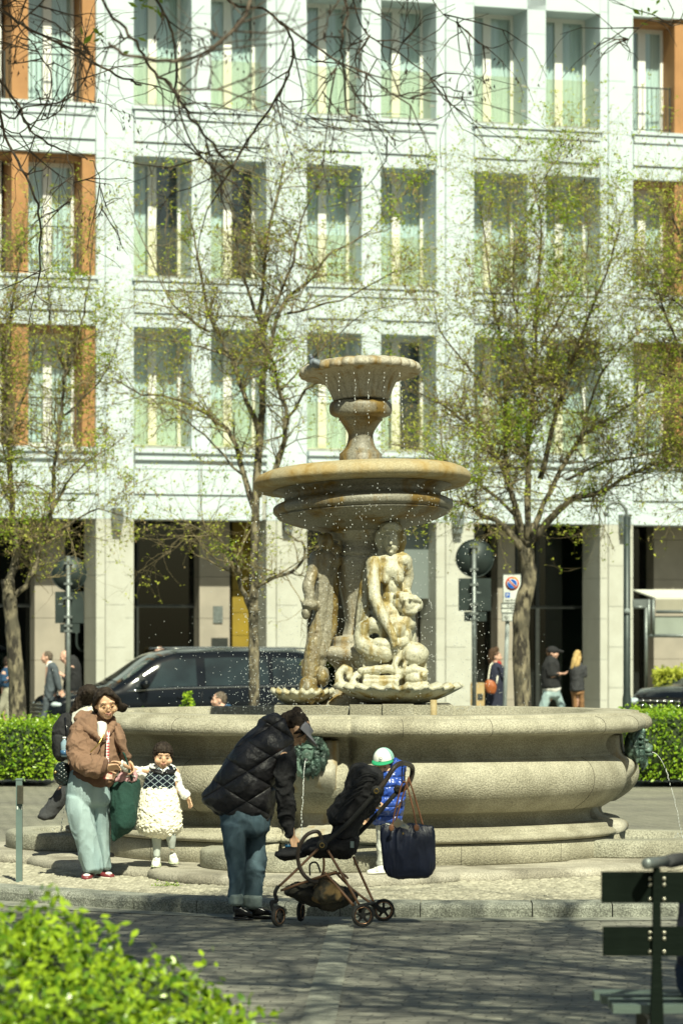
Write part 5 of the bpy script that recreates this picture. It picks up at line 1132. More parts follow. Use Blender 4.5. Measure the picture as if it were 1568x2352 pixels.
garment('tights', [[(838, 1300, 920, 1300, .05), (843, 1380, 918, 1380, .045), (852, 1450, 912, 1450, .038), (858, 1520, 905, 1520, .034)], [(935, 1290, 1025, 1290, .05, -.02), (938, 1340, 1022, 1340, .05, -.05), (955, 1400, 1020, 1400, .042, -.04), (968, 1465, 1015, 1465, .036, -.02)]], C2, Y, M['grey_tights'], r, .006, .003)
for hx, tx, yy_, dz in ((885, 870, 1606, 0), (995, 1015, 1570, .025)):
    hl = C2(hx, 1600, Y + .05); tt = C2(tx, 1600, Y - .11); hl.z = tt.z = .158 + dz
    o = shoe(MB(), hl, tt, .072, .085).build('shoe', M['shoe_white'], r); sole(hl, tt, .078, .014).build('sole', pm('lime_sole', (.55, .62, .38), None, 9, .7), o); mb = MB(); mb.ell(hl.lerp(tt, .55) + Vector((0, -.01, .062)), (.016, .012, .014)); mb.build('dial', M['white_paint'], o)

# ---------------------------------------------------------------- woman with long hair and backpack
Y = 28.3; r = thing('person', 'long haired woman in white fleece striding behind the woman in brown', 'person', tuple(C2(150, 1235, Y)))
hc = C2(385, 370, Y); Fm = hframe(70, 5)
def hw(mb): head_parts(mb, hc, .225, Fm)
blob([('f', hw), ('p', [(375, 440, .0, .05), (360, 540, 0, .06)]), ('p', [(360, 560, 0, .11), (340, 760, 0, .12), (320, 900, 0, .12)]), ('p', [(300, 900, .06, .08), (170, 1060, .05, .045), (75, 1220, .05, .03)]), ('p', [(330, 900, -.05, .08), (380, 1100, -.04, .045), (395, 1300, -.04, .03)])], C2, Y, .012, 2).build('body', M['skin'], r)
mb = MB(); mb.ell(C2(380, 340, Y), (.10, .105, .10)); 
for i in range(26):
    x = rng.uniform(-40, 40); e_ = rng.uniform(-1, 1); mb.path([C2(375 + x * .8, 300 + abs(x) * .5, Y - .02 * i % .1 - .05), C2(325 + x * .7, 360 + 10 * e_, Y - .07 + .006 * i), C2(285 + x * .6, 420 + 14 * e_, Y - .06 + .005 * i), C2(252 + x * .6, 480 + 20 * e_, Y - .03)], [.03, .026, .016, .004], 8)
mb.remesh(.007, 1, .006, 50); mb.build('hair', M['hair_black'], r)
garment('fleece', [[(335, 395, 440, 420, .07), (290, 430, 450, 440, .10), (255, 520, 440, 520, .15), (245, 700, 440, 700, .16), (250, 860, 440, 860, .16)], [(310, 540, 400, 560, .06, -.12), (330, 700, 410, 700, .05, -.14), (350, 840, 420, 840, .05, -.14)]], C2, Y, cloth('white_fleece', (.68, .67, .58)), r, .010, .014, 12)
garment('trousers', [[(245, 840, 430, 840, .14), (240, 900, 430, 900, .15), (210, 960, 420, 960, .14)], [(200, 960, 330, 1000, .09, .05), (110, 1080, 235, 1110, .08, .05), (40, 1170, 160, 1190, .08, .05), (0, 1230, 120, 1245, .08, .04)], [(290, 950, 430, 950, .09, -.04), (330, 1150, 430, 1150, .08, -.04), (350, 1330, 440, 1330, .08, -.04)]], C2, Y, M['charcoal'], r, .010, .012, 8)
hl = C2(395, 1360, Y); hl.z = .17; 
shoe(MB(), hl + Vector((-.05, .06, -.02)), hl + Vector((.19, .0, -.02)), .09, .09).build('shoe', M['black_leather'], r); hl = C2(45, 1245, Y + .04); hl.z = .02; shoe(MB(), hl + Vector((-.06, .0, .0)), hl + Vector((.20, -.02, .0)), .10, .12).build('shoe', M['black_leather'], r)
o = thing('backpack', 'bulky black backpack with a water bottle in its side pocket', 'backpack', tuple(C2(180, 800, Y - .1)))
garment('pack', [[(165, 490, 245, 480, .08), (128, 560, 250, 560, .14), (112, 660, 250, 650, .15), (115, 750, 245, 760, .14), (150, 800, 240, 800, .10)]], C2, Y - .08, M['black_cloth'], o, .009, .016, 12)
garment('front_pocket', [[(128, 640, 200, 640, .05), (120, 700, 205, 700, .06), (130, 780, 200, 785, .05)]], C2, Y - .25, M['dark_jacket'], o, .007, .006); mb = MB(); mb.tube([C2(205, 500, Y - .2), C2(222, 600, Y - .25), C2(215, 760, Y - .22)], .009, 5); mb.build('strap', M['black_leather'], o)
o = thing('water_bottle', 'clear plastic water bottle with blue label in the backpack pocket', 'bottle', tuple(C2(200, 790, Y - .32))); p = C2(200, 790, Y - .32); mb = MB(); mb.lathe([(.02, p.z), (.030, p.z + .01), (.031, p.z + .05), (.028, p.z + .06), (.031, p.z + .07), (.030, p.z + .115), (.013, p.z + .14), (.013, p.z + .15)], (p.x, p.y), 16); mb.build('bottle_body', pm('pale_plastic', (.30, .40, .45), (.15, .25, .32), 8, .1), o)
mb = MB(); mb.lathe([(.015, p.z + .150), (.015, p.z + .165)], (p.x, p.y), 12); mb.build('cap', M['white_paint'], o); mb = MB(); mb.lathe([(.032, p.z + .015), (.032, p.z + .055)], (p.x, p.y), 16); mb.build('label', pm('blue_label', (.05, .13, .25), None, 8, .3), o)

# ---------------------------------------------------------------- bending woman in the black padded vest
Y = 23.75; r = thing('person', 'woman in black padded vest and grey visor bending over the pushchair', 'person', tuple(C3(300, 1465, Y)))
hc = C3(603, 262, Y + .02); Fm = hframe(102, 44)
def hw(mb): head_parts(mb, hc, .225, Fm)
def vh2(mb): hand_parts(mb, C3(565, 840, Y + .1), (.1, -.3, -1), (.6, -.3, .1), .165, .5, 1)
def vh(mb): hand_parts(mb, C3(574, 925, Y - .14), (.22, -.05, -1), (.6, -.3, .1), .165, .35, -1)
blob([('f', hw), ('p', [(560, 300, .02, .055), (500, 360, .02, .06)]), ('f', vh), ('f', vh2), ('p', [(480, 380, .02, .10), (380, 540, .02, .13), (280, 760, .02, .13)]), ('p', [(530, 440, -.17, .04), (532, 680, -.185, .034), (574, 925, -.14, .025)]), ('p', [(500, 420, .16, .04), (530, 640, .16, .034), (565, 840, .1, .025)]), ('p', [(230, 800, -.06, .08), (228, 1090, -.055, .035), (230, 1370, -.04, .025)]), ('p', [(345, 820, .07, .08), (345, 1100, .08, .035), (340, 1380, .07, .028)])], C3, Y, .007, 2).build('body', M['skin'], r)
face_bits(r, hc, .225, Fm)
kq = .225 / .22; q = lambda x, y, z: hc + Fm @ Vector((x * kq, y * kq, z * kq))
mb = MB(); mb.ell(q(0, -.028, .035), (.082, .090, .085), Fm); mb.ell(q(0, -.075, .085), (.040, .042, .040), Fm); mb.path([q(0, -.07, .06), q(0, -.09, .0), q(0, -.07, -.06)], [.05, .055, .04])
for s in (-1, 1): mb.path([q(s * .06, .03, .06), q(s * .08, .01, .0), q(s * .072, .0, -.04)], [.024, .02, .008]); mb.path([q(s * .065, .05, .04), q(s * .078, .045, -.01), q(s * .075, .03, -.055)], [.010, .008, .003])
mb.remesh(.006, 1, .007, 40); mb.build('hair', M['hair_black'], r)
mb = MB(); rs = []
for j in range(25):
    a = -math.pi * .5 + math.pi * 1.0 * j / 24; x = .094 * math.sin(a); y = .098 * math.cos(a) - .005
    ex = .085 * max(0, math.cos(a)) ** .7; rs.append([q(x, y - .002, .040), q(x, y, .072), q(x, y + .004, .072), q(x * 1.04, y + .006, .040), q(x * 1.1, y + ex + .008, .012 + .004 * math.cos(a)), q(x * 1.1, y + ex + .004, .008)])
mb.rings(rs, True, True); mb.build('visor', pm('grey_visor', (.20, .20, .23), None, 7, .6), r)
mb = MB(); mb.tube([q(.035 * math.cos(t), -.062 + .01 * math.sin(t), .085 + .03 * math.sin(t)) for t in [i * .6 for i in range(11)]], .004, 6); mb.build('hair_tie', M['cream'], r)
mb = MB(); mb.tube([q(.082, -.01, .004), q(.078, .06, .0), q(.06, .098, -.006)], .0015, 5); mb.tube([q(.034 + .024 * math.cos(t / 16 * 6.283), .102, -.008 + .020 * math.sin(t / 16 * 6.283)) for t in range(17)], .0014, 5); mb.build('glasses', M['gold_frame'], r)
garment('vest', [
 [(8, 672, 440, 852, .17), (55, 610, 462, 790, .205), (110, 530, 480, 690, .225), (170, 440, 500, 600, .225), (240, 340, 545, 520, .215), (330, 262, 590, 430, .19), (420, 225, 585, 340, .13)],
 ('p', [(400, 235, .0, .045), (440, 215, -.06, .05), (500, 235, -.08, .05), (560, 330, -.07, .035)]), ('p', [(400, 235, .05, .05), (470, 205, .05, .055), (520, 250, .05, .05)]), ('p', [(455, 215, -.04, .03), (490, 260, -.10, .035), (520, 330, -.12, .03)])],
 C3, Y, M['black_puffer'], r, .010, .006, 8, (1, 1, 1), 3, 5, .006, 6)
garment('sleeve', [[(478, 440, 600, 420, .085, -.17), (470, 520, 605, 500, .075, -.19), (478, 640, 590, 620, .065, -.19), (490, 760, 598, 760, .06, -.18), (510, 860, 595, 850, .048, -.16), (538, 935, 597, 920, .038, -.145)]], C3, Y, M['black_cloth'], r, .008, .014, 12, (1, 1, 1), 1, 6)
garment('sleeve', [[(470, 440, 560, 420, .08, .16), (490, 640, 570, 620, .06, .16), (535, 850, 590, 840, .035, .10)]], C3, Y, M['black_cloth'], r, .009, .008, 12)
garment('jeans', [
 [(118, 740, 440, 800, .15), (125, 800, 436, 850, .17), (135, 880, 432, 900, .16)],
 [(130, 860, 300, 880, .12, -.06), (150, 960, 295, 960, .10, -.07), (170, 1080, 285, 1080, .09, -.06), (178, 1200, 278, 1200, .085, -.05), (186, 1320, 266, 1325, .075, -.04)],
 [(270, 880, 432, 880, .12, .06), (280, 960, 425, 960, .10, .08), (280, 1080, 412, 1080, .095, .08), (275, 1200, 398, 1200, .09, .08), (272, 1335, 380, 1340, .08, .07)]],
 C3, Y, M['blue_denim'], r, .009, .016, 7, (1, 1, .6), 2, 7)
garment('trouser_cuff', [[(176, 1300, 274, 1305, .10, -.04), (178, 1350, 272, 1358, .10, -.04)]], C3, Y, M['denim_cuff'], r, .006, .001); garment('trouser_cuff', [[(260, 1312, 392, 1318, .105, .07), (262, 1366, 388, 1374, .105, .07)]], C3, Y, M['denim_cuff'], r, .006, .001)
garment('sock', [[(212, 1350, 262, 1350, .04, -.04), (205, 1400, 262, 1400, .045, -.04)]], C3, Y, M['black_cloth'], r, .006, .001); garment('sock', [[(305, 1360, 375, 1365, .045, .07), (300, 1410, 380, 1412, .045, .07)]], C3, Y, M['black_cloth'], r, .006, .001)
for x0, x1, dy in ((205, 330, -.05), (290, 452, .06)):
    hl = C3(x0, 1400, Y + dy); tt = C3(x1, 1400, Y + dy); hl.z = tt.z = .030; hl.x += .015; o = shoe(MB(), hl, tt, .09, .085).build('loafer', M['black_leather'], r); hl = hl.copy(); hl.z = tt.z = .012; sole(hl - Vector((.008, 0, 0)), tt + Vector((.008, 0, 0)), .092, .011, -.0).build('sole', M['black_leather'], o)
    mb = MB(); m_ = hl.lerp(tt, .55); m_.z = .088; mb.ell(m_, (.016, .022, .005)); mb.build('buckle', M['grey_metal'], o)
o = thing('blue_cup', 'small blue cup held over the pushchair footrest', 'cup', tuple(C3(552, 1012, Y - .16))); p = C3(552, 1012, Y - .16); mb = MB(); mb.lathe([(.014, p.z), (.02, p.z + .004), (.024, p.z + .035), (.021, p.z + .035), (.017, p.z + .01)], (p.x, p.y), 16); mb.build('cup_body', pm('blue_plastic', (.02, .10, .20), None, 5, .35), o); mb = MB(); mb.lathe([(.0245, p.z + .031), (.026, p.z + .034), (.0245, p.z + .037)], (p.x, p.y), 16); mb.build('rim', M['dark_metal'], o)

# ---------------------------------------------------------------- boy
Y = 26.15; r = thing('person', 'small boy in blue padded jacket and white and green cap behind the pushchair', 'person', tuple(C3(1110, 1170, Y)))
hc = C3(1152, 490, Y); Fm = hframe(-14, 14, -2); bh = .20
def hw(mb): head_parts(mb, hc, bh, Fm, 1)
def bh1(mb): hand_parts(mb, C3(1150, 745, Y - .17), (-.9, -.2, .0), (-.2, -.7, .0), .105, .8, 1)
def bh2(mb): hand_parts(mb, C3(1052, 800, Y - .12), (-.35, 0, -1), (.5, -.7, 0), .10, .5, 1)
blob([('f', hw), ('f', bh1), ('f', bh2), ('p', [(1160, 540, .03, .04), (1170, 640, .03, .08), (1175, 820, .03, .09)]), ('p', [(1230, 600, -.02, .035), (1230, 730, -.10, .03), (1150, 745, -.17, .02)]), ('p', [(1100, 600, -.02, .035), (1085, 700, -.07, .03), (1052, 800, -.12, .02)]), ('p', [(1135, 840, 0, .045), (1136, 1120, 0, .024)]), ('p', [(1215, 840, .03, .045), (1225, 1120, .03, .024)])], C3, Y, .006, 2).build('body', M['skin'], r)
face_bits(r, hc, bh, Fm)
kq3 = bh / .22; q = lambda x, y, z: hc + Fm @ Vector((x * kq3, y * kq3, z * kq3))
mb = MB(); mb.ell(q(0, -.022, .022), (.074, .085, .072), Fm); mb.remesh(.005, 1, .003, 60); mb.build('hair', M['hair_black'], r)
def dome(x0, x1, mat, nm):
    mb = MB(); rs = []
    for i in range(9):
        ph = math.pi / 2 * i / 8 * .98; row = []
        for j in range(21):
            th = x0 + (x1 - x0) * j / 20; row.append(q(.089 * math.cos(ph) * math.sin(th), -.014 + .104 * math.cos(ph) * math.cos(th), .056 + .095 * math.sin(ph)))
        rs.append(row)
    mb.rings(rs, False, False); return mb.build(nm, mat, r)
dome(-1.1, 1.1, M['white_cotton'], 'cap_front'); dome(1.1, 2 * math.pi - 1.1, cloth('mint_cloth', (.30, .55, .48)), 'cap_back')
mb = MB(); rs = []
for j in range(21):
    a = -1.2 + 2.4 * j / 20; x = .092 * math.sin(a); y = .104 * math.cos(a) - .012; e_ = .062 * math.cos(a / 1.2 * math.pi / 2) ** .6; rs.append([q(x, y, .052), q(x, y, .060), q(x * 1.1, y + e_, .048 - .6 * x * x), q(x * 1.1, y + e_, .043 - .6 * x * x)])
mb.rings(rs); mb.build('cap_brim', cloth('green_cloth', (.015, .30, .13), .95), r)
mb = MB(); mb.tube([q(.013 * math.cos(t / 14 * 6.283), .0945, .088 + .013 * math.sin(t / 14 * 6.283)) for t in range(15)], .0016, 5); mb.tube([q(-.009, .097, .082), q(.001, .096, .093), q(.003, .0965, .082)], .0013, 5); mb.tube([q(-.009, .0965, .082), q(.009, .0965, .082)], .0013, 5); mb.remesh(.001, 0); mb.build('cap_emblem', M['black_cloth'], r)
garment('jacket', [[(1090, 530, 1235, 480, .07, .02), (1062, 580, 1275, 560, .11), (1055, 680, 1285, 680, .125), (1060, 780, 1275, 780, .13), (1070, 838, 1262, 838, .12)], [(1230, 560, 1285, 580, .06, -.02), (1215, 660, 1290, 670, .06, -.06), (1200, 790, 1265, 710, .055, -.11), (1150, 780, 1165, 710, .042, -.16)], [(1070, 580, 1120, 590, .05, -.03), (1055, 690, 1110, 700, .05, -.08), (1030, 795, 1085, 810, .038, -.12)], ('p', [(1215, 475, .05, .04), (1250, 500, .06, .05), (1240, 560, .05, .05)])], C3, Y, M['blue_puffer'], r, .007, .008, 16, (1, 1, 1), 2, 2)
garment('trousers', [[(1098, 830, 1262, 830, .10), (1102, 880, 1258, 880, .10)], [(1100, 860, 1180, 860, .07), (1105, 1000, 1168, 1000, .055), (1112, 1110, 1160, 1110, .05)], [(1180, 860, 1260, 860, .07, .03), (1190, 1000, 1255, 1000, .055, .03), (1200, 1110, 1250, 1110, .05, .03)]], C3, Y, cloth('pale_grey_cloth', (.55, .56, .50)), r, .007, .008, 10)
for x0, x1, dy in ((1165, 1045, -.02), (1255, 1150, .05)):
    hl = C3(x0, 1170, Y + dy); tt = C3(x1, 1170, Y + dy - .02); hl.z = tt.z = .162; o = shoe(MB(), hl, tt, .07, .07).build('shoe', M['white_paint'], r); sole(hl, tt, .074, .010).build('sole', M['shoe_white'], o)
    mb = MB(); m_ = hl.lerp(tt, .5); mb.box(m_.x - .015, m_.x + .015, m_.y - .036, m_.y - .030, .185, .215); mb.build('strap', M['shoe_white'], o)
o = thing('toy', 'small dark toy in the hand of the boy in blue', 'toy', tuple(C3(1110, 735, Y - .2))); mb = MB(); p = C3(1112, 735, Y - .2); mb.ell(p, (.028, .018, .018)); mb.ell(p + Vector((-.012, -.006, .012)), (.014, .012, .012)); mb.remesh(.003, 2); mb.build('toy_body', M['black_leather'], o)
for s in (-1, 1): mb = MB(); mb.ell(p + Vector((s * .016, -.016, -.014)), (.008, .005, .008)); mb.build('wheel', M['grey_metal'], o)

# ---------------------------------------------------------------- people in the background
def bgp(label, P, Y, head, hh, yaw, hairm, skin='skin_pale', hairlong=None, cl=(), hands=(), base=None, pitch=0, limbs=(), voxel=.012, group='people by the arcade', hair=True):
    zb = -.1 if Y > 44 else 0
    r = thing('person', label, 'person', tuple(P(base[0], base[1], Y)) if base else tuple(P(head[0], head[1] + 300, Y)), 0, group)
    c = P(head[0], head[1], Y); Fm = hframe(yaw, pitch)
    mb = MB(); head_parts(mb, c, hh, Fm)
    for it in limbs: mb.path([P(x, y, Y + d) for x, y, d, rr in it], [rr for x, y, d, rr in it])
    for w_, d_, n_, s_ in hands: hand_parts(mb, P(w_[0], w_[1], Y + w_[2]), d_, n_, .17, .5, s_)
    mb.remesh(voxel * .7, 1); mb.build('body', M[skin], r)
    if hair:
        mb = MB(); k = hh / .22; q = lambda x, y, z: c + Fm @ Vector((x * k, y * k, z * k)); mb.ell(q(0, -.022, .036), (.080 * k, .092 * k, .082 * k), Fm); mb.ell(q(0, -.06, -.005), (.07 * k, .05 * k, .07 * k), Fm)
        if hairlong: 
            for it in hairlong: mb.path([P(x, y, Y + d) for x, y, d, rr in it], [rr for x, y, d, rr in it])
        mb.remesh(.009, 1, .008, 40); mb.build('hair', M[hairm], r)
    for nm, rows, mt in cl: garment(nm, rows, P, Y, M[mt], r, voxel, .012, 7, (1, 1, .6))
    return r
H8 = lambda a, b: [[(a, 0, b, 0, 0)]]
# suit man: crop (0,2560) scale 3.733
C9 = crop(0, 2560, 3.7333)
bgp('grey haired man in a grey suit walking left past the arcade', C9, 66, (700, 262), .235, -85, 'hair_grey', cl=[
 ('shirt', [[(690, 340, 790, 320, .06), (690, 400, 800, 400, .08)]], 'white_cotton'),
 ('jacket', [[(720, 370, 830, 345, .13), (705, 470, 875, 450, .19), (690, 600, 880, 600, .19), (668, 740, 870, 740, .19), (680, 880, 800, 870, .17)], [(760, 400, 860, 400, .08, -.17), (790, 540, 890, 520, .08, -.18), (830, 680, 920, 640, .07, -.19), (880, 770, 930, 730, .05, -.19)]], 'suit'),
 ('trousers', [[(668, 840, 830, 840, .15), (660, 900, 810, 900, .15)], [(650, 880, 760, 880, .10, -.04), (635, 1060, 740, 1060, .09, -.04), (600, 1180, 710, 1200, .09, -.04), (575, 1300, 690, 1290, .09, -.04)], [(700, 880, 810, 880, .1, .06), (740, 1080, 820, 1080, .09, .06), (780, 1290, 850, 1290, .09, .06)]], 'suit'), ('shoe', [[(560, 1300, 690, 1330, .05, -.04), (570, 1345, 690, 1350, .05, -.04)]], 'black_leather')],
 limbs=[[(715, 320, 0, .055), (740, 400, 0, .07), (760, 800, 0, .12)], [(840, 480, -.17, .05), (870, 640, -.19, .04), (905, 745, -.19, .03)], [(720, 850, 0, .09), (690, 1080, 0, .06), (640, 1300, 0, .04)]], hands=[((905, 745, -.19), (.5, 0, -1), (0, -1, 0), 1)], base=(650, 1345))
bgp('bald man in a dark jacket looking at his phone beside the sign pole', C9, 67.5, (975, 250), .24, -80, 'hair_grey', hair=False, cl=[
 ('jacket', [[(1040, 250, 1130, 240, .12), (1000, 380, 1200, 360, .20), (960, 560, 1220, 520, .21), (945, 700, 1225, 700, .20), (945, 780, 1220, 780, .19)], [(1020, 400, 1120, 420, .08, -.18), (960, 560, 1050, 600, .07, -.2), (930, 540, 950, 600, .05, -.2)]], 'dark_jacket'),
 ('trousers', [[(950, 760, 1210, 760, .17), (950, 900, 1200, 900, .15), (980, 1300, 1180, 1300, .12)]], 'navy_cloth')],
 limbs=[[(1000, 310, 0, .07), (1060, 400, 0, .09), (1080, 800, 0, .13), (1080, 1300, 0, .1)], [(1080, 420, -.18, .05), (1010, 580, -.2, .04), (935, 520, -.2, .03)]], hands=[((935, 520, -.2), (-1, -.1, .3), (0, -.5, 1), 1)], base=(1080, 1345), pitch=15)
bgp('woman in blue top and wide beige trousers half behind the slim tree', C9, 68, (140, 340), .23, 80, 'hair_black', cl=[
 ('top', [[(60, 420, 160, 430, .12), (0, 520, 180, 520, .17), (-30, 640, 195, 640, .18), (20, 700, 190, 700, .16)], [(20, 520, 100, 520, .06, -.15), (30, 630, 130, 610, .06, -.16), (150, 560, 170, 530, .04, -.16)]], 'blue_top'),
 ('trousers', [[(40, 690, 200, 690, .14), (20, 850, 215, 850, .15), (-60, 1100, 60, 1100, .12), (-40, 1250, 60, 1250, .12)], [(60, 800, 215, 800, .13), (60, 1050, 222, 1050, .12), (90, 1250, 210, 1250, .11)]], 'beige')],
 limbs=[[(120, 390, 0, .05), (100, 480, 0, .08), (110, 700, 0, .12), (110, 1200, 0, .08)], [(60, 500, -.15, .045), (80, 620, -.16, .04), (150, 555, -.16, .03)]], hands=[((150, 550, -.16), (1, 0, .2), (0, -1, 0), 1)], base=(100, 1280), hairlong=[[(110, 300, 0, .07), (100, 380, 0, .05), (90, 440, 0, .03)]])
r_ = bgp('woman in long navy coat and red scarf beside the arcade pillar', C7, 66.5, (398, 1140), .23, 75, 'hair_brown', cl=[
 ('coat', [[(370, 1180, 425, 1185, .12), (350, 1240, 450, 1240, .18), (340, 1340, 455, 1330, .18), (330, 1460, 455, 1460, .2), (320, 1540, 455, 1540, .2)], [(400, 1210, 440, 1200, .06, -.16), (420, 1260, 458, 1240, .05, -.18), (430, 1280, 460, 1268, .05, -.18)]], 'navy_cloth'), ('scarf', [[(395, 1168, 425, 1172, .07), (400, 1195, 430, 1210, .07)]], 'red_cloth')],
 limbs=[[(395, 1160, 0, .05), (390, 1230, 0, .09), (395, 1500, 0, .1), (395, 1560, 0, .08)]], base=(395, 1600), hairlong=[[(375, 1110, 0, .08), (362, 1150, 0, .07), (365, 1190, 0, .04)], [(395, 1095, 0, .06), (370, 1110, 0, .06)]])
o = thing('shoulder_bag', 'orange leather bag on the hip of the woman in navy', 'bag', tuple(C7(360, 1365, 66.1))); garment('bag_body', [[(335, 1290, 385, 1300, .05), (322, 1320, 400, 1330, .07), (335, 1360, 390, 1366, .05)]], C7, 66.15, M['orange_leather'], o, .012, .006); mb = MB(); mb.tube(smooth_path([C7(345, 1290, 66.15), C7(358, 1200, 66.2), C7(375, 1180, 66.3)], 4), .012, 6); mb.tube([C7(398, 1310, 66.15), C7(405, 1260, 66.2)], .012, 6); mb.build('strap', M['cream'], o)
r_ = bgp('man in black cap, dark jacket and light jeans looking at his phone', C7, 64, (748, 1118), .235, 80, 'hair_brown', cl=[
 ('jacket', [[(715, 1140, 770, 1150, .12), (685, 1190, 790, 1190, .2), (680, 1260, 795, 1260, .2), (678, 1330, 800, 1330, .19)], [(720, 1180, 760, 1170, .07, -.17), (715, 1260, 770, 1240, .07, -.18), (780, 1262, 800, 1238, .05, -.18)]], 'dark_jacket'),
 ('shirt_hem', [[(685, 1332, 800, 1332, .17), (688, 1350, 798, 1350, .17)]], 'white_cotton'),
 ('jeans', [[(686, 1345, 798, 1345, .15), (690, 1385, 800, 1385, .15)], [(690, 1370, 750, 1370, .1, -.05), (672, 1430, 730, 1430, .09, -.05), (655, 1490, 710, 1490, .09, -.05)], [(740, 1370, 800, 1370, .1, .05), (770, 1430, 820, 1430, .09, .05), (785, 1500, 835, 1500, .09, .05)]], 'light_denim')],
 limbs=[[(745, 1150, 0, .06), (740, 1220, 0, .1), (742, 1350, 0, .10), (690, 1480, -.05, .025)], [(740, 1200, -.17, .05), (745, 1260, -.18, .04), (795, 1248, -.18, .03)]], hands=[((797, 1248, -.18), (1, -.1, .1), (0, -.3, 1), 1)], base=(745, 1560))
mb = MB(); c = C7(748, 1118, 64); Fm = hframe(80, 0)
for i in range(7): pass
mb.ell(c + Vector((0, 0, .05)), (.115, .1, .085)); mb.path([c + Vector((.08, 0, .045)), c + Vector((.20, 0, .03))], [.045, .02]); mb.remesh(.012, 1); mb.build('cap', M['black_cloth'], r_)
bgp('blonde woman in dark jacket and tan trousers seen from behind', C7, 67, (903, 1145), .23, 170, 'hair_blond', cl=[
 ('jacket', [[(870, 1180, 930, 1180, .12), (852, 1220, 945, 1220, .18), (862, 1280, 945, 1280, .17), (858, 1350, 948, 1350, .18)], [(930, 1200, 965, 1200, .06, 0), (935, 1260, 965, 1270, .05, 0)]], 'charcoal'),
 ('trousers', [[(862, 1340, 946, 1340, .14), (864, 1370, 946, 1370, .14)], [(866, 1360, 905, 1360, .09, 0), (875, 1440, 905, 1440, .08, 0), (880, 1530, 908, 1530, .07, 0)], [(905, 1360, 946, 1360, .09, 0), (915, 1440, 946, 1440, .08, 0), (915, 1530, 944, 1530, .07, 0)]], 'tan_trousers')],
 limbs=[[(903, 1170, 0, .05), (903, 1230, 0, .09), (903, 1340, 0, .09), (892, 1500, 0, .025)]], base=(903, 1580), hairlong=[[(905, 1120, -.05, .07), (888, 1170, -.10, .07), (870, 1210, -.12, .03)], [(915, 1150, -.08, .05), (905, 1190, -.12, .05), (890, 1212, -.12, .02)]])
bgp('grey haired man in blue jacket seated low behind the basin rim', C2, 47.2, (1338, 372), .225, -80, 'hair_grey', cl=[('jacket', [[(1370, 410, 1420, 400, .10), (1330, 445, 1440, 440, .2), (1325, 560, 1450, 560, .2)]], 'blue_top'), ('trousers', [[(1250, 600, 1440, 600, .16), (1250, 680, 1440, 680, .14)], [(1240, 650, 1300, 650, .08), (1240, 860, 1290, 860, .07)]], 'charcoal')], limbs=[[(1350, 400, 0, .06), (1380, 460, 0, .09), (1380, 620, 0, .13), (1270, 640, 0, .07), (1265, 850, 0, .05)]], base=(1330, 870), group=None)
bgp('balding man whose head shows just above the van roof', C8, 69, (833, 928), .23, -60, 'hair_grey', hair=False, cl=[('jacket', [[(800, 960, 870, 960, .15), (785, 1020, 885, 1020, .2), (790, 1200, 880, 1200, .2)]], 'navy_cloth'), ('trousers', [[(795, 1180, 878, 1180, .17), (800, 1290, 872, 1290, .14)]], 'navy_cloth')], limbs=[[(835, 950, 0, .07), (835, 1100, 0, .12), (835, 1280, 0, .08)]], base=(835, 1300), group=None)
# ================================================================= pushchair
M['copper'] = pm('copper_tube', (.48, .28, .17), (.40, .22, .13), 6, .28, metal=.85); M['tyre'] = pm('tyre_rubber', (.03, .03, .028), None, 9, .8); M['handle'] = pm('brown_grip', (.06, .045, .035), None, 8, .45); M['mesh'] = pm('basket_mesh', (.012, .012, .010), (.035, .030, .020), 9, .9)
Y = 23.05; st = thing('pushchair', 'black pushchair with copper frame facing the bending woman', 'pushchair', (C3(760, 1500, Y).x, Y + .25, 0))
def wheel(cx, cy, dy, rr, yaw, wd=.035, nm='wheel'):
    c = C3(cx, cy, Y + dy); c.z = max(c.z, .012 + rr) if cy < 1500 else c.z; c.z = rr + .012
    Rm = Matrix.Rotation(R(yaw), 3, 'Z'); mb = MB(); rs = []
    for k in range(9):
        a = 2 * math.pi * k / 8; rs.append((rr - .012 + .012 * math.cos(a), wd / 2 * math.sin(a)))
    ring = [[c + Rm @ Vector((q_ * math.cos(t), y_, q_ * math.sin(t))) for q_, y_ in rs[:-1]] for t in [2 * math.pi * i / 40 for i in range(40)]]
    v = [p for r_ in ring for p in r_]; f = [(i * 8 + j, i * 8 + (j + 1) % 8, ((i + 1) % 40) * 8 + (j + 1) % 8, ((i + 1) % 40) * 8 + j) for i in range(40) for j in range(8)]
    mb.add(v, f); o = mb.build(nm, M['tyre'], st)
    mb = MB()
    for y_ in (-wd * .42, wd * .42):
        mb.tube([c + Rm @ Vector(((rr - .022) * math.cos(t), y_, (rr - .022) * math.sin(t))) for t in [2 * math.pi * i / 32 for i in range(33)]], .003, 6)
    mb.build('rim', M['copper'], o)
    mb = MB()
    for i in range(5):
        t = 2 * math.pi * i / 5 + .3; mb.tube([c, c + Rm @ Vector(((rr - .018) * math.cos(t), 0, (rr - .018) * math.sin(t)))], [.012, .008], 8)
    mb.tube([c + Rm @ Vector((0, -wd * .5, 0)), c + Rm @ Vector((0, wd * .5, 0))], .020, 14); mb.remesh(.003, 0); mb.build('spokes', M['tyre'], o); return c
wheel(1020, 1433, 0, .078, 12); wheel(1150, 1410, .46, .078, 12); wheel(492, 1425, .02, .072, 55, .03); wheel(632, 1415, .44, .070, 75, .03)
def tb(name, pts, dys, r, mat, n=10, k=5):
    mb = MB(); P_ = [C3(x, y, Y + (dys[i] if isinstance(dys, (list, tuple)) else dys)) for i, (x, y) in enumerate(pts)]
    mb.tube(smooth_path(P_, k) if len(P_) > 2 else P_, r, n); return mb.build(name, M[mat], st)
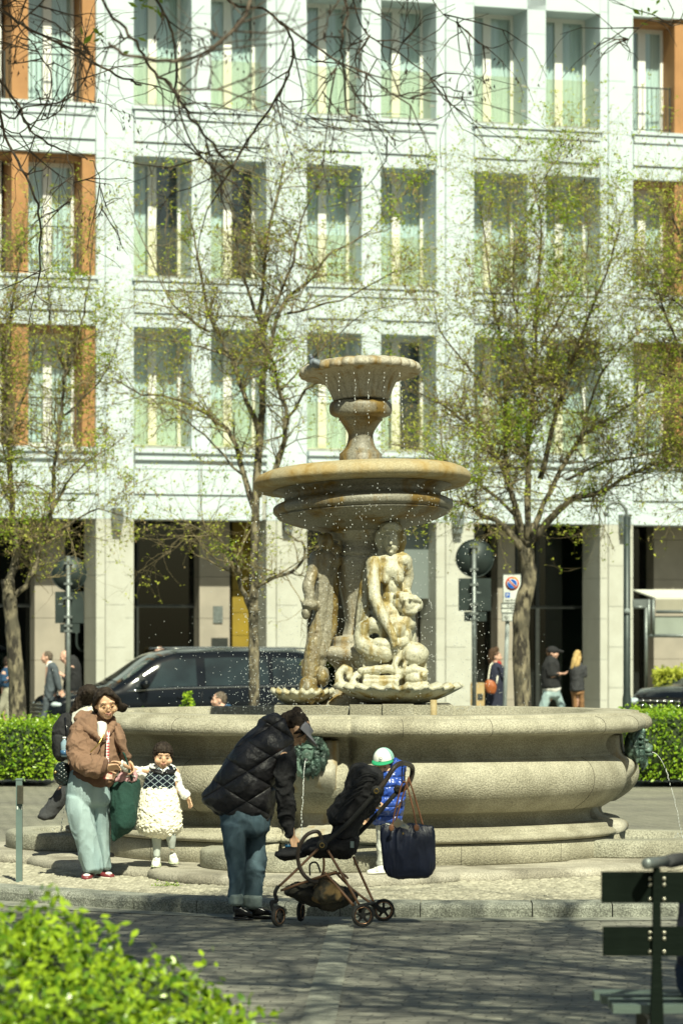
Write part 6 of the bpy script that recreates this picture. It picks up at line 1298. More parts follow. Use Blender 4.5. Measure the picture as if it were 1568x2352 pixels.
tb('rear_leg', [(800, 1020), (900, 1190), (1000, 1370)], [.04, .03, .03], .0095, 'copper'); tb('rear_leg', [(960, 1060), (1020, 1200), (1090, 1350)], [.44, .44, .44], .0095, 'copper')
tb('front_leg', [(740, 1012), (610, 1140), (495, 1248)], [.04, .04, .04], .0095, 'copper'); tb('front_leg', [(770, 1030), (768, 1170), (650, 1330)], [.42, .43, .44], .009, 'copper')
tb('side_rail', [(505, 1275), (700, 1205), (860, 1155)], [.05, .05, .06], .009, 'copper'); tb('side_rail', [(780, 1160), (860, 1250), (965, 1370)], [.06, .05, .04], .0105, 'copper')
tb('side_rail', [(640, 1240), (860, 1165), (930, 1200)], [.42, .42, .42], .008, 'copper'); tb('side_rail', [(850, 1160), (960, 1270), (1080, 1360)], [.42, .43, .44], .009, 'copper'); tb('axle', [(1000, 1370), (1090, 1350)], [.04, .44], .011, 'tyre')
tb('wheel_fork', [(492, 1245), (470, 1290), (480, 1340), (448, 1350), (470, 1425)], [.03, .03, .03, -.005, -.01], .014, 'tyre'); tb('wheel_fork', [(640, 1240), (632, 1330), (618, 1410)], [.44, .44, .43], .013, 'tyre'); tb('wheel_fork', [(995, 1365), (1020, 1433)], [.035, .02], .02, 'tyre'); tb('wheel_fork', [(1075, 1350), (1150, 1410)], [.44, .45], .02, 'tyre')
tb('push_bar', [(765, 990), (930, 850), (1110, 650)], [.0, .0, .0], .016, 'tyre'); tb('push_bar', [(950, 960), (1060, 850), (1240, 650)], [.46, .46, .46], .016, 'tyre')
tb('handlebar', [(1115, 645), (1160, 590), (1215, 505), (1262, 475), (1300, 480), (1330, 505), (1322, 570), (1285, 630), (1240, 650)], [0, 0, .02, .10, .28, .42, .46, .46, .46], .0175, 'handle', 14, 8)
for x, y, d in ((1105, 650, -.02), (1240, 640, .44), (765, 990, -.02)):
    mb = MB(); p = C3(x, y, Y + d); mb.tube([p, p + Vector((0, .035, 0))], .036 if d < .4 else .03, 20); o = mb.build('joint', M['tyre'], st)
    mb = MB(); mb.tube([p + Vector((.015 * math.cos(t), -.003, .015 * math.sin(t))) for t in [i * 6.2832 / 16 for i in range(17)]], .0025, 5); mb.build('joint_ring', M['gold'] if d < 0 else M['tyre'], o)
tb('bumper_bar', [(765, 960), (738, 905), (670, 925), (622, 1000), (614, 1080), (640, 1160), (690, 1210), (740, 1222)], [.0, -.01, -.02, .0, .02, .03, .03, .03], .0135, 'handle', 12, 6)
def G(name, rows, mat, wr=.008, vox=.007, ws=12, seed=0): return garment(name, rows, C3, Y + .24, mat, st, vox, wr, ws, (1, 1, 1), 2, seed)
G('canopy', [[(965, 500, 1150, 560, .22), (915, 600, 1145, 640, .235), (865, 700, 1100, 740, .235), (812, 780, 1010, 850, .22), (808, 822, 960, 880, .18)]], M['black_cloth'], .018, .008, 8, 2)
mb = MB()
for i in range(5):
    a, b = C3(900 + 22 * i, 690 - 52 * i, Y), C3(1060 + 18 * i, 740 - 36 * i, Y); mb.tube(smooth_path([C3(840 + 32 * i, 820 - 62 * i, Y + .02), C3(905 + 36 * i, 745 - 52 * i, Y - .005), C3(1020 + 24 * i, 650 - 22 * i, Y + .02)], 6), .006, 6)
mb.remesh(.004, 0); mb.build('canopy_folds', M['dark_jacket'], st)
G('backrest', [[(1020, 690, 1110, 700, .19), (940, 760, 1050, 800, .2), (850, 840, 1010, 870, .2), (820, 940, 990, 930, .2)]], M['black_cloth'], .006)
G('seat', [[(640, 990, 655, 1050, .16), (700, 950, 720, 1060, .19), (820, 920, 840, 1070, .20), (900, 900, 930, 1070, .20), (975, 910, 960, 1050, .19)]], M['black_cloth'], .010)
G('footrest', [[(472, 1038, 478, 1056, .14), (520, 1010, 530, 1085, .16), (600, 1002, 620, 1072, .16), (660, 1010, 665, 1060, .15)]], M['black_cloth'], .006)
G('basket', [[(525, 1285, 1000, 1305, .19), (570, 1310, 980, 1330, .19), (650, 1350, 925, 1362, .16), (740, 1378, 860, 1384, .12)]], M['mesh'], .010)
o = thing('folded_cloth', 'camouflage coloured bundle lying in the pushchair basket', 'bundle', tuple(C3(800, 1300, Y + .24))); garment('bundle_body', [[(740, 1215, 830, 1205, .12), (700, 1270, 900, 1260, .15), (690, 1320, 900, 1320, .15)]], C3, Y + .14, pm('camouflage', (.07, .06, .035), (.025, .022, .016), 18, .9, c3=(.20, .13, .05), s3=12), o, .008, .010, 14); mb = MB(); mb.tube(smooth_path([C3(690, 1180, Y + .1), C3(690, 1110, Y + .1), C3(730, 1100, Y + .1), C3(755, 1160, Y + .1)], 5), .007, 6); mb.build('strap', M['black_cloth'], o)
mb = MB(); p = C3(953, 985, Y + .02); mb.box(p.x - .012, p.x + .012, p.y - .01, p.y - .006, p.z - .022, p.z + .022); mb.build('care_tag', M['denim_cuff'], st)
# hooks and navy tote
o = thing('tote_bag', 'navy nylon tote with brown handles hanging from the pushchair', 'bag', tuple(C3(1300, 1190, Y + .2)))
garment('bag_body', [[(1132, 872, 1462, 872, .02), (1130, 930, 1472, 930, .05), (1138, 1040, 1474, 1040, .065), (1145, 1130, 1468, 1130, .06), (1158, 1168, 1455, 1172, .045)]], C3, Y + .2, M['navy'], o, .006, .009, 6, (1.6, 1, .3), 2, 3)
mb = MB(); mb.tube(smooth_path([C3(1202, 885, Y + .12), C3(1235, 720, Y + .14), C3(1280, 588, Y + .16), C3(1330, 740, Y + .14), C3(1358, 880, Y + .12)], 7), .0065, 6); mb.tube(smooth_path([C3(1215, 870, Y + .28), C3(1300, 590, Y + .26), C3(1312, 585, Y + .26), C3(1362, 740, Y + .28), C3(1396, 862, Y + .28)], 7), .0065, 6); mb.build('handles', M['tan_leather'], o)
for x in (1200, 1357): mb = MB(); p = C3(x, 880, Y + .10); mb.ell(p, (.018, .006, .024)); mb.build('leather_patch', M['tan_leather'], o)
mb = MB(); p = C3(1272, 917, Y + .105); mb.ell(p, (.006, .004, .008)); mb.build('stud', M['gold'], o)
mb = MB(); mb.tube(smooth_path([C3(1268, 490, Y + .14), C3(1266, 580, Y + .15), C3(1280, 592, Y + .16), C3(1284, 500, Y + .15)], 5), .005, 6); mb.build('bag_hook', M['tyre'], st)
o = thing('leaflet', 'striped leaflet sticking out of the navy tote', 'leaflet', tuple(C3(1255, 900, Y + .2))); 
mb = MB(); a, b_, c, d = C3(1238, 818, Y + .15), C3(1312, 872, Y + .15), C3(1290, 925, Y + .18), C3(1205, 860, Y + .18); mb.prism([a, b_, c, d], (0, .006, 0)); mb.build('leaflet_page', pm('leaflet_print', (.60, .45, .25), (.30, .48, .62), 14, .6, c3=(.75, .72, .6), s3=20), o)

# ================================================================= street furniture
def sgn_back(label, P, Y, px, top, disc, sq, sm, group):
    r = thing('road_sign', label, 'road sign', (P(px, 1500, Y).x, Y, -.1), 0, group); x = P(px, 1500, Y).x
    zt = P(px, top, Y).z; mb = MB(); mb.tube([(x, Y, -.1), (x, Y, zt)], .040, 14); mb.build('pole', M['grey_metal'], r)
    cx, cy, rr = disc; a = P(cx - rr, cy, Y); b = P(cx + rr, cy, Y); c = (a + b) / 2; rd = (b - a).x / 2; mb = MB(); mb.tube([c + Vector((0, -.0 + .055, 0)), c + Vector((0, .070, 0))], rd, 40); o = mb.build('disc', M['sign_back'], r)
    mb = MB(); mb.tube([c + Vector((rd * math.cos(t), .05, rd * math.sin(t))) for t in [i * 6.2832 / 40 for i in range(41)]], .009, 6); mb.build('rim', M['sign_back'], o)
    for x0, y0, x1, y1 in (sq, sm):
        a = P(x0, y1, Y); b = P(x1, y0, Y); mb = MB(); mb.box(a.x, b.x, Y + .055, Y + .068, a.z, b.z); o = mb.build('plate', M['sign_back'], r)
        rng_ = random.Random(int(x0)); mb = MB()
        for i in range(3): zz = a.z + (b.z - a.z) * rng_.uniform(.25, .8); xx = a.x + (b.x - a.x) * rng_.uniform(.1, .6); mb.box(xx, xx + rng_.uniform(.05, .12), Y + .0545, Y + .056, zz, zz + .015)
        mb.build('sticker', M['sticker'], o)
        for f in (.2, .8): mb = MB(); zz = a.z + (b.z - a.z) * f; mb.box(x - .07, x + .07, Y - .045, Y + .055, zz - .02, zz + .02); mb.build('bracket', M['grey_metal'], r)
    for s in (-.6, .6): mb = MB(); mb.box(x - .07, x + .07, Y - .045, Y + .055, c.z + rd * s - .02, c.z + rd * s + .02); mb.build('bracket', M['grey_metal'], r)
M['sign_back'] = pm('sign_back_metal', (.045, .062, .058), (.03, .042, .04), 3, .45, metal=.3); M['sticker'] = pm('worn_sticker', (.30, .34, .33), (.12, .15, .15), 90, .7)
GS = 'road signs seen from behind'
sgn_back('grey road sign backs on a pole above the backpack woman', C8, 58, 358, 425, (362, 515, 90), (288, 610, 438, 775), (314, 778, 416, 825), GS)
sgn_back('grey road sign backs on a pole right of the marble figures', C7, 58, 257, 425, (262, 522, 118), (160, 648, 364, 852), (196, 858, 336, 918), GS)
# no parking sign
Y = 57; C5 = crop(1940, 2260, 8.711); r = thing('parking_sign', 'white no parking sign with blue P and arrow panel left of the leaning tree', 'road sign', (C5(820, 2000, Y).x, Y, -.1)); yf = Y
def txt(s, size, p, mat, par, ax=1.0):
    cu = bpy.data.curves.new('t', 'FONT'); cu.body = s; cu.size = size; cu.extrude = .001; cu.offset = size * .012; o = bpy.data.objects.new('t', cu); COL.objects.link(o)
    me = bpy.data.meshes.new_from_object(o); bpy.data.objects.remove(o); bpy.data.curves.remove(cu)
    vs = [(p.x + v.co.x * ax, p.y - v.co.z, p.z + v.co.y) for v in me.vertices]; fs = [tuple(q.vertices) for q in me.polygons]; bpy.data.meshes.remove(me)
    mb = MB(); mb.add(vs, fs, False); return mb.build('lettering', mat, par)
M['sign_white'] = pm('sign_white', (.72, .75, .70), None, 4, .4); M['sign_red'] = pm('sign_red', (.60, .05, .015), None, 4, .4); M['sign_blue'] = pm('sign_blue', (.0, .12, .60), None, 4, .4); M['ink'] = pm('ink', (.04, .045, .04), None, 4, .6)
def plate(x0, y0, x1, y1, d=0):
    a = C5(x0, y1, Y); b = C5(x1, y0, Y); mb = MB(); mb.box(a.x, b.x, Y - .03 - d, Y, a.z, b.z); bm_ = mb.build('sign_plate', M['sign_white'], r)
    mb = MB(); e = .012; zs = (a.z, b.z)
    mb.box(a.x - e, a.x - .001, Y - .036, Y, a.z - e, b.z + e); mb.box(b.x + .001, b.x + e, Y - .036, Y, a.z - e, b.z + e); mb.box(a.x, b.x, Y - .036, Y, b.z + .001, b.z + e); mb.box(a.x, b.x, Y - .036, Y, a.z - e, a.z - .001); mb.build('sign_edge', M['grey_metal'], bm_); return bm_
p1 = plate(630, 335, 1225, 1310); p2 = plate(570, 1350, 1225, 1500); p3 = plate(570, 1515, 1225, 1655); p4 = plate(600, 1695, 1225, 1940)
def disc(cx, cy, rr, y, mat, nm, par, n=48, r2=None, half=None):
    c = C5(cx, cy, Y); k = (C5(1, 0, Y) - C5(0, 0, Y)).x; mb = MB(); c.y = y
    mb.tube([c, c + Vector((0, .002, 0))], rr * k, n); return mb.build(nm, mat, par)
k5 = (C5(1, 0, Y) - C5(0, 0, Y)).x
disc(930, 655, 238, Y - .0335, M['sign_red'], 'red_ring', p1); disc(930, 655, 186, Y - .0365, M['sign_white'], 'white_ring', p1)
for sg in (-1, 1):
    c = C5(930, 655, Y); c.y = Y - .039; poly = []
    for i in range(25):
        a = math.acos(.30) ; t = -a + 2 * a * i / 24; v = Vector((math.cos(t), 0, math.sin(t))) * 158 * k5
        ang = R(45) if sg == 1 else R(225); poly.append(c + Vector((v.x * math.cos(ang) - v.z * math.sin(ang), 0, v.x * math.sin(ang) + v.z * math.cos(ang))))
    mb = MB(); mb.prism(poly, (0, .002, 0)); mb.build('blue_half', M['sign_blue'], p1)
c = C5(930, 655, Y); mb = MB(); d45 = Vector((math.cos(R(-45)), 0, math.sin(R(-45)))); n45 = Vector((-d45.z, 0, d45.x)); L5 = 200 * k5; w5 = 20 * k5; c.y = Y - .040
mb.prism([c + d45 * L5 + n45 * w5, c + d45 * L5 - n45 * w5, c - d45 * L5 - n45 * w5, c - d45 * L5 + n45 * w5], (0, .0015, 0)); mb.build('red_bar', M['sign_red'], p1)
a = C5(690, 1140, Y); b = C5(855, 965, Y); mb = MB(); mb.box(a.x, b.x, Y - .034, Y - .031, a.z, b.z); o = mb.build('blue_square', M['sign_blue'], p1); p = C5(722, 1118, Y); p.y = Y - .036; txt('P', 185 * k5, p, M['sign_white'], p1)
p = C5(680, 1262, Y); p.y = Y - .033; txt('max 30 min', 92 * k5, p, M['ink'], p1); p = C5(745, 1465, Y); p.y = Y - .033; txt('0-24', 120 * k5, p, M['ink'], p2, 1.25)
mb = MB(); f = lambda x, y: Vector((C5(x, y, Y).x, Y - .033, C5(x, y, Y).z))
for pts in ([(665, 1810), (810, 1815)], [(665, 1810), (755, 1735)], [(665, 1810), (755, 1895)]):
    u_, v_ = f(*pts[0]), f(*pts[1]); d_ = (v_ - u_).normalized(); n_ = Vector((-d_.z, 0, d_.x)) * 9 * k5; mb.prism([u_ + n_, v_ + n_, v_ - n_, u_ - n_], (0, .0015, 0))
mb.remesh(.004, 0); mb.build('arrow', M['ink'], p4)
mb = MB(); mb.prism([f(*q_) for q_ in [(730, 1595), (800, 1590), (835, 1555), (842, 1560), (815, 1600), (795, 1615), (740, 1612)]], (0, .0015, 0)); mb.prism([f(*q_) for q_ in [(870, 1580), (930, 1565), (990, 1580), (1030, 1610), (1025, 1622), (880, 1598)]], (0, .0015, 0)); mb.remesh(.004, 0); mb.build('tow_symbol', M['ink'], p3)
x = C5(820, 2000, Y).x; mb = MB(); mb.tube([(x - .10, Y + .035, -.1), (x, Y + .035, C5(0, 400, Y).z)], .035, 14); mb.build('pole', pm('pale_pole', (.42, .47, .45), None, 5, .5), r)
# lamp post
Y = 61; p = C7(1214, 600, Y); r = thing('lamp_post', 'slim grey post with a hooked top in front of the right arcade pillar', 'lamp post', (p.x, Y, -.1)); zt = C7(1214, 260, Y).z; mb = MB(); mb.tube([(p.x, Y, -.1), (p.x, Y, .9), (p.x, Y, 1.0), (p.x, Y, zt)], [.08, .08, .065, .06], 14); mb.build('post', M['sign_back'], r)
mb = MB(); mb.tube(smooth_path([(p.x, Y, zt - .02), (p.x - .03, Y, zt + .14), (p.x - .16, Y, zt + .25), (p.x - .33, Y, zt + .20), (p.x - .37, Y, zt + .06)], 6), .03, 10); mb.ell((p.x - .37, Y, zt + .05), (.05, .05, .06)); mb.remesh(.014, 1); mb.build('hook', M['grey_metal'], r)
c_ = C7(1214, 855, Y); mb = MB(); mb.tube([(c_.x, Y - .077, c_.z), (c_.x, Y - .073, c_.z)], .055, 24); mb.build('sticker', M['sticker'], r)
# bollard
C6 = crop(40, 3080, 6.5333); Y = 26.4; a = C6(165, 1000, Y); b = C6(335, 1000, Y); zt = C6(200, 230, Y).z; r = thing('info_post', 'short grey metal post with a small tilted plate left of the catch basin', 'post', ((a.x + b.x) / 2, Y, .03)); w5 = (b.x - a.x) / 2; cx = (a.x + b.x) / 2
mb = MB(); mb.rings([[(cx - w5 * k, Y - w5 * k, z), (cx + w5 * k, Y - w5 * k, z), (cx + w5 * k, Y + w5 * k, z), (cx - w5 * k, Y + w5 * k, z)] for z, k in ((.03, .95), (zt - .012, .95), (zt - .0119, 1.08), (zt, 1.08), (zt + .003, .9))], True, True, False); mb.build('post', pm('green_grey_paint', (.14, .20, .18), (.11, .16, .145), 6, .5), r)
a = C6(232, 880, Y); b = C6(335, 400, Y); Ms = Matrix.Translation(Vector(((a.x + b.x) / 2, Y - w5 - .02, (a.z + b.z) / 2))) @ Matrix.Rotation(R(-35), 4, 'Z'); mb = MB(); hw_, hh_ = .024, (b.z - a.z) / 2; mb.box(-hw_, hw_, -.006, .012, -hh_, hh_, Ms); mb.build('plate', pm('dark_plaque', (.06, .055, .04), (.09, .085, .06), 60, .5), r)
mb = MB(); a = C6(190, 1030, Y); b = C6(330, 945, Y); mb.box(a.x + .001, a.x + .011, Y - w5 - .002, Y - w5 + .004, a.z, b.z); mb.build('reflector', M['sign_white'], r); mb = MB(); mb.box(b.x - .008, b.x + .0, Y - w5 - .002, Y - w5 + .004, a.z, b.z); mb.build('reflector', M['sign_white'], r)
# bench
M['bench_wood'] = pm('dark_green_slat', (.005, .009, .006), (.003, .006, .004), 5, .8, .2, 40, spec=.08, stretch=(.2, 1, 1)); Y = 14.2  # dark paint, coloured darker still for the tree shade over the bench
bx0, by = W(1381, 2030, Y).x, Y; r = thing('bench', 'dark slatted bench seen from behind at the near right corner', 'bench', (bx0 + .9, Y + .25, 0)); rz = lambda y: W(0, y, Y).z
M['bench_pale'] = pm('pale_green_slat', (.10, .14, .12), (.07, .10, .085), 6, .5, .2, 40, stretch=(.2, 1, 1))  # paler green than the back slats
for (y0, y1, xo) in ((2003, 2074, 0), (2129, 2196, .006)):
    mb = MB(); e = .035; z0, z1 = rz(y1), rz(y0); mb.box(bx0 + xo, bx0 + 1.9, Y, Y + e, z0, z1); mb.build('back_slat', M['bench_wood'], r)
for yy_, zz, c in ((14.45, .425, 0), (14.60, .428, 1), (14.75, .428, 2)):
    mb = MB(); mb.box(bx0 + .05 - .02 * c, bx0 + 1.9, yy_, yy_ + .115, zz - .035, zz); mb.build('seat_slat', M['bench_pale'], r)
mb = MB(); mb.box(bx0 + .055, bx0 + 1.9, 14.30, 14.43, .385, .42); mb.build('seat_slat', M['bench_pale'], r)
for xx in (1508, 1508 + 480):
    p = W(xx, 2000, Y - .04); mb = MB(); mb.rings([[(p.x - w_, y, z), (p.x + w_, y, z), (p.x + w_, y + d_, z), (p.x - w_, y + d_, z)] for z, w_, y, d_ in ((rz(1993), .014, Y - .03, .03), (.60, .02, Y - .03, .03), (.42, .026, Y - .04, .05), (0, .03, Y - .08, .06))], True, True, False); o = mb.build('leg', M['bench_wood'], r)
    mb = MB(); mb.box(p.x - .02, p.x + .02, Y + .02, Y + .72, .345, .382); mb.box(p.x - .025, p.x + .025, Y + .66, Y + .72, 0, .344); mb.remesh(.012, 0); mb.build('seat_support', M['dark_metal'], r)
    for yy_ in (2018, 2032, 2065, 2142, 2156, 2186):
        for s in (-1, 1):
            mb = MB(); c = W(xx + s * 16, yy_, Y - .002); mb.ell(c, (.008, .005, .008), None, 10, 6); mb.build('bolt', M['bolt'] if 'bolt' in M else M.setdefault('bolt', pm('bright_bolt', (.55, .53, .42), None, 4, .3, metal=.8)), r)
# umbrella lying on the bench back
o = thing('umbrella', 'dark rolled umbrella lying across the top of the bench back', 'umbrella', (W(1500, 1995, Y).x, Y + .1, rz(2000)))
a = W(1482, 1984, Y - .12); b = W(1580, 2008, Y + .35); b.z = rz(1996) + .022; mb = MB(); mb.tube([a, a.lerp(b, .02), a.lerp(b, .45)], [.020, .024, .022], 16); mb.build('handle', M['grey_metal'], o); mb = MB(); mb.tube([a.lerp(b, .4505), a.lerp(b, .6), b], [.024, .03, .028], 12); mb.wrinkle(.006, 30); mb.build('canopy', M['charcoal'], o)
# person at the right edge
P_ = lambda x, y, Y_: W(x, y, Y_); Y = 14.6; r = thing('person', 'seated person in dark blue mostly outside the right edge', 'person', (W(1610, 2300, Y).x, Y, .43)); 
mb = MB(); hc = Vector((W(1640, 1800, Y).x, Y, 1.28)); head_parts(mb, hc, .23, hframe(180, 0)); mb.path([hc + Vector((0, 0, -.08)), (hc.x, Y, 1.0), (hc.x, Y, .55), (hc.x, Y + .4, .52), (hc.x, Y + .45, .1)], [.055, .12, .13, .07, .05]); mb.remesh(.012, 1); mb.build('body', M['skin_pale'], r)
garment('sweater', [[(1600, 1930, 1690, 1930, .10), (1562, 2010, 1720, 2010, .13), (1556, 2120, 1730, 2120, .14), (1552, 2230, 1735, 2230, .14)]], P_, Y, M['navy_cloth'], r, .012, .01); garment('jeans', [[(1546, 2225, 1740, 2225, .15), (1550, 2268, 1740, 2275, .16)], lambda m_: m_.path([(hc.x, Y, .54), (hc.x, Y + .45, .52), (hc.x, Y + .48, .1)], [.10, .08, .06])], P_, Y, cloth('dark_denim', (.02, .035, .08)), r, .012, .01)
mb = MB(); mb.ell(hc + Vector((0, -.01, .03)), (.09, .1, .09)); mb.remesh(.01, 1, .006, 40); mb.build('hair', M['hair_brown'], r)
# board beside the arcade pillar
Y = 68; a = C7(275, 1460, Y); b = C7(322, 1304, Y); r = thing('signboard', 'tan board with black square standing behind the right sign pole', 'board', ((a.x + b.x) / 2, Y, -.1)); mb = MB(); mb.box(a.x - .12, b.x, Y, Y + .3, -.1, b.z); mb.build('board', pm('tan_board', (.52, .38, .18), None, 3, .7), r); mb = MB(); p0, p1_ = C7(278, 1412, Y), C7(313, 1372, Y); mb.box(p0.x, p1_.x, Y - .01, Y - .001, p0.z, p1_.z); mb.build('black_square', M['ink'], r)
# awning kiosk right
Y = 70; r = thing('awning', 'white awning on a metal frame above the parked car', 'awning', (C7(1450, 1200, Y).x, Y, -.1)); q = lambda x, y, d=0: C7(x, y, Y + d)
mb = MB(); mb.prism([q(1255, 728, .8), q(1800, 728, .8), q(1800, 780, 0), q(1395, 780, 0)], (0, 0, .03)); mb.build('roof_cloth', pm('awning_cloth', (.60, .60, .50), (.54, .54, .46), 2, .8), r)
a, b = q(1398, 855), q(1800, 783); mb = MB(); mb.box(a.x, b.x, Y, Y + .02, a.z, b.z); mb.build('valance', pm('awning_valance', (.36, .34, .26), None, 2, .8), r)
a, b = q(1372, 1008, .05), q(1800, 885, .05); mb = MB(); mb.box(a.x, b.x, Y + .05, Y + .07, a.z, b.z); mb.build('side_screen', pm('screen_cloth', (.30, .34, .29), None, 2, .8), r)
for pts in ([(1335, 1340), (1335, 832)], [(1335, 830), (1255, 830)], [(1350, 1008), (1800, 1012)], [(1352, 780), (1352, 1008)], [(1380, 780), (1380, 1008)], [(1395, 858), (1800, 858)]):
    mb = MB(); mb.tube([q(*pts[0]), q(*pts[1])], .035, 8); mb.build('frame_tube', M['grey_metal'], r)
mb = MB(); a, b = q(1252, 828, .4), q(1390, 780, .4); mb.box(a.x, b.x, Y + .3, Y + .5, a.z, b.z); mb.build('awning_box', M['grey_metal'], r)
# U on shop glass
u5 = C8(415, 915, 79); letter = [o for o in COL.objects if o.name.startswith('shop_window')][1]
L5 = Matrix.Rotation(-TH, 4, 'Z') @ (u5 - Vector((0, FD, 0))); cu = MB(); uu, zz = U(C8(432, 900, 79).x / 79 * F + 784) + 1.74 * math.tan(TH + (330 * .57 - 784) / F), u5.z
cu.tube(smooth_path([(uu - .14, 1.735, zz + .42), (uu - .14, 1.735, zz + .12), (uu - .08, 1.735, zz + .01), (uu, 1.735, zz - .02), (uu + .08, 1.735, zz + .01), (uu + .14, 1.735, zz + .12), (uu + .14, 1.735, zz + .42)], 4), .03, 6); cu.build('letter', M['sign_back'], bld, True)
# pigeon
Y = FY - .31; r = thing('pigeon', 'grey pigeon standing on the rim of the top bowl', 'pigeon', tuple(C1(420, 112, Y))); mb = MB(); q = lambda x, y, d=0: C1(x, y, Y + d)
mb.ell(q(378, 38), .019); mb.path([q(380, 48), q(385, 62), q(398, 80), q(420, 90)], [.017, .020, .040, .044]); mb.path([q(410, 86), q(440, 98), q(462, 108)], [.042, .030, .012]); mb.path([q(385, 100), q(392, 84)], [.016, .032]); mb.remesh(.004, 2); mb.build('body', pm('pigeon_grey', (.16, .19, .22), (.10, .12, .14), 12, .6), r)
mb = MB(); mb.ell(q(384, 54), (.021, .021, .028)); mb.build('neck_feathers', pm('pigeon_green', (.05, .11, .10), (.06, .05, .09), 20, .35), r); mb = MB(); mb.tube([q(364, 40), q(356, 43)], [.004, .001], 6); mb.build('beak', M['ink'], r); mb = MB(); mb.path([q(405, 74, -.035), q(440, 92, -.035), q(475, 112, -.02)], [.022, .020, .005]); mb.build('wing', pm('pigeon_wing', (.20, .23, .26), (.12, .14, .16), 20, .6), r)
for d in (-.012, .012): mb = MB(); mb.tube([q(418, 104, d), q(418, 118, d)], .003, 5); mb.build('leg', M['sign_red'], r)

# ================================================================= cars
M['carblack'] = pm('black_car_paint', (.006, .008, .011), None, 2, .12, spec=.4); M['carglass'] = pm('dark_car_glass', (.018, .030, .032), (.008, .012, .012), 2.2, .04, spec=.9); M['chrome'] = pm('chrome', (.6, .62, .6), None, 2, .15, metal=1); M['lamp_glass'] = pm('headlamp', (.35, .45, .5), (.6, .65, .65), 12, .08); M['grille'] = pm('grille_black', (.01, .01, .01), None, 2, .4)  # teal in the car glass colour stands in for part of its reflections
def interp(T, x):
    for a, b in zip(T, T[1:]):
        if a[0] <= x <= b[0]:
            t = (x - a[0]) / (b[0] - a[0]); t = t * t * (3 - 2 * t) * .35 + t * .65; return [p + (q_ - p) * t for p, q_ in zip(a, b)]
    return T[-1] if x > T[-1][0] else T[0]
def car(root, T, n=70):
    """T: x, zbottom, zshoulder, half width at shoulder, z roof edge, half width roof, z centre"""
    rs = []; L = T[-1][0]
    for i in range(n + 1):
        x = L * i / n; _, zb, zs, hb, zt, ht, zc = interp(T, x); half = [(hb * .90, zb), (hb * .985, zb + .06), (hb * 1.0, (zb + zs) * .5), (hb * .995, zs - .06), (hb * .97, zs), (ht + (hb * .97 - ht) * .5, (zs + zt) / 2 + .01), (ht + .012, zt - .04), (ht - .05, zt), (ht * .5, zc - .012), (0, zc)]
        row = [(x, -y, z) for y, z in half] + [(x, y, z) for y, z in half[-2::-1]]; rs.append([Vector(p) for p in row])
    mb = MB(); mb.rings(rs); return mb.build('body', M['carblack'], root, True)
def side_pt(T, x, f, s, off=.006):
    _, zb, zs, hb, zt, ht, zc = interp(T, x); z = zs + (zt - .04 - zs) * f; y = hb * .97 + (ht + .012 - hb * .97) * f
    return Vector((x, s * (y + off + .012 * math.sin(f * math.pi)), z + .0))
def side_win(T, poly, root, s, nm='window'):
    (xa0, xa1), (xb0, xb1) = poly  # bottom x range, top x range
    g = []; n_, m_ = 12, 8
    for j in range(m_ + 1):
        f = .08 + .80 * j / m_; x0 = xa0 + (xb0 - xa0) * j / m_; x1 = xa1 + (xb1 - xa1) * j / m_; g.append([side_pt(T, x0 + (x1 - x0) * i / n_, f, s) for i in range(n_ + 1)])
    mb = MB(); mb.rings(g, False, False); return mb.build(nm, M['carglass'], root, True)
def carwheel(root, x, y, rr):
    mb = MB(); s = -1 if y < 0 else 1; mb.tube([(x, y, rr), (x, y - s * .03, rr), (x, y - s * .2, rr)], [rr - .02, rr, rr], 32); o = mb.build('wheel', M['tyre'], root, True)
    mb = MB(); mb.tube([(x, y + s * .002, rr), (x, y + s * .008, rr)], rr * .66, 28)
    for i in range(5): t = i * 1.2566; mb.tube([(x, y + s * .01, rr), (x + rr * .6 * math.cos(t), y + s * .01, rr + rr * .6 * math.sin(t))], .03, 6)
    mb.remesh(.012, 0); mb.build('rim', M['grey_metal'], root, True).parent = o
TV = [(0, .38, .60, .62, .70, .50, .72), (.06, .30, .74, .80, .86, .66, .90), (.18, .27, .86, .90, .96, .74, 1.0), (.55, .26, .94, .95, 1.04, .80, 1.09), (1.15, .25, 1.02, .955, 1.14, .84, 1.19), (1.3, .25, 1.05, .955, 1.22, .82, 1.28), (2.05, .25, 1.08, .96, 1.72, .76, 1.79), (2.35, .25, 1.09, .96, 1.80, .76, 1.87), (3.4, .25, 1.11, .96, 1.83, .76, 1.91), (4.6, .25, 1.13, .96, 1.81, .75, 1.89), (4.98, .28, 1.12, .93, 1.72, .72, 1.80), (5.14, .34, 1.05, .88, 1.50, .68, 1.56)]
fp = C2(92, 500, 65.6); rt_ = Vector((fp.x, 65.6, 0)) + Matrix.Rotation(TH, 3, 'Z') @ Vector((0, .93, 0)); van = thing('van', 'black people carrier van parked behind the fountain facing left', 'van', (rt_.x, rt_.y, -.10), TH)
car(van, TV); van.scale = (1.1, 1, 1)
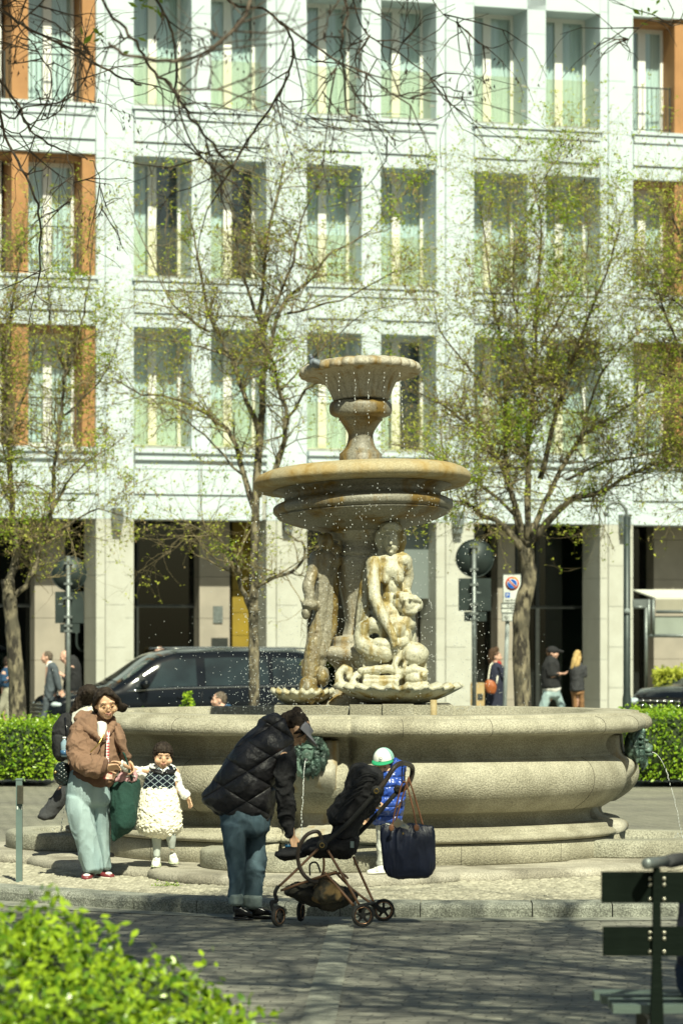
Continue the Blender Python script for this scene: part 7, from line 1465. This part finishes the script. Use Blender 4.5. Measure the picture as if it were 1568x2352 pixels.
for s in (-1, 1):
    for poly in (((1.42, 1.70), (1.66, 1.72)), ((1.78, 2.68), (2.06, 2.68)), ((2.84, 4.02), (2.84, 4.02)), ((4.10, 4.90), (4.10, 4.80))): side_win(TV, poly, van, s)
    mb = MB(); mb.tube([side_pt(TV, 1.4 + 3.55 * i / 20, .035, s, .004) for i in range(21)], .013, 6); mb.build('chrome_strip', M['chrome'], van, True)
    mb = MB(); mb.tube([(2.2 + 2.6 * i / 12, s * .66, 1.845 + .035 + .02 * math.sin(math.pi * i / 12)) for i in range(13)], .016, 8); mb.build('roof_rail', M['chrome'], van, True)
    for x in (2.42, 3.02): mb = MB(); mb.tube([(x - .12, s * .972, .93), (x, s * .995, .935), (x + .12, s * .972, .93)], .016, 8); mb.build('door_handle', M['carblack'], van, True)
    mb = MB(); mb.path([(1.72, s * .94, 1.15), (1.68, s * 1.10, 1.20)], [.05, .10]); mb.ell((1.68, s * 1.12, 1.20), (.09, .13, .10)); mb.remesh(.012, 2); mb.build('wing_mirror', M['carblack'], van, True)
    carwheel(van, .95, s * .97, .34); carwheel(van, 4.2, s * .97, .34)
    for x in (1.74, 2.76, 4.06): mb = MB(); mb.tube([(x, s * (.962 if z > .9 else .957), z) for z in (.35, .6, .85, 1.05)], .005, 4); mb.build('door_seam', M['grille'], van, True)
    mb = MB(); mb.ell((.22, s * .74, .80), (.16, .16, .075), Matrix.Rotation(s * -.5, 3, 'Z')); mb.build('headlight', M['lamp_glass'], van, True)
g = []
for j in range(9):
    f = j / 8; x = 1.28 + .82 * f; _, zb, zs, hb, zt, ht, zc = interp(TV, x); g.append([Vector((x - .005, y * (ht - .06), zc + .012 - (zc - zt) * abs(y) ** 2.2)) for y in [-1 + .2 * k for k in range(11)]])
mb = MB(); mb.rings(g, False, False); mb.build('windscreen', M['carglass'], van, True)
mb = MB(); mb.box(-.02, .08, -.52, .52, .50, .80); mb.build('grille', M['grille'], van, True)
for z in (.50, .58, .66, .74, .81): mb = MB(); mb.tube([(-.015, -.55, z), (-.04, 0, z), (-.015, .55, z)], .012, 6); mb.build('grille_slat', M['chrome'], van, True)
mb = MB(); mb.box(-.045, -.03, -.26, .26, .36, .46); mb.build('number_plate', M['sign_white'], van, True)
TS = [(0, .42, .62, .62, .74, .54, .78), (.08, .34, .80, .82, .94, .70, .98), (.3, .30, .90, .92, 1.02, .78, 1.06), (1.1, .30, .98, .95, 1.08, .82, 1.12), (1.3, .30, 1.0, .95, 1.16, .80, 1.20), (1.95, .30, 1.02, .95, 1.58, .66, 1.64), (3.6, .30, 1.04, .95, 1.62, .66, 1.68), (4.3, .32, 1.04, .92, 1.35, .64, 1.42), (4.5, .38, .95, .86, 1.0, .62, 1.05)]
fc = C7(1405, 1430, 64.5); suv = thing('parked_car', 'dark sports utility car parked behind the right hedge', 'car', (fc.x + .05, 64.5, -.12), R(41)); car(suv, TS); suv.scale = (1.1, 1.1, 1.12)
for s in (-1, 1):
    for poly in (((1.5, 2.45), (1.98, 2.45)), ((2.52, 3.4), (2.52, 3.4))): side_win(TS, poly, suv, s)
    carwheel(suv, .85, s * .96, .36); carwheel(suv, 3.6, s * .96, .36); mb = MB(); mb.ell((.14, s * .68, .80), (.20, .20, .075), Matrix.Rotation(s * -.6, 3, 'Z')); mb.build('headlight', M['lamp_glass'], suv, True)
g = []
for j in range(9):
    f = j / 8; x = 1.28 + .68 * f; _, zb, zs, hb, zt, ht, zc = interp(TS, x); g.append([Vector((x - .005, y * (ht - .06), zc + .012 - (zc - zt) * abs(y) ** 2.2)) for y in [-1 + .2 * k for k in range(11)]])
mb = MB(); mb.rings(g, False, False); mb.build('windscreen', M['carglass'], suv, True)
mb = MB(); mb.box(-.02, .06, -.5, .5, .62, .88); mb.build('grille', M['grille'], suv, True)
for z in (.66, .74, .82):
    for k in range(6): mb = MB(); y = -.42 + .168 * k; mb.tube([(-.025, y - .06, z), (-.04, y + .06, z)], .013, 6); mb.build('grille_bar', M['chrome'], suv, True)
mb = MB(); mb.box(-.05, .1, -.8, .8, .40, .52); mb.build('bumper', M['grey_metal'], suv, True)
